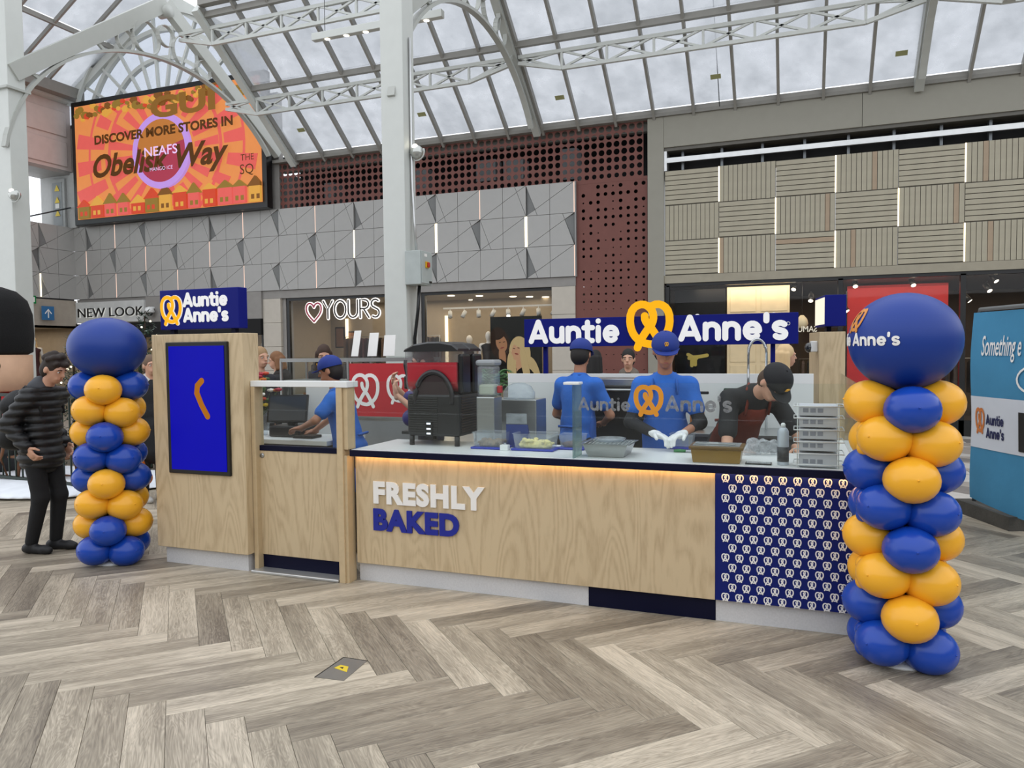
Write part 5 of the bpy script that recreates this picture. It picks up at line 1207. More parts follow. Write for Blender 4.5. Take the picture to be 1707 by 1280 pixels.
tub('tub of pale grated cheese in the middle of the counter', 852, 922, 752, .05, mat('grated_cheese', '#e0d184', .6, var=.15, scale=60))
tub('tub of chocolate crumbs beside the glass edge', 930, 972, 750, .02, mat('choc_crumb', '#4a2f2b', .7, var=.3, scale=60), .14, .085)
tub('clear tub being filled by the gloved worker', 1116, 1156, 749, 0, None, .14, .085)
a = at_top(833, 751); tag(MB().bbox(a.x, a.x+.06, a.y, a.y+.05, CT, 1.03, .003).build('white_carton', m_wht), 'little white carton between the first two food tubs', 'carton')
# ---- mesh tray
a, b = at_top(970, 762), at_top(1046, 764); y0 = a.y+.02
tr2 = thing('steel_baking_tray', 'deep steel tray with wire rack behind the glass logo', 'tray', ((a.x+b.x)/2, y0+.16, .99))
V_ = [(a.x+.03, y0+.02, .992), (b.x-.03, y0+.02, .992), (b.x-.03, y0+.26, .992), (a.x+.03, y0+.26, .992), (a.x, y0, 1.075), (b.x, y0, 1.075), (b.x, y0+.28, 1.075), (a.x, y0+.28, 1.075), (a.x-.02, y0-.02, 1.078), (b.x+.02, y0-.02, 1.078), (b.x+.02, y0+.3, 1.078), (a.x-.02, y0+.3, 1.078)]
MB().add(V_, [(3, 2, 1, 0)]+[(i, (i+1) % 4, 4+(i+1) % 4, 4+i) for i in range(4)]+[(4+i, 4+(i+1) % 4, 8+(i+1) % 4, 8+i) for i in range(4)]).build('pan', m_ss, tr2)
for k in range(11): x = a.x+.01+(b.x-a.x-.02)*k/10; MB().cyl((x, y0, 1.08), (x, y0+.28, 1.08), .0022, n=6).build('rack_wire', m_ss, tr2)
MB().lathe([(.09, 0), (.11, .02), (.1, .02), (.085, .006)], ((a.x+b.x)/2, y0+.15, 1.084), 24).build('inner_dish', g_tub, tr2)
# ---- knife, gold box, bag, phone, can
a = at_top(1128, 754); kn = thing('green_handled_scraper', 'green handled scraper next to the gold box', 'scraper', (a.x, a.y, .99))
MB().tube([(a.x-.02, a.y, 1.0), (a.x+.02, a.y+.005, 1.002), (a.x+.06, a.y+.01, 1.0)], [.009, .012, .009], 8).build('handle', mat('handle_green', '#2e7a45', .4), kn); MB().bbox(a.x+.06, a.x+.13, a.y-.01, a.y+.03, .993, .996, .001).build('blade', m_ss, kn)
a, b = at_top(1151, 771), at_top(1236, 774); y0 = (a.y+b.y)/2; gb = thing('gold_tin', 'gold plastic box with brown rim on the counter', 'box', ((a.x+b.x)/2, y0+.1, .99))
m_gold = mat('gold_plastic', '#8a6a2c', .35, var=.05)
V_ = [(a.x+.012, y0+.01, .9915), (b.x-.012, y0+.01, .9915), (b.x-.012, y0+.2, .9915), (a.x+.012, y0+.2, .9915), (a.x, y0, 1.075), (b.x, y0, 1.075), (b.x, y0+.21, 1.075), (a.x, y0+.21, 1.075)]
MB().add(V_, [(3, 2, 1, 0), (4, 5, 6, 7)]+[(i, (i+1) % 4, 4+(i+1) % 4, 4+i) for i in range(4)]).build('box', m_gold, gb)
MB().bbox(a.x-.012, b.x+.012, y0-.012, y0+.222, 1.075, 1.095, .005).build('rim', mat('rim_brown', '#6b4f22', .4), gb); MB().bbox(a.x+.01, b.x-.01, y0+.01, y0+.2, 1.096, 1.1, .002).build('cling_film', g_tub, gb)
MB().bbox(a.x+.02, b.x-.04, y0+.05, y0+.06, 1.101, 1.108, .002).build('steel_spatula', m_ss, gb)
a = at_top(1268, 760); rn = random.Random(2)
pr = [elp((a.x+rn.uniform(-.09, .09), a.y+.04+rn.uniform(-.03, .06), 1.02+rn.uniform(0, .05)), (rn.uniform(.02, .05), rn.uniform(.02, .05), rn.uniform(.015, .035)), rotm(rn.random()*3, rn.random()*3, 0)) for _ in range(26)]
bg_ = sdf_obj('plastic_bag', [sdf(pr, .007, .006, cuts=[((0, 0, -1), -.992)])], glass('bag_film', (.8, .82, .83), .12, dirt=.45, dirtcol=(.8, .82, .84), dscale=25, diff=True)); tag(bg_, 'crumpled clear plastic bags behind the phone', 'plastic bag')
a, b = at_top(1242, 774), at_top(1286, 777); ph = thing('smartphone', 'black smartphone lying flat by the pretzel panel edge', 'phone', ((a.x+b.x)/2, a.y+.04, .99))
MB().bbox(a.x, b.x, a.y-.002, a.y+.075, .9905, 1.0, .004).build('case', m_blackp, ph); MB().box(a.x+.006, b.x-.006, a.y+.004, a.y+.069, 1.0, 1.0008).build('screen', mat('phone_glass', '#8f9799', .12, coat=1), ph)
a = at_top(1305, 776); cn = thing('spray_can', 'silver aerosol can standing beside the wire rack', 'can', (a.x, a.y+.03, .99))
MB().lathe([(.033, 0), (.0335, .005), (.0335, .2), (.028, .215), (.016, .228)], (a.x, a.y+.035, .991), 24).build('canister', mat('can_silver', '#b4bac2', .3, .25), cn); MB().lathe([(.014, 0), (.014, .018), (.008, .026), (0, .027)], (a.x, a.y+.035, 1.219), 14).build('nozzle', m_wht, cn)
MB().lathe([(.0342, .02), (.0342, .11)], (a.x, a.y+.035, .991), 24).build('printed_band', mat('can_print', '#303236', .4, var=.6, scale=60), cn)
# ---- wire rack of paper boxes
a, b = at_top(1329, 779), at_top(1398, 782); y0 = a.y; wr_ = thing('wire_rack', 'white wire rack of pretzel boxes at the right end of the counter', 'rack', ((a.x+b.x)/2, y0+.1, .99))
m_wire = mat('wire_white', '#dcdedd', .35); 
for x in (a.x, b.x):
    for y in (y0, y0+.2): MB().cyl((x, y, .991), (x, y, 1.36), .0035, n=6).build('upright', m_wire, wr_)
for z in (1.01, 1.075, 1.145, 1.215, 1.285, 1.355):
    mb = MB(); mb.tube([(a.x-.02, y0-.01, z), (b.x+.03, y0-.01, z), (b.x+.03, y0+.21, z), (a.x-.02, y0+.21, z)], .0035, 6, close=True); mb.build('wire_hoop', m_wire, wr_)
for k, z in enumerate((.996, 1.09, 1.16, 1.23, 1.298)):
    bx_ = thing('paper_box', ('lowest', 'second lowest', 'middle', 'second highest', 'top')[k]+' printed paper box in the white wire rack', 'box', ((a.x+b.x)/2, y0+.1, z), 0, 'paper boxes in the wire rack')
    MB().bbox(a.x+.008, b.x-.008, y0+.008, y0+.19, z, z+(.08 if k == 0 else .06), .003).build('carton', mat('box_paper', '#c3c4ca', .6), bx_)
    for j in range(3): MB().box(a.x+.03+.04*j, a.x+.06+.04*j, y0+.006, y0+.008, z+.02, z+.045).build('print_block', mat('print_grey', '#8a8d98', .6), bx_)
# ---- sink taps and wash things on the rear bench
tp = thing('mixer_tap', 'chrome swan neck tap at the sink', 'tap', (-.3, 6.9, .985)); m_chr = mat('chrome', '#c4c7c9', .12, 1.0)
MB().tube([(-.3, 6.9, .986), (-.3, 6.9, 1.2)]+[(-.3-.09+.09*math.cos(R(t)), 6.9-.02, 1.2+.08*math.sin(R(t))) for t in range(0, 181, 20)]+[(-.48, 6.88, 1.13)], .013, 8).build('spout', m_chr, tp); MB().bbox(-.33, -.27, 6.87, 6.93, .986, 1.03, .008).build('tap_base', m_chr, tp)
sp_ = thing('spring_rinse_tap', 'tall spring hose rinse tap in front of the white splashback', 'tap', (-.08, 6.92, .985))
MB().tube([(-.08, 6.95, .986), (-.08, 6.95, 1.66)]+[(-.18+.1*math.cos(R(t)), 6.95, 1.66+.12*math.sin(R(t))) for t in range(0, 181, 15)]+[(-.28, 6.94, 1.5)], .014, 8).build('riser', m_chr, sp_)
mb = MB(); mb.tube([(-.18+.1*math.cos(R(t))+.018*math.cos(k*1.6), 6.95+.018*math.sin(k*1.6), 1.66+.12*math.sin(R(t))) for k, t in enumerate(range(20, 181, 2))], .005, 5); mb.build('spring', m_chr, sp_)
MB().cyl((-.28, 6.94, 1.34), (-.28, 6.94, 1.52), .018, .014, 10).build('spray_head', m_ss, sp_)
sp_.location.x -= .17; sp_.scale = (.75, 1, 1); tp.location.x -= .12
sb = thing('soap_bottle', 'pump bottle of orange soap on the sink bench', 'bottle', (-.82, 6.75, .985)); 
MB().bbox(-.88, -.76, 6.7, 6.8, .986, 1.2, .02).build('bottle', mat('soap_orange', '#b9743a', .3), sb); MB().cyl((-.82, 6.75, 1.2), (-.82, 6.75, 1.3), .012, n=10).build('pump_stem', m_blackp, sb); MB().bbox(-.84, -.72, 6.735, 6.765, 1.3, 1.325, .006).build('pump_head', m_blackp, sb)
MB().box(-.86, -.78, 6.697, 6.7, 1.03, 1.16).build('bottle_label', m_whp, sb)
br_ = thing('scrub_brush', 'yellow bristle brush with green pad on the splashback', 'brush', (-.52, 7.05, 1.12)); MB().bbox(-.62, -.42, 7.02, 7.07, 1.25, 1.34, .01).build('pad', mat('pad_green', '#23402f', .8), br_); MB().bbox(-.63, -.41, 7.0, 7.06, 1.215, 1.25, .004).build('brush_back', mat('brush_yellow', '#d0c05a', .5), br_)
for k in range(10): MB().bbox(-.625+.021*k, -.611+.021*k, 7.01, 7.05, 1.13, 1.215, .003).build('bristle_tuft', mat('bristle', '#cdbf62', .7), br_)
# ---- till, flowers, papers on the till counter
ti = thing('till_terminal', 'dark touchscreen till tilted on the till counter', 'till', (-4.3, 5.6, .95))
MB().bbox(-4.45, -4.12, 5.5, 5.78, .951, 1.05, .015).build('base', m_blackp, ti)
MB().bar((-4.28, 5.62, 1.05), (-4.28, 5.66, 1.14), .08, .04).build('stand', m_blackp, ti)
frt = frame((-4.47, 5.50, 1.08), (.93, .36, 0), (-.12, .3, .8)); sc1 = MB().prism([(0, 0), (.36, 0), (.36, .26), (0, .26)], frt, -.03, 0).build('screen_case', m_blackp, ti); MB().prism([(.015, .015), (.345, .015), (.345, .245), (.015, .245)], frt, 0, .002).build('screen', mat('till_glass', '#3a4046', .1, coat=1), sc1)
tag(MB().bbox(-4.3, -3.98, 5.86, 5.88, .951, 1.42, .004).build('customer_display', m_wht), 'white panel standing behind the till', 'panel')
tag(MB().bbox(-4.15, -3.95, 5.45, 5.6, .951, .975, .004).build('card_reader', m_blackp), 'small black card reader by the leaning worker', 'card reader')
vb = thing('flower_bouquet', 'bouquet of red, yellow and white flowers behind the gate glass', 'bouquet', (-4.62, 5.62, .95)); rn = random.Random(8)
MB().lathe([(.05, 0), (.07, .1), (.055, .2), (.06, .22)], (-4.62, 5.62, .951), 16).build('vase', g_tub, vb)
for k in range(26):
    a_, rr = rn.uniform(0, 6.28), rn.uniform(0, .17); p = Vector((-4.62+rr*math.cos(a_), 5.62+rr*math.sin(a_), 1.32+rn.uniform(-.1, .2)))
    MB().tube([(-4.62, 5.62, 1.12), p], .003, 5).build('stem', mat('stem_green', '#3d5a2c', .6), vb)
    c = rn.choice(('#b8452a', '#a02034', '#e8c63c', '#e9e4dc', '#c9702a', '#48683a', '#3d5a2c'))
    sdf_obj('flower_head', [(lambda r: (r[0]-np.array(vb.location), r[1]))(sdf([elp(tuple(p+Vector((.02*math.cos(q), .02*math.sin(q), 0))), (.016, .016, .014)) for q in (0, 1.26, 2.5, 3.77, 5.03)]+[elp(tuple(p), (.013, .013, .02))], .007, .004))], mat('petal_'+c, c, .6), vb)
# ---- fern behind the counter
def leafy(name, label, cat, loc, n, L, hgt, m, wdt=.05, seed=1, pot=True):
    t = thing(name, label, cat, loc); rn = random.Random(seed)
    if pot: MB().lathe([(.1, 0), (.13, hgt*.6), (.14, hgt*.6+.02), (.12, hgt*.6+.02), (.11, hgt*.5)], n=20).build('pot', m_blackp, t, True)
    for k in range(n):
        a_ = 2.4*k+rn.uniform(-.2, .2); el = rn.uniform(.5, 1.35); mb = MB(); pts = []
        for i in range(9):
            s_ = i/8*L; pts.append(Vector((math.cos(a_)*math.cos(el)*s_, math.sin(a_)*math.cos(el)*s_, hgt*.6+math.sin(el)*s_-.55*s_*s_/L)))
        mb.tube(pts, [.006-.0005*i for i in range(9)], 4)
        for i in range(2, 9):
            for e in (-1, 1):
                d = (pts[i]-pts[i-1]).normalized(); sd_ = d.cross(Vector((0, 0, 1))).normalized()*e; q = pts[i]+sd_*wdt*3*(1-.4*i/8)+d*.07-Vector((0, 0, .03)); w2 = d*.012
                mb.add([pts[i]-w2, pts[i]+w2, q, pts[i]+Vector((0, 0, .006))], [(0, 1, 2), (0, 2, 3), (1, 3, 2)])
        mb.build('frond', m, t, True)
    return t
leafy('potted_palm', 'green palm in a pot in front of the clothes shop poster', 'plant', (-3.42, 8.25, .0), 24, .62, 2.05, mat('palm_green', '#3f6a36', .5, var=.2), .05, 3)
# ================================================================ BIG SCREEN
led = thing('video_wall', 'large orange video screen under the fan window', 'screen', (-16, 15.8, 5.42))
MB().bbox(-19.36, -12.62, 15.78, 16.0, 5.42, 8.88, .01).build('bezel', m_blackp, led)
E1 = lambda n, c, s=.75: emis('led_'+n, c, s)
LX0, LX1, LZ0, LZ1 = -19.22, -12.76, 5.57, 8.74
scn = MB().box(LX0, LX1, 15.772, 15.78, LZ0, LZ1).build('display_panel', E1('peach', '#e28d50', .8), led)
fl = front(15.772); cx, cz = AY(272, 252, 15.77).x, AY(272, 252, 15.77).z
LIM = [(LX0, LZ0), (LX1, LZ0), (LX1, LZ1), (LX0, LZ1)]
def lclip(p):
    for q, n in (((LX0+.01, 0), (1, 0)), ((LX1-.01, 0), (-1, 0)), ((0, LZ0+.01), (0, 1)), ((0, LZ1-.01), (0, -1))): p = clip(p, q, n)
    return p
lay = [0]
def lpoly(p, m, name, d=None):
    p = lclip(p)
    if len(p) < 3: return
    lay[0] += 1; dd = .001+.00035*lay[0] if d is None else d
    MB().prism(p, fl, 0, dd).build(name, m, scn)
e_cor, e_red, e_brn, e_olv, e_yel = E1('coral', '#e0615a', .8), E1('red', '#d24a30', .75), E1('brown', '#8a5a28', .6), E1('olive', '#9a7a34', .65), E1('yellow', '#e0a548', .75)
rn = random.Random(6)
for k in range(22):                                   # broken sunburst
    a0, a1 = 2*math.pi*k/22, 2*math.pi*(k+.52)/22; r0 = rn.choice((.95, 1.05)); r1 = r0+rn.uniform(.5, .9)
    for ra, rb in ((r0, r1), (r1+.15, r1+rn.uniform(.5, 1.2))):
        lpoly([(cx+ra*math.cos(a0)*1.15, cz+ra*math.sin(a0)), (cx+rb*math.cos(a0)*1.15, cz+rb*math.sin(a0)), (cx+rb*math.cos(a1)*1.15, cz+rb*math.sin(a1)), (cx+ra*math.cos(a1)*1.15, cz+ra*math.sin(a1))], e_cor, 'ray_block')
for r, w_ in ((1.95, .05), (2.7, .04)):
    n = 60
    for k in range(n):
        a, b = 2*math.pi*k/n, 2*math.pi*(k+1)/n
        lpoly([(cx+(r-w_)*math.cos(a), cz+(r-w_)*math.sin(a)), (cx+(r+w_)*math.cos(a), cz+(r+w_)*math.sin(a)), (cx+(r+w_)*math.cos(b), cz+(r+w_)*math.sin(b)), (cx+(r-w_)*math.cos(b), cz+(r-w_)*math.sin(b))], e_cor, 'ring_block', .0015)
for k in range(80):                                   # leafy garland along the top
    x = LX0+.1+k*.08; z = LZ1-.05-rn.uniform(0, .35)*(.6+.4*abs(math.cos(k*.08))); r = rn.uniform(.06, .15); n = rn.choice((5, 6, 8))
    lpoly([(x+r*math.cos(2*math.pi*j/n+k), z+r*.8*math.sin(2*math.pi*j/n+k)) for j in range(n)], rn.choice((e_olv, e_brn, e_red, e_olv, e_yel)), 'garland_leaf')
for k in range(13):                                   # little houses along the bottom
    x = LX0+.1+k*.5; w_ = rn.uniform(.36, .48); h_ = rn.uniform(.25, .5); m1, m2 = rn.choice(((e_red, e_yel), (e_cor, e_olv), (e_olv, e_red), (e_yel, e_brn)))
    lpoly([(x, LZ0), (x+w_, LZ0), (x+w_, LZ0+h_), (x, LZ0+h_)], m1, 'house_front'); lpoly([(x-.06, LZ0+h_), (x+w_+.06, LZ0+h_), (x+w_/2, LZ0+h_+rn.uniform(.15, .3))], m2, 'house_roof')
    for j in (0, 1): lpoly([(x+.07+.17*j, LZ0+.08), (x+.17+.17*j, LZ0+.08), (x+.17+.17*j, LZ0+.2), (x+.07+.17*j, LZ0+.2)], m2, 'house_window')
D0 = .001+.00036*(lay[0]+2)
n = 40; rx_, rz_ = .86, .86
lpoly([(cx+rx_*math.cos(2*math.pi*k/n), cz+rz_*math.sin(2*math.pi*k/n)) for k in range(n)], E1('magenta', '#c4485f', .5), 'centre_disc', D0)
lpoly([(cx+rx_*math.cos(R(15+150*k/20)), cz+rz_*math.sin(R(15+150*k/20))) for k in range(21)]+[(cx-.5, cz-.25), (cx+.3, cz+.1)], E1('amber', '#d98a44', .5), 'disc_highlight', D0+.0006)
mb = MB(); stroke(mb, [[(cx+(rx_+.06)*math.cos(2*math.pi*k/48), cz+(rz_+.06)*math.sin(2*math.pi*k/48)) for k in range(48)]], .17, fl, 0, D0+.0012, close=(0,)); mb.build('lavender_ring', E1('lavender', '#c79bea', .7), scn)
T0 = D0+.002
a, b = AY(162, 240, 15.77), AY(392, 206, 15.77)
ftext('screen_text', 'DISCOVER MORE STORES IN', .24, fl, a.x, (a.z+b.z)/2-.04, T0, E1('text_brown', '#6f451c', .35), scn, offset=.04, width=b.x-a.x)
a, b = AY(160, 296, 15.77), AY(398, 262, 15.77)
ftext('screen_text', 'Obelisk', .62, fl, a.x, a.z-.02, T0, MATS['led_text_brown'], scn, offset=.03, shear=.28, width=2.75); ftext('screen_text', 'Way', .62, fl, a.x+3.0, a.z-.02, T0, MATS['led_text_brown'], scn, offset=.03, shear=.28, width=1.75)
ftext('screen_text', 'NEAFS', .26, fl, cx, cz-.12, T0+.001, E1('text_lilac', '#ecc9f5', .8), scn, offset=.01, width=1.15, align='CENTER'); ftext('screen_text', 'MANGO ICE', .1, fl, cx, cz-.52, T0+.001, MATS['led_text_lilac'], scn, width=.8, align='CENTER')
p = AY(405, 268, 15.77); ftext('screen_text', 'THE', .17, fl, p.x, p.z-.02, T0, MATS['led_text_brown'], scn); ftext('screen_text', 'SQ', .26, fl, p.x-.03, p.z-.36, T0, MATS['led_text_brown'], scn)
p = AY(255, 192, 15.77); ftext('screen_text', 'GUI', .55, fl, p.x, p.z-.1, T0, E1('text_olive', '#94682c', .6), scn, offset=.04, width=2.2)
# ================================================================ SHOP FRONTS
sn = thing('shop_sign', 'white NEW LOOK shop sign above the left shop', 'sign', (-18.4, 16.1, 2.63))
MB().bbox(-19.72, -17.1, 15.99, 16.12, 2.64, 3.24, .01).build('sign_box', mat('sign_white', '#c6c8c6', .4), sn)
p, q = AY(131, 523, 15.99), AY(240, 517, 15.99); fs_ = front(15.985)
ftext('lettering', 'NEW LOOK', .27, fs_, p.x, p.z-.11, .004, mat('letter_black', '#111111', .4), sn, width=q.x-p.x, extrude=.02)
ftext('lettering_halo', 'NEW LOOK', .28, fs_, p.x+.03, p.z-.125, .001, emis('halo_white', '#f4f4ee', .5), sn, offset=.012, width=q.x-p.x)
MB().box(-19.8, -13.15, 16.05, 16.4, 2.2, 2.62).build('sign_shadow_band', m_dark, wall_b)  # black band below the shop sign
MB().box(-17.1, -13.12, 16.06, 16.35, 2.62, 3.33).build('side_band', m_soff, wall_b)
ws = struct('window_4', 'left shop window below the white shop sign'); mb = MB(); mb.box(-19.7, -13.2, 16.2, 16.28, 0, .15)
for x in (-19.7, -17.6, -15.4, -13.25): mb.box(x, x+.06, 16.2, 16.28, 0, 2.2)
mb.build('window_frame', m_blk, ws)
for x0, x1 in ((-19.63, -17.6), (-17.53, -15.4), (-15.33, -13.25)): MB().box(x0, x1, 16.23, 16.24, .15, 2.2).build('pane', g_shop, ws)
# heart + YOURS neon style sign on the clothes shop window
ys = thing('neon_sign', 'heart and YOURS outline sign in the clothes shop window', 'sign', (-11.0, 16.2, 2.6)); fy = front(16.19)
m_neon = emis('neon_white', '#fff8f2', 1.3); m_npk = mat('neon_pink', '#a33a52', .4)
def neon(name, paths, m, wd=.035):
    mb = MB(); stroke(mb, paths, .085, fy, 0, .02); mb.build(name+'_halo', m_neon, ys); mb = MB(); stroke(mb, paths, wd, fy, .02, .034); mb.build(name, m, ys)
p = AY(511, 519, 16.19); W_ = .48
hx, hz = p.x+.24, p.z
neon('heart', [bez((hx, hz+.1), (hx-.06, hz+.26), (hx-.27, hz+.22), (hx-.22, hz), 10)+bez((hx-.22, hz), (hx-.18, hz-.12), (hx-.06, hz-.2), (hx, hz-.27), 8)[1:], bez((hx, hz+.1), (hx+.06, hz+.26), (hx+.27, hz+.22), (hx+.22, hz), 10)+bez((hx+.22, hz), (hx+.18, hz-.12), (hx+.06, hz-.2), (hx, hz-.27), 8)[1:]], m_npk, .04)
lx = AY(540, 519, 16.19).x; mk = mat('neon_black', '#14110f', .4); zb, zt = hz-.2, hz+.24; zm = (zb+zt)/2; lw = .27; st_ = .345
neon('letter', [[(lx, zt), (lx+lw/2, zm), (lx+lw, zt)], [(lx+lw/2, zm), (lx+lw/2, zb)]], mk); lx += st_
neon('letter', [arc(lx+lw/2+.02, zm, .17, (zt-zb)/2, 0, 360, 20)], mk); lx += st_+.05
neon('letter', [[(lx, zt), (lx, zm-.05)]+arc(lx+lw/2, zm-.06, lw/2, .15, 180, 360, 10)+[(lx+lw, zt)]], mk); lx += st_
neon('letter', [[(lx, zb), (lx, zt)]+arc(lx+.13, zt-.11, .12, .11, 90, -90, 8)+[(lx, zt-.22)], [(lx+.1, zt-.22), (lx+.25, zb)]], mk); lx += st_-.03
neon('letter', [arc(lx+.12, zt-.1, .11, .1, 40, 260, 9)+arc(lx+.12, zb+.11, .11, .11, 80, -130, 9)], mk)
# ---- mannequins, spot lamps, posters, clothes rails
m_man = mat('mannequin_white', '#d9d4cc', .4)
def mannequin(label, loc, rz, top, wig=None, z0=.0):
    t = thing('mannequin', label, 'mannequin', loc, rz)
    pr = [elp((0, 0, 1.62), (.075, .09, .115)), cone((0, 0, 1.4), (0, 0, 1.56), .05, .045), cone((-.16, 0, 1.4), (.16, 0, 1.4), .05), elp((0, 0, 1.25), (.14, .09, .2)), elp((0, 0, .98), (.14, .1, .14)), cone((-.08, 0, .95), (-.09, 0, .1), .075, .04), cone((.08, 0, .95), (.09, 0, .1), .075, .04), cone((-.19, 0, 1.39), (-.23, .02, 1.1), .042, .034), cone((.19, 0, 1.39), (.23, .02, 1.1), .042, .034), cone((-.23, .02, 1.1), (-.22, -.08, .88), .034, .025), cone((.23, .02, 1.1), (.22, -.08, .88), .034, .025)]
    sdf_obj('figure', [sdf(pr, .016, .03)], m_man, t)
    sdf_obj('dress', [sdf([elp((0, 0, 1.25), (.15, .1, .2)), cone((-.15, 0, 1.38), (.15, 0, 1.38), .05), cone((0, 0, 1.1), (0, 0, .6), .13, .2)], .018, .05, grow=.008)], mat('dress_'+top, top, .6, var=.3, scale=60), t)
    if wig: sdf_obj('wig', [sdf([elp((0, .01, 1.65), (.085, .098, .105)), cone((0, .06, 1.6), (0, .07, 1.35), .07), cone((-.07, .02, 1.6), (-.09, .0, 1.36), .035), cone((.07, .02, 1.6), (.09, 0, 1.36), .035)], .014, .02, subs=[elp((0, -.1, 1.6), (.07, .07, .1))])], mat('wig_'+wig, wig, .6), t)
    MB().lathe([(.2, 0), (.2, .02), (.03, .03), (.03, .12)], n=20).build('stand', m_ss, t, True)
    return t
def plinth(label, loc, h, w_=.6):
    return tag(MB().bbox(loc[0]-w_/2, loc[0]+w_/2, loc[1]-w_/2, loc[1]+w_/2, .003, h, .01).build('display_plinth', m_wht), label, 'plinth')
for lb, x, y, h, rz, top, wig in (('white mannequin in a sequinned black dress beside the shop poster', -7.06, 16.95, .45, R(25), '#1c1a1c', None), ('white mannequin left of the sequinned one behind the shop glass', -7.86, 17.6, .38, R(-20), '#3a2f2c', None),
                                 ('bald mannequin in the window left of the tiled pier', -13.75, 16.9, .3, R(10), '#c8ccd4', None)):
    plinth('white plinth under the '+lb[:38].rsplit(' ', 1)[0], (x, y), h); mannequin(lb, (x, y, h), rz, top, wig)
def rail(label, loc, n, cols, L=1.2, z0=1.45, seed=1):
    t = thing('clothes_rail', label, 'clothes rail', loc); rn = random.Random(seed)
    mb = MB(); mb.tube([(-L/2, 0, 0), (-L/2, 0, z0), (L/2, 0, z0), (L/2, 0, 0)], .014, 8); mb.build('rail_frame', m_ss, t, True)
    MB().box(-L/2-.03, L/2+.03, -.2, .2, 0, .03).build('foot_plate', m_ss, t, True)
    for k in range(n):
        c = rn.choice(cols); x = -L/2+.08+(L-.16)*k/(n-1); hgt = rn.uniform(.6, .85)
        g = thing('garment', ('leftmost', 'second', 'third', 'fourth', 'fifth', 'sixth', 'seventh', 'eighth', 'last')[min(k, 8)]+' garment hanging on the '+label, 'garment', (loc[0]+x, loc[1], loc[2]+z0), 0, 'garments on the '+label)
        MB().tube([(0, -.16, -.08), (0, 0, -.035), (0, .16, -.08)], .006, 5).build('hanger', m_blackp, g, True)
        MB().add([(-.025, -.18, -.09), (.025, -.18, -.09), (.025, .18, -.09), (-.025, .18, -.09), (-.03, -.2, -hgt), (.03, -.2, -hgt), (.03, .2, -hgt), (-.03, .2, -hgt), (-.02, -.05, -.045), (.02, -.05, -.045), (.02, .05, -.045), (-.02, .05, -.045)],
                 [(0, 1, 5, 4), (1, 2, 6, 5), (2, 3, 7, 6), (3, 0, 4, 7), (7, 6, 5, 4), (0, 8, 9, 1), (2, 10, 11, 3), (8, 11, 10, 9), (1, 9, 10, 2), (0, 3, 11, 8)]).build('cloth', mat('garment_'+c, c, .85, var=.2, scale=12), g, True)
DK = ('#2a2426', '#3b2c28', '#1a1a1e', '#5a4638', '#4a2a2e'); 
rail('clothes rail under the neon heart sign', (-11.9, 17.4, .003), 8, DK, seed=1); rail('clothes rail under the neon letters', (-10.4, 17.9, .003), 8, DK, seed=2)
rail('clothes rail right of the red backdrop', (3.35, 17.4, .003), 8, ('#26201e', '#171719', '#3d332d'), seed=4); rail('clothes rail left of the red backdrop', (.45, 17.6, .003), 7, ('#26201e', '#171719', '#5b4b44'), .8, seed=5)
rail('high clothes rail on the back wall left', (-11.6, 18.7, .003), 9, DK, 1.4, 2.15, 11); rail('high clothes rail on the back wall right', (-9.9, 18.7, .003), 9, DK, 1.3, 2.15, 12)
for k, x in enumerate((-10.72, -9.15, -12.4)): tag(MB().box(x-.03, x+.03, 18.9, 18.98, .3, 2.7).build('wall_light_bar', emis('bar_warm', '#ffe6bd', 2.0)), ('middle', 'right', 'left')[k]+' upright light bar on the back wall of the clothes shop', 'light bar', 'light bars in the clothes shop')
rail('clothes rail in the far left shop', (-15.0, 18.0, .003), 8, DK, seed=7)
m_spot = mat('spot_white', '#cfcfcb', .4); m_lampf = emis('lamp_face', '#fff2d8', 6.0)
def spot(label, loc, tilt, rz, m=None, lit=False, group=None):
    t = thing('spot_lamp', label, 'spot lamp', loc, rz, group); a_ = tilt; d = Vector((0, -math.sin(a_), -math.cos(a_)))
    MB().cyl((0, 0, 0), (0, 0, -.1), .012, n=8).build('stem', m or m_spot, t, True); b0 = Vector((0, 0, -.12))
    MB().cyl(b0-d*.07, b0+d*.11, .05, .055, 14).build('lamp_head', m or m_spot, t, True)
    if lit: MB().cyl(b0+d*.111, b0+d*.114, .045, n=14).build('lamp_face', m_lampf, t, True)
tk = tag(MB().box(-8.3, -5.3, 17.0, 17.04, 2.76, 2.8).build('lighting_track', m_spot), 'white ceiling track of spot lamps in the clothes shop', 'lighting track')
for k in range(8): spot('white spot lamp number %s from the left on the clothes shop track' % ('one', 'two', 'three', 'four', 'five', 'six', 'seven', 'eight')[k], (-8.12+.39*k, 17.02, 2.76), .6, R(25*((-1)**k)), lit=k in (4,), group='spot lamps on the clothes shop track')
for k, (u, v) in enumerate(((752, 493), (770, 508), (786, 500), (905, 505), (894, 517), (757, 533), (789, 527), (812, 485), (745, 489))):
    d = ray(u, v); t_ = (3.12-EYE)/d.z; p = Vector((0, 0, EYE))+d*t_
    if not (16.5 < p.y < 20.8): p = Vector((-8+.35*k, 17.5+.3*k, 3.12))
    tag(MB().lathe([(.07, 0), (.09, -.012), (.09, 0)], (p.x, p.y, 3.125), 16).build('downlight', m_lampf), 'glowing round downlight %s in the clothes shop ceiling' % ('nearest the pier', 'near the left glass', 'mid left', 'by the right pier', 'far right', 'far left', 'in the deep middle', 'close to the front', 'above the first mannequin')[k], 'downlight', 'downlights in the clothes shop')
po = thing('fashion_poster', 'tall backlit fashion poster of two smiling women', 'poster', (-6.0, 16.75, .6)); fp = front(16.74)
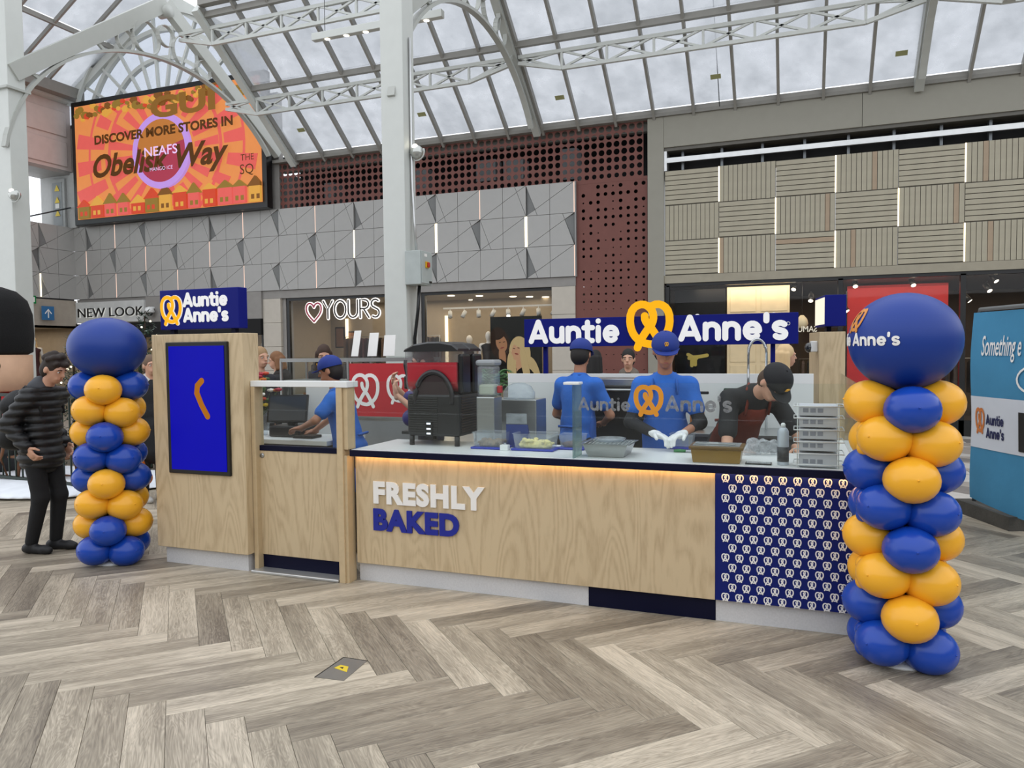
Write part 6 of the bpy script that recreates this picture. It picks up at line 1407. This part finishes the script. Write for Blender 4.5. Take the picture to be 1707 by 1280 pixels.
x0, x1 = AY(818, 600, 16.74).x, AY(903, 600, 16.74).x; MB().box(x0, x1, 16.74, 16.78, .75, 2.52).build('poster_board', emis('poster_dark', '#2a2e2d', .12), po)
e_sk, e_sk3, e_bl, e_bk, e_br = emis('poster_skin', '#d8a884', .35), emis('poster_skin_dark', '#b98662', .35), emis('poster_blond', '#d8bf8c', .35), emis('poster_black', '#171414', .05), emis('poster_brown', '#3a2418', .1)
def oval(c, z, a_, b_, rot=0): return [(c+a_*math.cos(t)*math.cos(rot)-b_*math.sin(t)*math.sin(rot), z+a_*math.cos(t)*math.sin(rot)+b_*math.sin(t)*math.cos(rot)) for t in [2*math.pi*k/24 for k in range(24)]]
c1, c2 = AY(836, 570, 16.74), AY(860, 580, 16.74); dd = [0]
def pp2(poly, m, name):
    dd[0] += 1; q = poly
    for qq, n_ in (((x0, 0), (1, 0)), ((x1, 0), (-1, 0)), ((0, .75), (0, 1)), ((0, 2.52), (0, -1))): q = clip(q, qq, n_)
    MB().prism(q, fp, 0, .001*dd[0]).build(name, m, po)
e_hd = emis('poster_dark_hair', '#3b281c', .2)
pp2(oval(c1.x-.04, c1.z-.05, .25, .42, .25), e_hd, 'dark_hair'); pp2(oval(c1.x+.02, c1.z-.35, .09, .25, .1), e_sk3, 'neck'); pp2(oval(c1.x-.08, c1.z-.85, .3, .45), e_bk, 'black_top'); pp2(oval(c1.x, c1.z-.03, .14, .21, .3), e_sk3, 'face'); pp2(oval(c1.x-.05, c1.z+.15, .15, .08, .5), e_hd, 'fringe')
pp2(oval(c2.x+.1, c2.z-.12, .27, .4, .1), e_bl, 'blond_hair'); pp2(oval(c2.x+.42, c2.z-.8, .22, .6, .15), e_bl, 'blond_lock'); pp2(oval(c2.x+.1, c2.z-.4, .1, .25), e_sk, 'neck'); pp2(oval(c2.x+.22, c2.z-.95, .32, .5), e_bk, 'black_top'); pp2(oval(c2.x+.03, c2.z-.08, .14, .21, -.2), e_sk, 'face'); pp2(oval(c2.x+.1, c2.z+.12, .17, .1, -.35), e_bl, 'fringe'); pp2(oval(c2.x-.1, c2.z-.7, .12, .6, .08), e_bl, 'blond_lock'); pp2(oval(c2.x+.24, c2.z-.45, .09, .5, .2), e_bl, 'blond_lock')
for c, s_ in ((c1, .3), (c2, -.2)): pp2(oval(c.x+.02, c.z-.14, .05, .016, s_), emis('poster_lip', '#a8524a', .25), 'smile'); pp2(oval(c.x-.04, c.z-.01, .028, .008, s_), e_bk, 'eye'); pp2(oval(c.x+.07, c.z+.0, .028, .008, s_), e_bk, 'eye')
for k, (u0, u1, v0, v1, c) in enumerate(((560, 575, 545, 580, '#7a5a48'), (578, 598, 552, 580, '#a8744e'))):
    a, b = AY(u0, v1, 19), AY(u1, v0, 19); f_ = thing('wall_picture', ('left', 'right')[k]+' framed picture on the back wall of the clothes shop', 'picture', (a.x, 19, a.z)); MB().bbox(a.x, b.x, 18.97, 19, a.z, b.z, .008).build('frame', m_blackp, f_); MB().box(a.x+.04, b.x-.04, 18.965, 18.97, a.z+.04, b.z-.04).build('print', mat('pic_'+c, c, .5), f_)
MB().box(-13, -4.75, 19, 19.1, 0, 3.13).build('partition', m_cream, bpy.data.objects['room_clothes_shop'])
# ---- jewellery shop
bd = thing('cream_backdrop', 'cream panelled backdrop in the right shop window', 'backdrop', (-.8, 16.7, 0)); x0, x1 = AY(1212, 550, 16.6).x, AY(1316, 550, 16.6).x
m_crm = mat('backdrop_cream', '#e3cda6', .6); MB().box(x0, x1, 16.6, 16.65, .3, 3.0).build('board', m_crm, bd)
for c in range(2):
    for r in range(5): MB().bbox(x0+.06+c*(x1-x0)/2, x0+(c+1)*(x1-x0)/2-.04, 16.585, 16.6, .35+r*.53, .35+r*.53+.47, .008).build('panel', m_crm, bd)
bk_ = thing('black_backdrop', 'black display board with gold bird in the right shop window', 'display board', (-1.9, 16.6, 0)); MB().box(-2.5, AY(1209, 550, 16.6).x, 16.6, 16.66, .3, 2.98).build('board', mat('gloss_black', '#08080a', .5, spec=.2), bk_)
p = AY(1155, 597, 16.59); mb = MB(); stroke(mb, [[(p.x-.1, p.z+.08), (p.x, p.z+.02), (p.x+.12, p.z+.03), (p.x+.3, p.z+.06)], [(p.x-.08, p.z+.0), (p.x+.08, p.z+.0)], [(p.x-.02, p.z-.02), (p.x-.02, p.z-.16)], [(p.x+.05, p.z-.02), (p.x+.05, p.z-.14)]], .075, front(16.59), 0, .01); mb.build('gold_bird', mat('bird_gold', '#b8a34e', .4), bk_)
rd = thing('red_backdrop', 'large red backdrop behind the printed giant balloon', 'backdrop', (1.9, 17.6, 0)); x0, x1 = AY(1412, 550, 17.6).x, AY(1580, 550, 17.6).x; MB().box(x0, x1, 17.6, 17.65, .05, AY(1500, 474, 17.6).z).build('board', mat('backdrop_red', '#c22a30', .6), rd); MB().box(x0-.02, x0, 17.58, 17.67, .05, 2.9).build('edge_post', m_blackp, rd)
for k, (u, v) in enumerate(((1325, 476), (1352, 495), (1425, 471), (1520, 469), (1645, 478), (1655, 462), (1407, 512), (1610, 495))):
    p = AY(u, v, 17.0); spot('black spot lamp %s in the right shop' % ('over the cream backdrop', 'low left', 'over the red backdrop left edge', 'above the printed balloon', 'brightest at the far right', 'uppermost at the far right', 'small at the back', 'by the last window bar')[k], (p.x, 17.0, p.z+.12), .7, R(-20+13*k), mat('spot_black', '#1d1c1b', .4), True, 'spot lamps in the right shop')
for u in (1067, 1180, 1300, 1340, 1412): pass
p = AY(1337, 536, 16.5); pe = thing('hanging_ornament', 'cream pear shaped ornament hanging in the right shop', 'ornament', (p.x, 16.5, p.z)); MB().lathe([(0, -.14), (.09, -.12), (.12, -.04), (.1, .05), (.05, .11), (.03, .13), (0, .135)], n=20).build('bulb', mat('ornament_cream', '#e2cfa8', .5), pe, True); MB().cyl((0, 0, .13), (0, 0, 3.04-p.z), .005, n=6).build('wire', m_blackp, pe, True)
p = AY(1330, 549, 16.14); ftext('SAMU_lettering', 'SAMU', .12, front(16.14), AY(1362, 549, 16.14).x, p.z-.05, .002, mat('gold_white', '#f4ead2', .4), None, offset=.01, width=.36, mirror=True)  # mirrored letters stand in for the reflection of a sign opposite
sl_ = bpy.data.objects['SAMU_lettering']; sl_.name = 'window_lettering'; tag(sl_, 'mirrored pale letters on the right shop glass', 'lettering')
# ---- left wall shop with signs
for o in list(wall_l.children):
    if o.name.startswith('lower_wall'): bpy.data.objects.remove(o)
MB().box(-20.0, -19.8, 9.5, 16.1, 2.5, 3.3).build('lower_band', mat('beige_wall', '#a79d90', .6), wall_l)
MB().box(-22.5, -22.4, 9.5, 16.1, 0, 2.6).build('left_shop_back', m_cream, wall_l); MB().box(-22.5, -19.8, 9.5, 16.1, 2.5, 2.56).build('left_shop_ceiling', m_ceil, wall_l); MB().box(-22.5, -19.8, 9.5, 16.1, -.009, .002).build('left_shop_floor', m_sfl, wall_l); MB().box(-22.5, -19.8, 16.1, 16.2, 0, 2.6).build('left_shop_end', m_cream, wall_l); MB().box(-22.5, -19.8, 9.4, 9.5, 0, 2.6).build('left_shop_end', m_cream, wall_l)
area_light('shop_ceiling_light.003', (-21.2, 13.5, 2.45), 2.0, 4.5, 45, (1, .86, .68))
mannequin('blond mannequin in a dark red top at the far left', (-20.6, 15.3, .5), R(60), '#3a1518', '#c9a87a'); plinth('white plinth under the blond mannequin', (-20.6, 15.3), .5)
ex = thing('exit_sign', 'green emergency exit sign with white arrow', 'sign', (-19.7, 14.9, 3.2)); a, b = AX(44, 505, -19.7), AX(60, 493, -19.7)
fx = lambda y, z, d: (-19.7+d, y, z)
MB().prism([(a.y, a.z), (b.y, a.z), (b.y, b.z), (a.y, b.z)], fx, -.03, 0).build('board', emis('exit_green', '#0e7a3c', .4), ex); m_ = (a.y+b.y)/2; w_ = (b.y-a.y)
mb = MB(); stroke(mb, [[(a.y+w_*.3, b.z-.05), (a.y+w_*.3, a.z+.05)], [(a.y+w_*.15, a.z+.12), (a.y+w_*.3, a.z+.05), (a.y+w_*.45, a.z+.12)]], .025, fx, 0, .006); mb.build('arrow', m_whp, ex); MB().prism([(a.y+w_*.6, a.z+.04), (b.y-.04, a.z+.04), (b.y-.04, b.z-.04), (a.y+w_*.6, b.z-.04)], fx, 0, .004).build('door_pictogram', m_whp, ex)
ar = thing('arrow_sign', 'blue sign with white upward arrow', 'sign', (-19.6, 15.5, 2.8)); a, b = AX(71, 533, -19.65), AX(90, 511, -19.65); fx2 = lambda y, z, d: (-19.65+d, y, z)
MB().prism([(a.y, a.z), (b.y, a.z), (b.y, b.z), (a.y, b.z)], fx2, -.03, 0).build('board', mat('sign_blue', '#2f6a9c', .4), ar); m_ = (a.y+b.y)/2
mb = MB(); stroke(mb, [[(m_, a.z+.07), (m_, b.z-.09)], [(m_-.09, b.z-.2), (m_, b.z-.09), (m_+.09, b.z-.2)]], .03, fx2, 0, .006); mb.build('arrow', m_whp, ar)
# ================================================================ FITTINGS ON THE STEEL
eb = thing('isolator_box', 'grey isolator box with red switch on the white column', 'electrical box', (-5.1, 9.7, 2.66)); m_ebox = mat('box_grey', '#a9b0ad', .45)
MB().bbox(-5.235, -4.985, 9.5, 9.86, 2.66, 3.14, .008).build('cabinet', m_ebox, eb); MB().bbox(-4.984, -4.972, 9.52, 9.84, 2.68, 3.12, .003).build('door', m_ebox, eb)
MB().bbox(-4.972, -4.955, 9.62, 9.72, 2.9, 2.99, .004).build('switch_plate', mat('switch_yellow', '#d8a71c', .4), eb); MB().bbox(-4.955, -4.93, 9.65, 9.7, 2.91, 2.98, .006).build('switch_handle', mat('switch_red', '#b5241c', .4), eb); MB().bbox(-4.972, -4.966, 9.74, 9.82, 2.69, 2.72, .002).build('badge', m_blackp, eb); MB().bbox(-4.972, -4.968, 9.6, 9.68, 3.06, 3.1, .001).build('maker_label', m_whp, eb)
tag(MB().tube([(-5.1, 9.68, 2.655), (-5.13, 9.68, 2.3), (-5.2, 9.7, 1.9), (-5.2, 9.72, .02)], .025, 8).build('armoured_cable', m_blackp), 'black cable dropping from the isolator box', 'cable')
tag(MB().tube([(-5.215, 9.72, 6.2), (-5.215, 9.72, 4.2), (-5.19, 9.72, 3.6), (-5.15, 9.7, 3.145)], .02, 8).build('conduit', m_alu), 'silver conduit running up the side of the white column', 'conduit')
def ball_lamp(label, loc):
    t = thing('flood_lamp', label, 'flood lamp', loc); MB().ell((.1, 0, 0), .1, 16, 10).build('globe', mat('lamp_glass', '#b9bbb6', .1, .6), t, True); MB().ell((.1, -.05, .06), .045, 10, 8).build('bulb', m_lampf, t, True); MB().cyl((0, 0, -.02), (.05, 0, 0), .03, n=10).build('bracket', m_steel, t, True)
    mb = MB(); mb.tube([(.1+.12*math.cos(R(a)), 0, .12*math.sin(R(a))) for a in range(-160, 40, 20)], .01, 6); mb.build('guard', m_steel, t, True)
p = AX(690, 255, -5.2); ball_lamp('clear globe flood lamp on the white column behind the slush machine', (-5.24, 9.74, p.z)); p = AY(24, 326, 9.5); ball_lamp('clear globe flood lamp on the left column', (p.x-.05, 9.47, p.z))
lb = thing('linear_pendant', 'long white linear pendant light with round spots', 'pendant light', (-7.1, 12.0, 7.5)); MB().bbox(-8.46, -5.78, 11.94, 12.06, 7.5, 7.63, .006).build('body', m_steel, lb)
for k in range(6): MB().lathe([(.045, 0), (.05, -.006), (0, -.006)], (-8.15+.41*k, 12, 7.5), 14).build('spot', m_lampf, lb)
for x in (-8.2, -6.0): MB().cyl((x, 12, 7.63), (x, 12, S(x, 12, -.1).z), .006, n=6).build('suspension_wire', m_blackp, lb)
for u0, v0, z in ((1191, 180, 6.6),): 
    p = AY(1188, 5, 14.55); tag(MB().cyl((p.x, 14.5, p.z+.3), (p.x, 15.9, 6.6), .008, n=6).build('hanging_cable', m_blackp), 'thin black cable hanging in front of the right roof glass', 'cable')
cc = thing('dome_camera', 'white dome camera right of the shop sign', 'camera', (-16.9, 15.9, 3.0)); p = AY(249, 520, 15.9); cc.location = p; MB().cyl((0, .05, .12), (0, .25, .12), .03, n=10).build('arm', m_wht, cc, True); MB().lathe([(0, .15), (.1, .12), (.14, 0), (.1, -.02)], n=18).build('housing', m_wht, cc, True); MB().ell((0, 0, -.02), (.1, .1, .1), 14, 8).build('dome', MATS['dome_dark'], cc, True)
# ---- floor access hatch
fh = thing('floor_hatch', 'grey metal floor hatch with yellow warning triangle', 'hatch', AZ(568, 1115, 0)); q = [AZ(u, v, 0) for u, v in ((525, 1129), (573, 1135), (612, 1102), (573, 1096))]
mb = MB(); mb.prism([(p.x, p.y) for p in q], lambda a, b, d: (a, b, d), .0003, .0022); mb.build('plate', mat('hatch_grey', '#77746f', .4, .3, var=.1), fh)
mb = MB(); stroke(mb, [[(p.x, p.y) for p in (q[0], q[3], q[2])]], .006, lambda a, b, d: (a, b, d), .0003, .0032); mb.build('edge', m_blackp, fh)
q = [AZ(u, v, 0) for u, v in ((557, 1114), (578, 1121), (581, 1112), (568, 1109))]; MB().prism([(p.x, p.y) for p in q], lambda a, b, d: (a, b, d), .0023, .0035).build('warning_triangle', ms_y, fh)
q = [AZ(u, v, 0) for u, v in ((566, 1113), (571, 1116), (573, 1113))]; MB().prism([(p.x, p.y) for p in q], lambda a, b, d: (a, b, d), .0036, .0042).build('bolt_mark', m_blackp, fh)
# ================================================================ BANNER FENCE AT THE RIGHT
hd_ = thing('banner_fence', 'blue cloth banner on a mesh fence at the right edge', 'banner', (1.69, 8.7, 0)); dv = Vector((.34, -.94, 0)).normalized(); ff = frame((1.69, 8.7, 0), dv, (0, 0, 1))
wv = lambda a, b: .02*math.sin(a*3.1+b*1.3)+.012*math.sin(b*5+a*2)
def sheet(a0, a1, b0f, b1f, d, m, name, n=28, k=14):
    vs = []; 
    for i in range(n+1):
        a_ = a0+(a1-a0)*i/n; b0, b1 = b0f(a_), b1f(a_)
        for j in range(k+1): b_ = b0+(b1-b0)*j/k; vs.append(ff(a_, b_, d+wv(a_, b_)))
    m2 = len(vs); vs2 = vs+[tuple(Vector(p)-Vector(ff(0, 0, .004))+Vector(ff(0, 0, 0))) for p in vs]; fs = []
    for i in range(n):
        for j in range(k): q_ = (i*(k+1)+j, (i+1)*(k+1)+j, (i+1)*(k+1)+j+1, i*(k+1)+j+1); fs += [q_, tuple(x+m2 for x in q_[::-1])]
    return MB().add(vs2, fs, True).build(name, m, hd_)
sheet(0, 3.2, lambda a: .17-.05*min(1, a/.8), lambda a: 2.03+.0*a, .03, mat('banner_blue', '#3f86ad', .75, var=.06, scale=3, bump=.3, bscale=8), 'cloth')
sheet(0.005, 3.2, lambda a: .69, lambda a: 1.2, .036, mat('banner_white', '#cfd4dc', .75, var=.02), 'white_band')
fb = lambda a, b, d: ff(a, b, .04+wv(a, b)+d)
m_bn = mat('banner_navy', '#1c2350', .6)
pz = lambda u, v: (lambda P_: ((P_-Vector((1.69, 8.7, 0))).dot(dv), P_.z))(next(Vector((0, 0, EYE))+ray(u, v)*t for t in [(Vector((1.69, 8.7, 0)).dot(Vector((.94, .34, 0)).normalized()))/ray(u, v).dot(Vector((.94, .34, 0)).normalized())]))
a0, z0 = pz(1652, 706); a1, z1 = pz(1679, 712)
for txt, v0 in (('Auntie', 706), ("Anne's", 728)):
    aa, zz = pz(1652, v0); mb = MB(); kk = .13*(a1-a0)/logo_width('Auntie', .13)*1.05; logo_text(mb, txt, lambda a, b, d: fb(a, zz-.01+(b-zz+.01)*.105/kk, d), aa, zz-.01, kk, .001, .003); mb.build('lettering', m_bn, hd_)
aa, zz = pz(1642, 701); mb = MB(); pretzel(mb, aa, zz, .26, lambda a, b, d: fb(aa+(a-aa)*(a1-a0)*.52/.21, b, d), .001, .003); mb.build('pretzel_print', mat('print_orange2', '#c9763a', .6), hd_)
aa, zz = pz(1646, 592); a1, z1 = pz(1707, 590); ftext('lettering', 'Something e', .2, fb, aa, zz, .002, m_whp, hd_, offset=.008, width=(a1-aa)*.98, shear=.08)
aa, zz = pz(1702, 632); mb = MB(); stroke(mb, [arc(aa+.2, zz, .2, .12, 90, 270, 10)], .02, fb, .001, .003); mb.build('circle_print', m_whp, hd_)
aa, zz = pz(1704, 720); MB().prism([(aa, zz-.18), (aa+.4, zz-.18), (aa+.4, zz+.18), (aa, zz+.18)], fb, .001, .003).build('dark_print', m_blackp, hd_)
mb = MB(); mb.tube([ff(0, .12, 0), ff(0, 2.0, 0), ff(.05, 2.06, 0), ff(3.2, 2.06, 0), ff(3.25, .12, 0)], .02, 8); mb.build('fence_tube', mat('galvanised', '#8e9294', .4, .6), hd_)
MB().prism([(-.12, 0), (.75, 0), (.75, .13), (-.12, .13)], ff, -.13, .13).build('foot_block', mat('rubber_block', '#4a4843', .8, var=.2, bump=.4), hd_)
# ================================================================ CHRISTMAS CORNER AT THE LEFT
sw_ = sdf_obj('snow_mat', [sdf([elp((-10.2, 7.3, -.02), (2.4, 1.0, .1)), elp((-8.7, 6.6, -.02), (.7, .5, .09)), elp((-9.4, 6.4, -.02), (1.0, .5, .08)), elp((-8.3, 7.4, -.02), (.8, .9, .09))], .05, .15, cuts=[((0, 0, -1), -.004)])], mat('snow_white', '#dfe3e8', .9, var=.05, bump=.6, bscale=12)); tag(sw_, 'white fleece snow spread under the Christmas display', 'snow')
m_fen = mat('fence_green', '#16261f', .5)
fnc = thing('barrier_fence', 'dark green metal fence in front of the Christmas display', 'fence', (-9.2, 6.65, 0))
fp0, fp1 = Vector((-11.6, 6.95, 0)), Vector((-7.75, 6.55, 0))
for z in (.12, 1.2): MB().bar(fp0+Vector((0, 0, z)), fp1+Vector((0, 0, z)), .04, .04).build('rail', m_fen, fnc)
for k in range(28): p = fp0.lerp(fp1, k/27); MB().bar(p+Vector((0, 0, .02 if k % 9 == 0 else .12)), p+Vector((0, 0, 1.26 if k % 9 == 0 else 1.2)), .05 if k % 9 == 0 else .016, .05 if k % 9 == 0 else .016).build('post' if k % 9 == 0 else 'baluster', m_fen, fnc)
def xmas(label, loc, hgt, rad, seed):
    t = thing('christmas_tree', label, 'tree', loc); rn = random.Random(seed); m1 = mat('fir_green', '#25402f', .8, var=.35, scale=30); m2 = mat('fir_frost', '#93a199', .9, var=.2)
    MB().cyl((0, 0, 0), (0, 0, hgt*.95), .05, .01, 8).build('trunk', mat('bark', '#3a2a1e', .9), t, True); mb, mf = MB(), MB()
    for k in range(420):
        h_ = rn.random()**1.4; z = .18+(hgt-.22)*h_; L = rad*(1-h_)*rn.uniform(.75, 1.05)+.06; a_ = rn.uniform(0, 6.283); d = Vector((math.cos(a_), math.sin(a_), -.25)); p0 = Vector((0, 0, z)); p1 = p0+d*L
        for j in range(int(5+L*16)):
            s_ = rn.uniform(.2, 1); q = p0.lerp(p1, s_); e = Vector((rn.uniform(-1, 1), rn.uniform(-1, 1), rn.uniform(-.4, .7))).normalized()*rn.uniform(.05, .09)+d*.04; w2 = e.cross(Vector((0, 0, 1)))*.13
            (mf if s_ > .8 and rn.random() < .5 else mb).add([q-w2, q+w2, q+e], [(0, 1, 2)])
    o = mb.build('fir_needles', m1, t, True); o['kind'] = 'stuff'; o = mf.build('frosted_tips', m2, t, True); o['kind'] = 'stuff'
    for k in range(26):
        h_ = rn.random(); a_ = rn.uniform(0, 6.283); r_ = rad*(1-h_)*.95+.05; MB().ell((r_*math.cos(a_), r_*math.sin(a_), .2+(hgt-.25)*h_-.22*r_), .014, 8, 5).build('fairy_light', emis('fairy', '#fff1d0', 4.0), t, True)
xmas('snow dusted Christmas tree behind the young man', (-10.75, 8.65, .0), 2.05, .72, 1); xmas('taller snow dusted Christmas tree between balloons and totem', (-9.08, 8.5, 0), 2.4, .75, 2)
gu = thing('toy_soldier', 'giant toy soldier with black fur hat at the left edge', 'figure', (-10.78, 7.35, 0)); m_fur = mat('fur_black', '#0c0c0d', .95, bump=.8, bscale=60)
MB().lathe([(.46, 1.72), (.53, 1.76), (.55, 2.0), (.54, 2.3), (.48, 2.5), (.35, 2.63), (.18, 2.69), (0, 2.7)], n=36).build('fur_hat', m_fur, gu, True)
MB().lathe([(.3, 1.18), (.5, 1.22), (.52, 1.4), (.52, 1.72)], n=36).build('head', mat('soldier_skin', '#c9a183', .6), gu, True)
MB().lathe([(.62, .55), (.6, .9), (.5, 1.12), (.35, 1.22)], n=36).build('tunic', mat('tunic_red', '#a3141c', .6), gu, True); MB().lathe([(.625, .62), (.61, .74)], n=36).build('belt', m_whp, gu, True); MB().lathe([(.4, .02), (.42, .55)], n=24).build('legs', m_blackp, gu, True)
def onhead(ang, z, r=.522): return (r*math.cos(ang), r*math.sin(ang), z)
va = math.atan2(-7.35, 10.78)
for da in (.12, -.6): 
    mb = MB(); c = onhead(va+da, 1.57); mb.ell(c, (.03, .075, .07), 14, 8); o = mb.build('eye', m_eye, gu, True)
mb = MB(); mb.tube([onhead(va-.24+.3*math.sin(t), 1.37-.06*math.cos(t)) for t in [-1.2+.2*k for k in range(13)]], .014, 6); mb.build('smile', m_eye, gu, True)
sd2 = thing('wooden_sled', 'wooden slatted sled with red gifts on the snow', 'sled', (-9.15, 6.95, .05)); m_sl3 = mat('sled_wood', '#6b4428', .6, var=.2)
for k in range(6): MB().bbox(-.5, .45, -.2+.075*k, -.145+.075*k, .32, .345, .004).build('slat', m_sl3, sd2, True)
for y in (-.2, .2): MB().tube([(-.55, y, .5), (-.62, y, .3), (-.5, y, .06), (.45, y, .04), (.55, y, .06)], .02, 8).build('runner', m_sl3, sd2, True); 
for x in (-.35, .3):
    for y in (-.18, .18): MB().bar((x, y, .05), (x*.9, y*.9, .32), .035, .035).build('strut', m_sl3, sd2, True)
for k, (x, y, c, s_) in enumerate(((-.25, 0, '#b3202c', .16), (.05, .05, '#c43a48', .13), (.25, -.05, '#d9d5cf', .1))):
    g_ = thing('gift_box', ('larger red gift on the sled', 'smaller red gift on the sled', 'white gift at the end of the sled')[k], 'gift', (-9.15+x, 6.95+y, .05+.346)); MB().bbox(-s_/2, s_/2, -s_/2, s_/2, 0, s_*.6, .006).build('box', mat('gift_'+c, c, .5), g_, True); MB().box(-.012, .012, -s_/2-.002, s_/2+.002, 0, s_*.6+.003).build('ribbon', m_whp, g_, True)
tag(sdf_obj('carrier_bag', [sdf([cone((-7.02, 6.42, .32), (-7.02, 6.42, .5), .1, .06), cone((-7.1, 6.42, .3), (-6.94, 6.42, .3), .09)], .014, .04)], mat('bag_orange', '#c4641f', .5)), 'orange carrier bag held by the older woman', 'bag')
tag(sdf_obj('purple_bag', [sdf([cone((-3.28, 6.02, 1.28), (-3.12, 6.02, 1.28), .07), cone((-3.28, 6.02, 1.1), (-3.12, 6.02, 1.1), .08)], .014, .05)], mat('bag_purple', '#2c2470', .5)), 'purple bag beside the person behind the slush machine', 'bag')
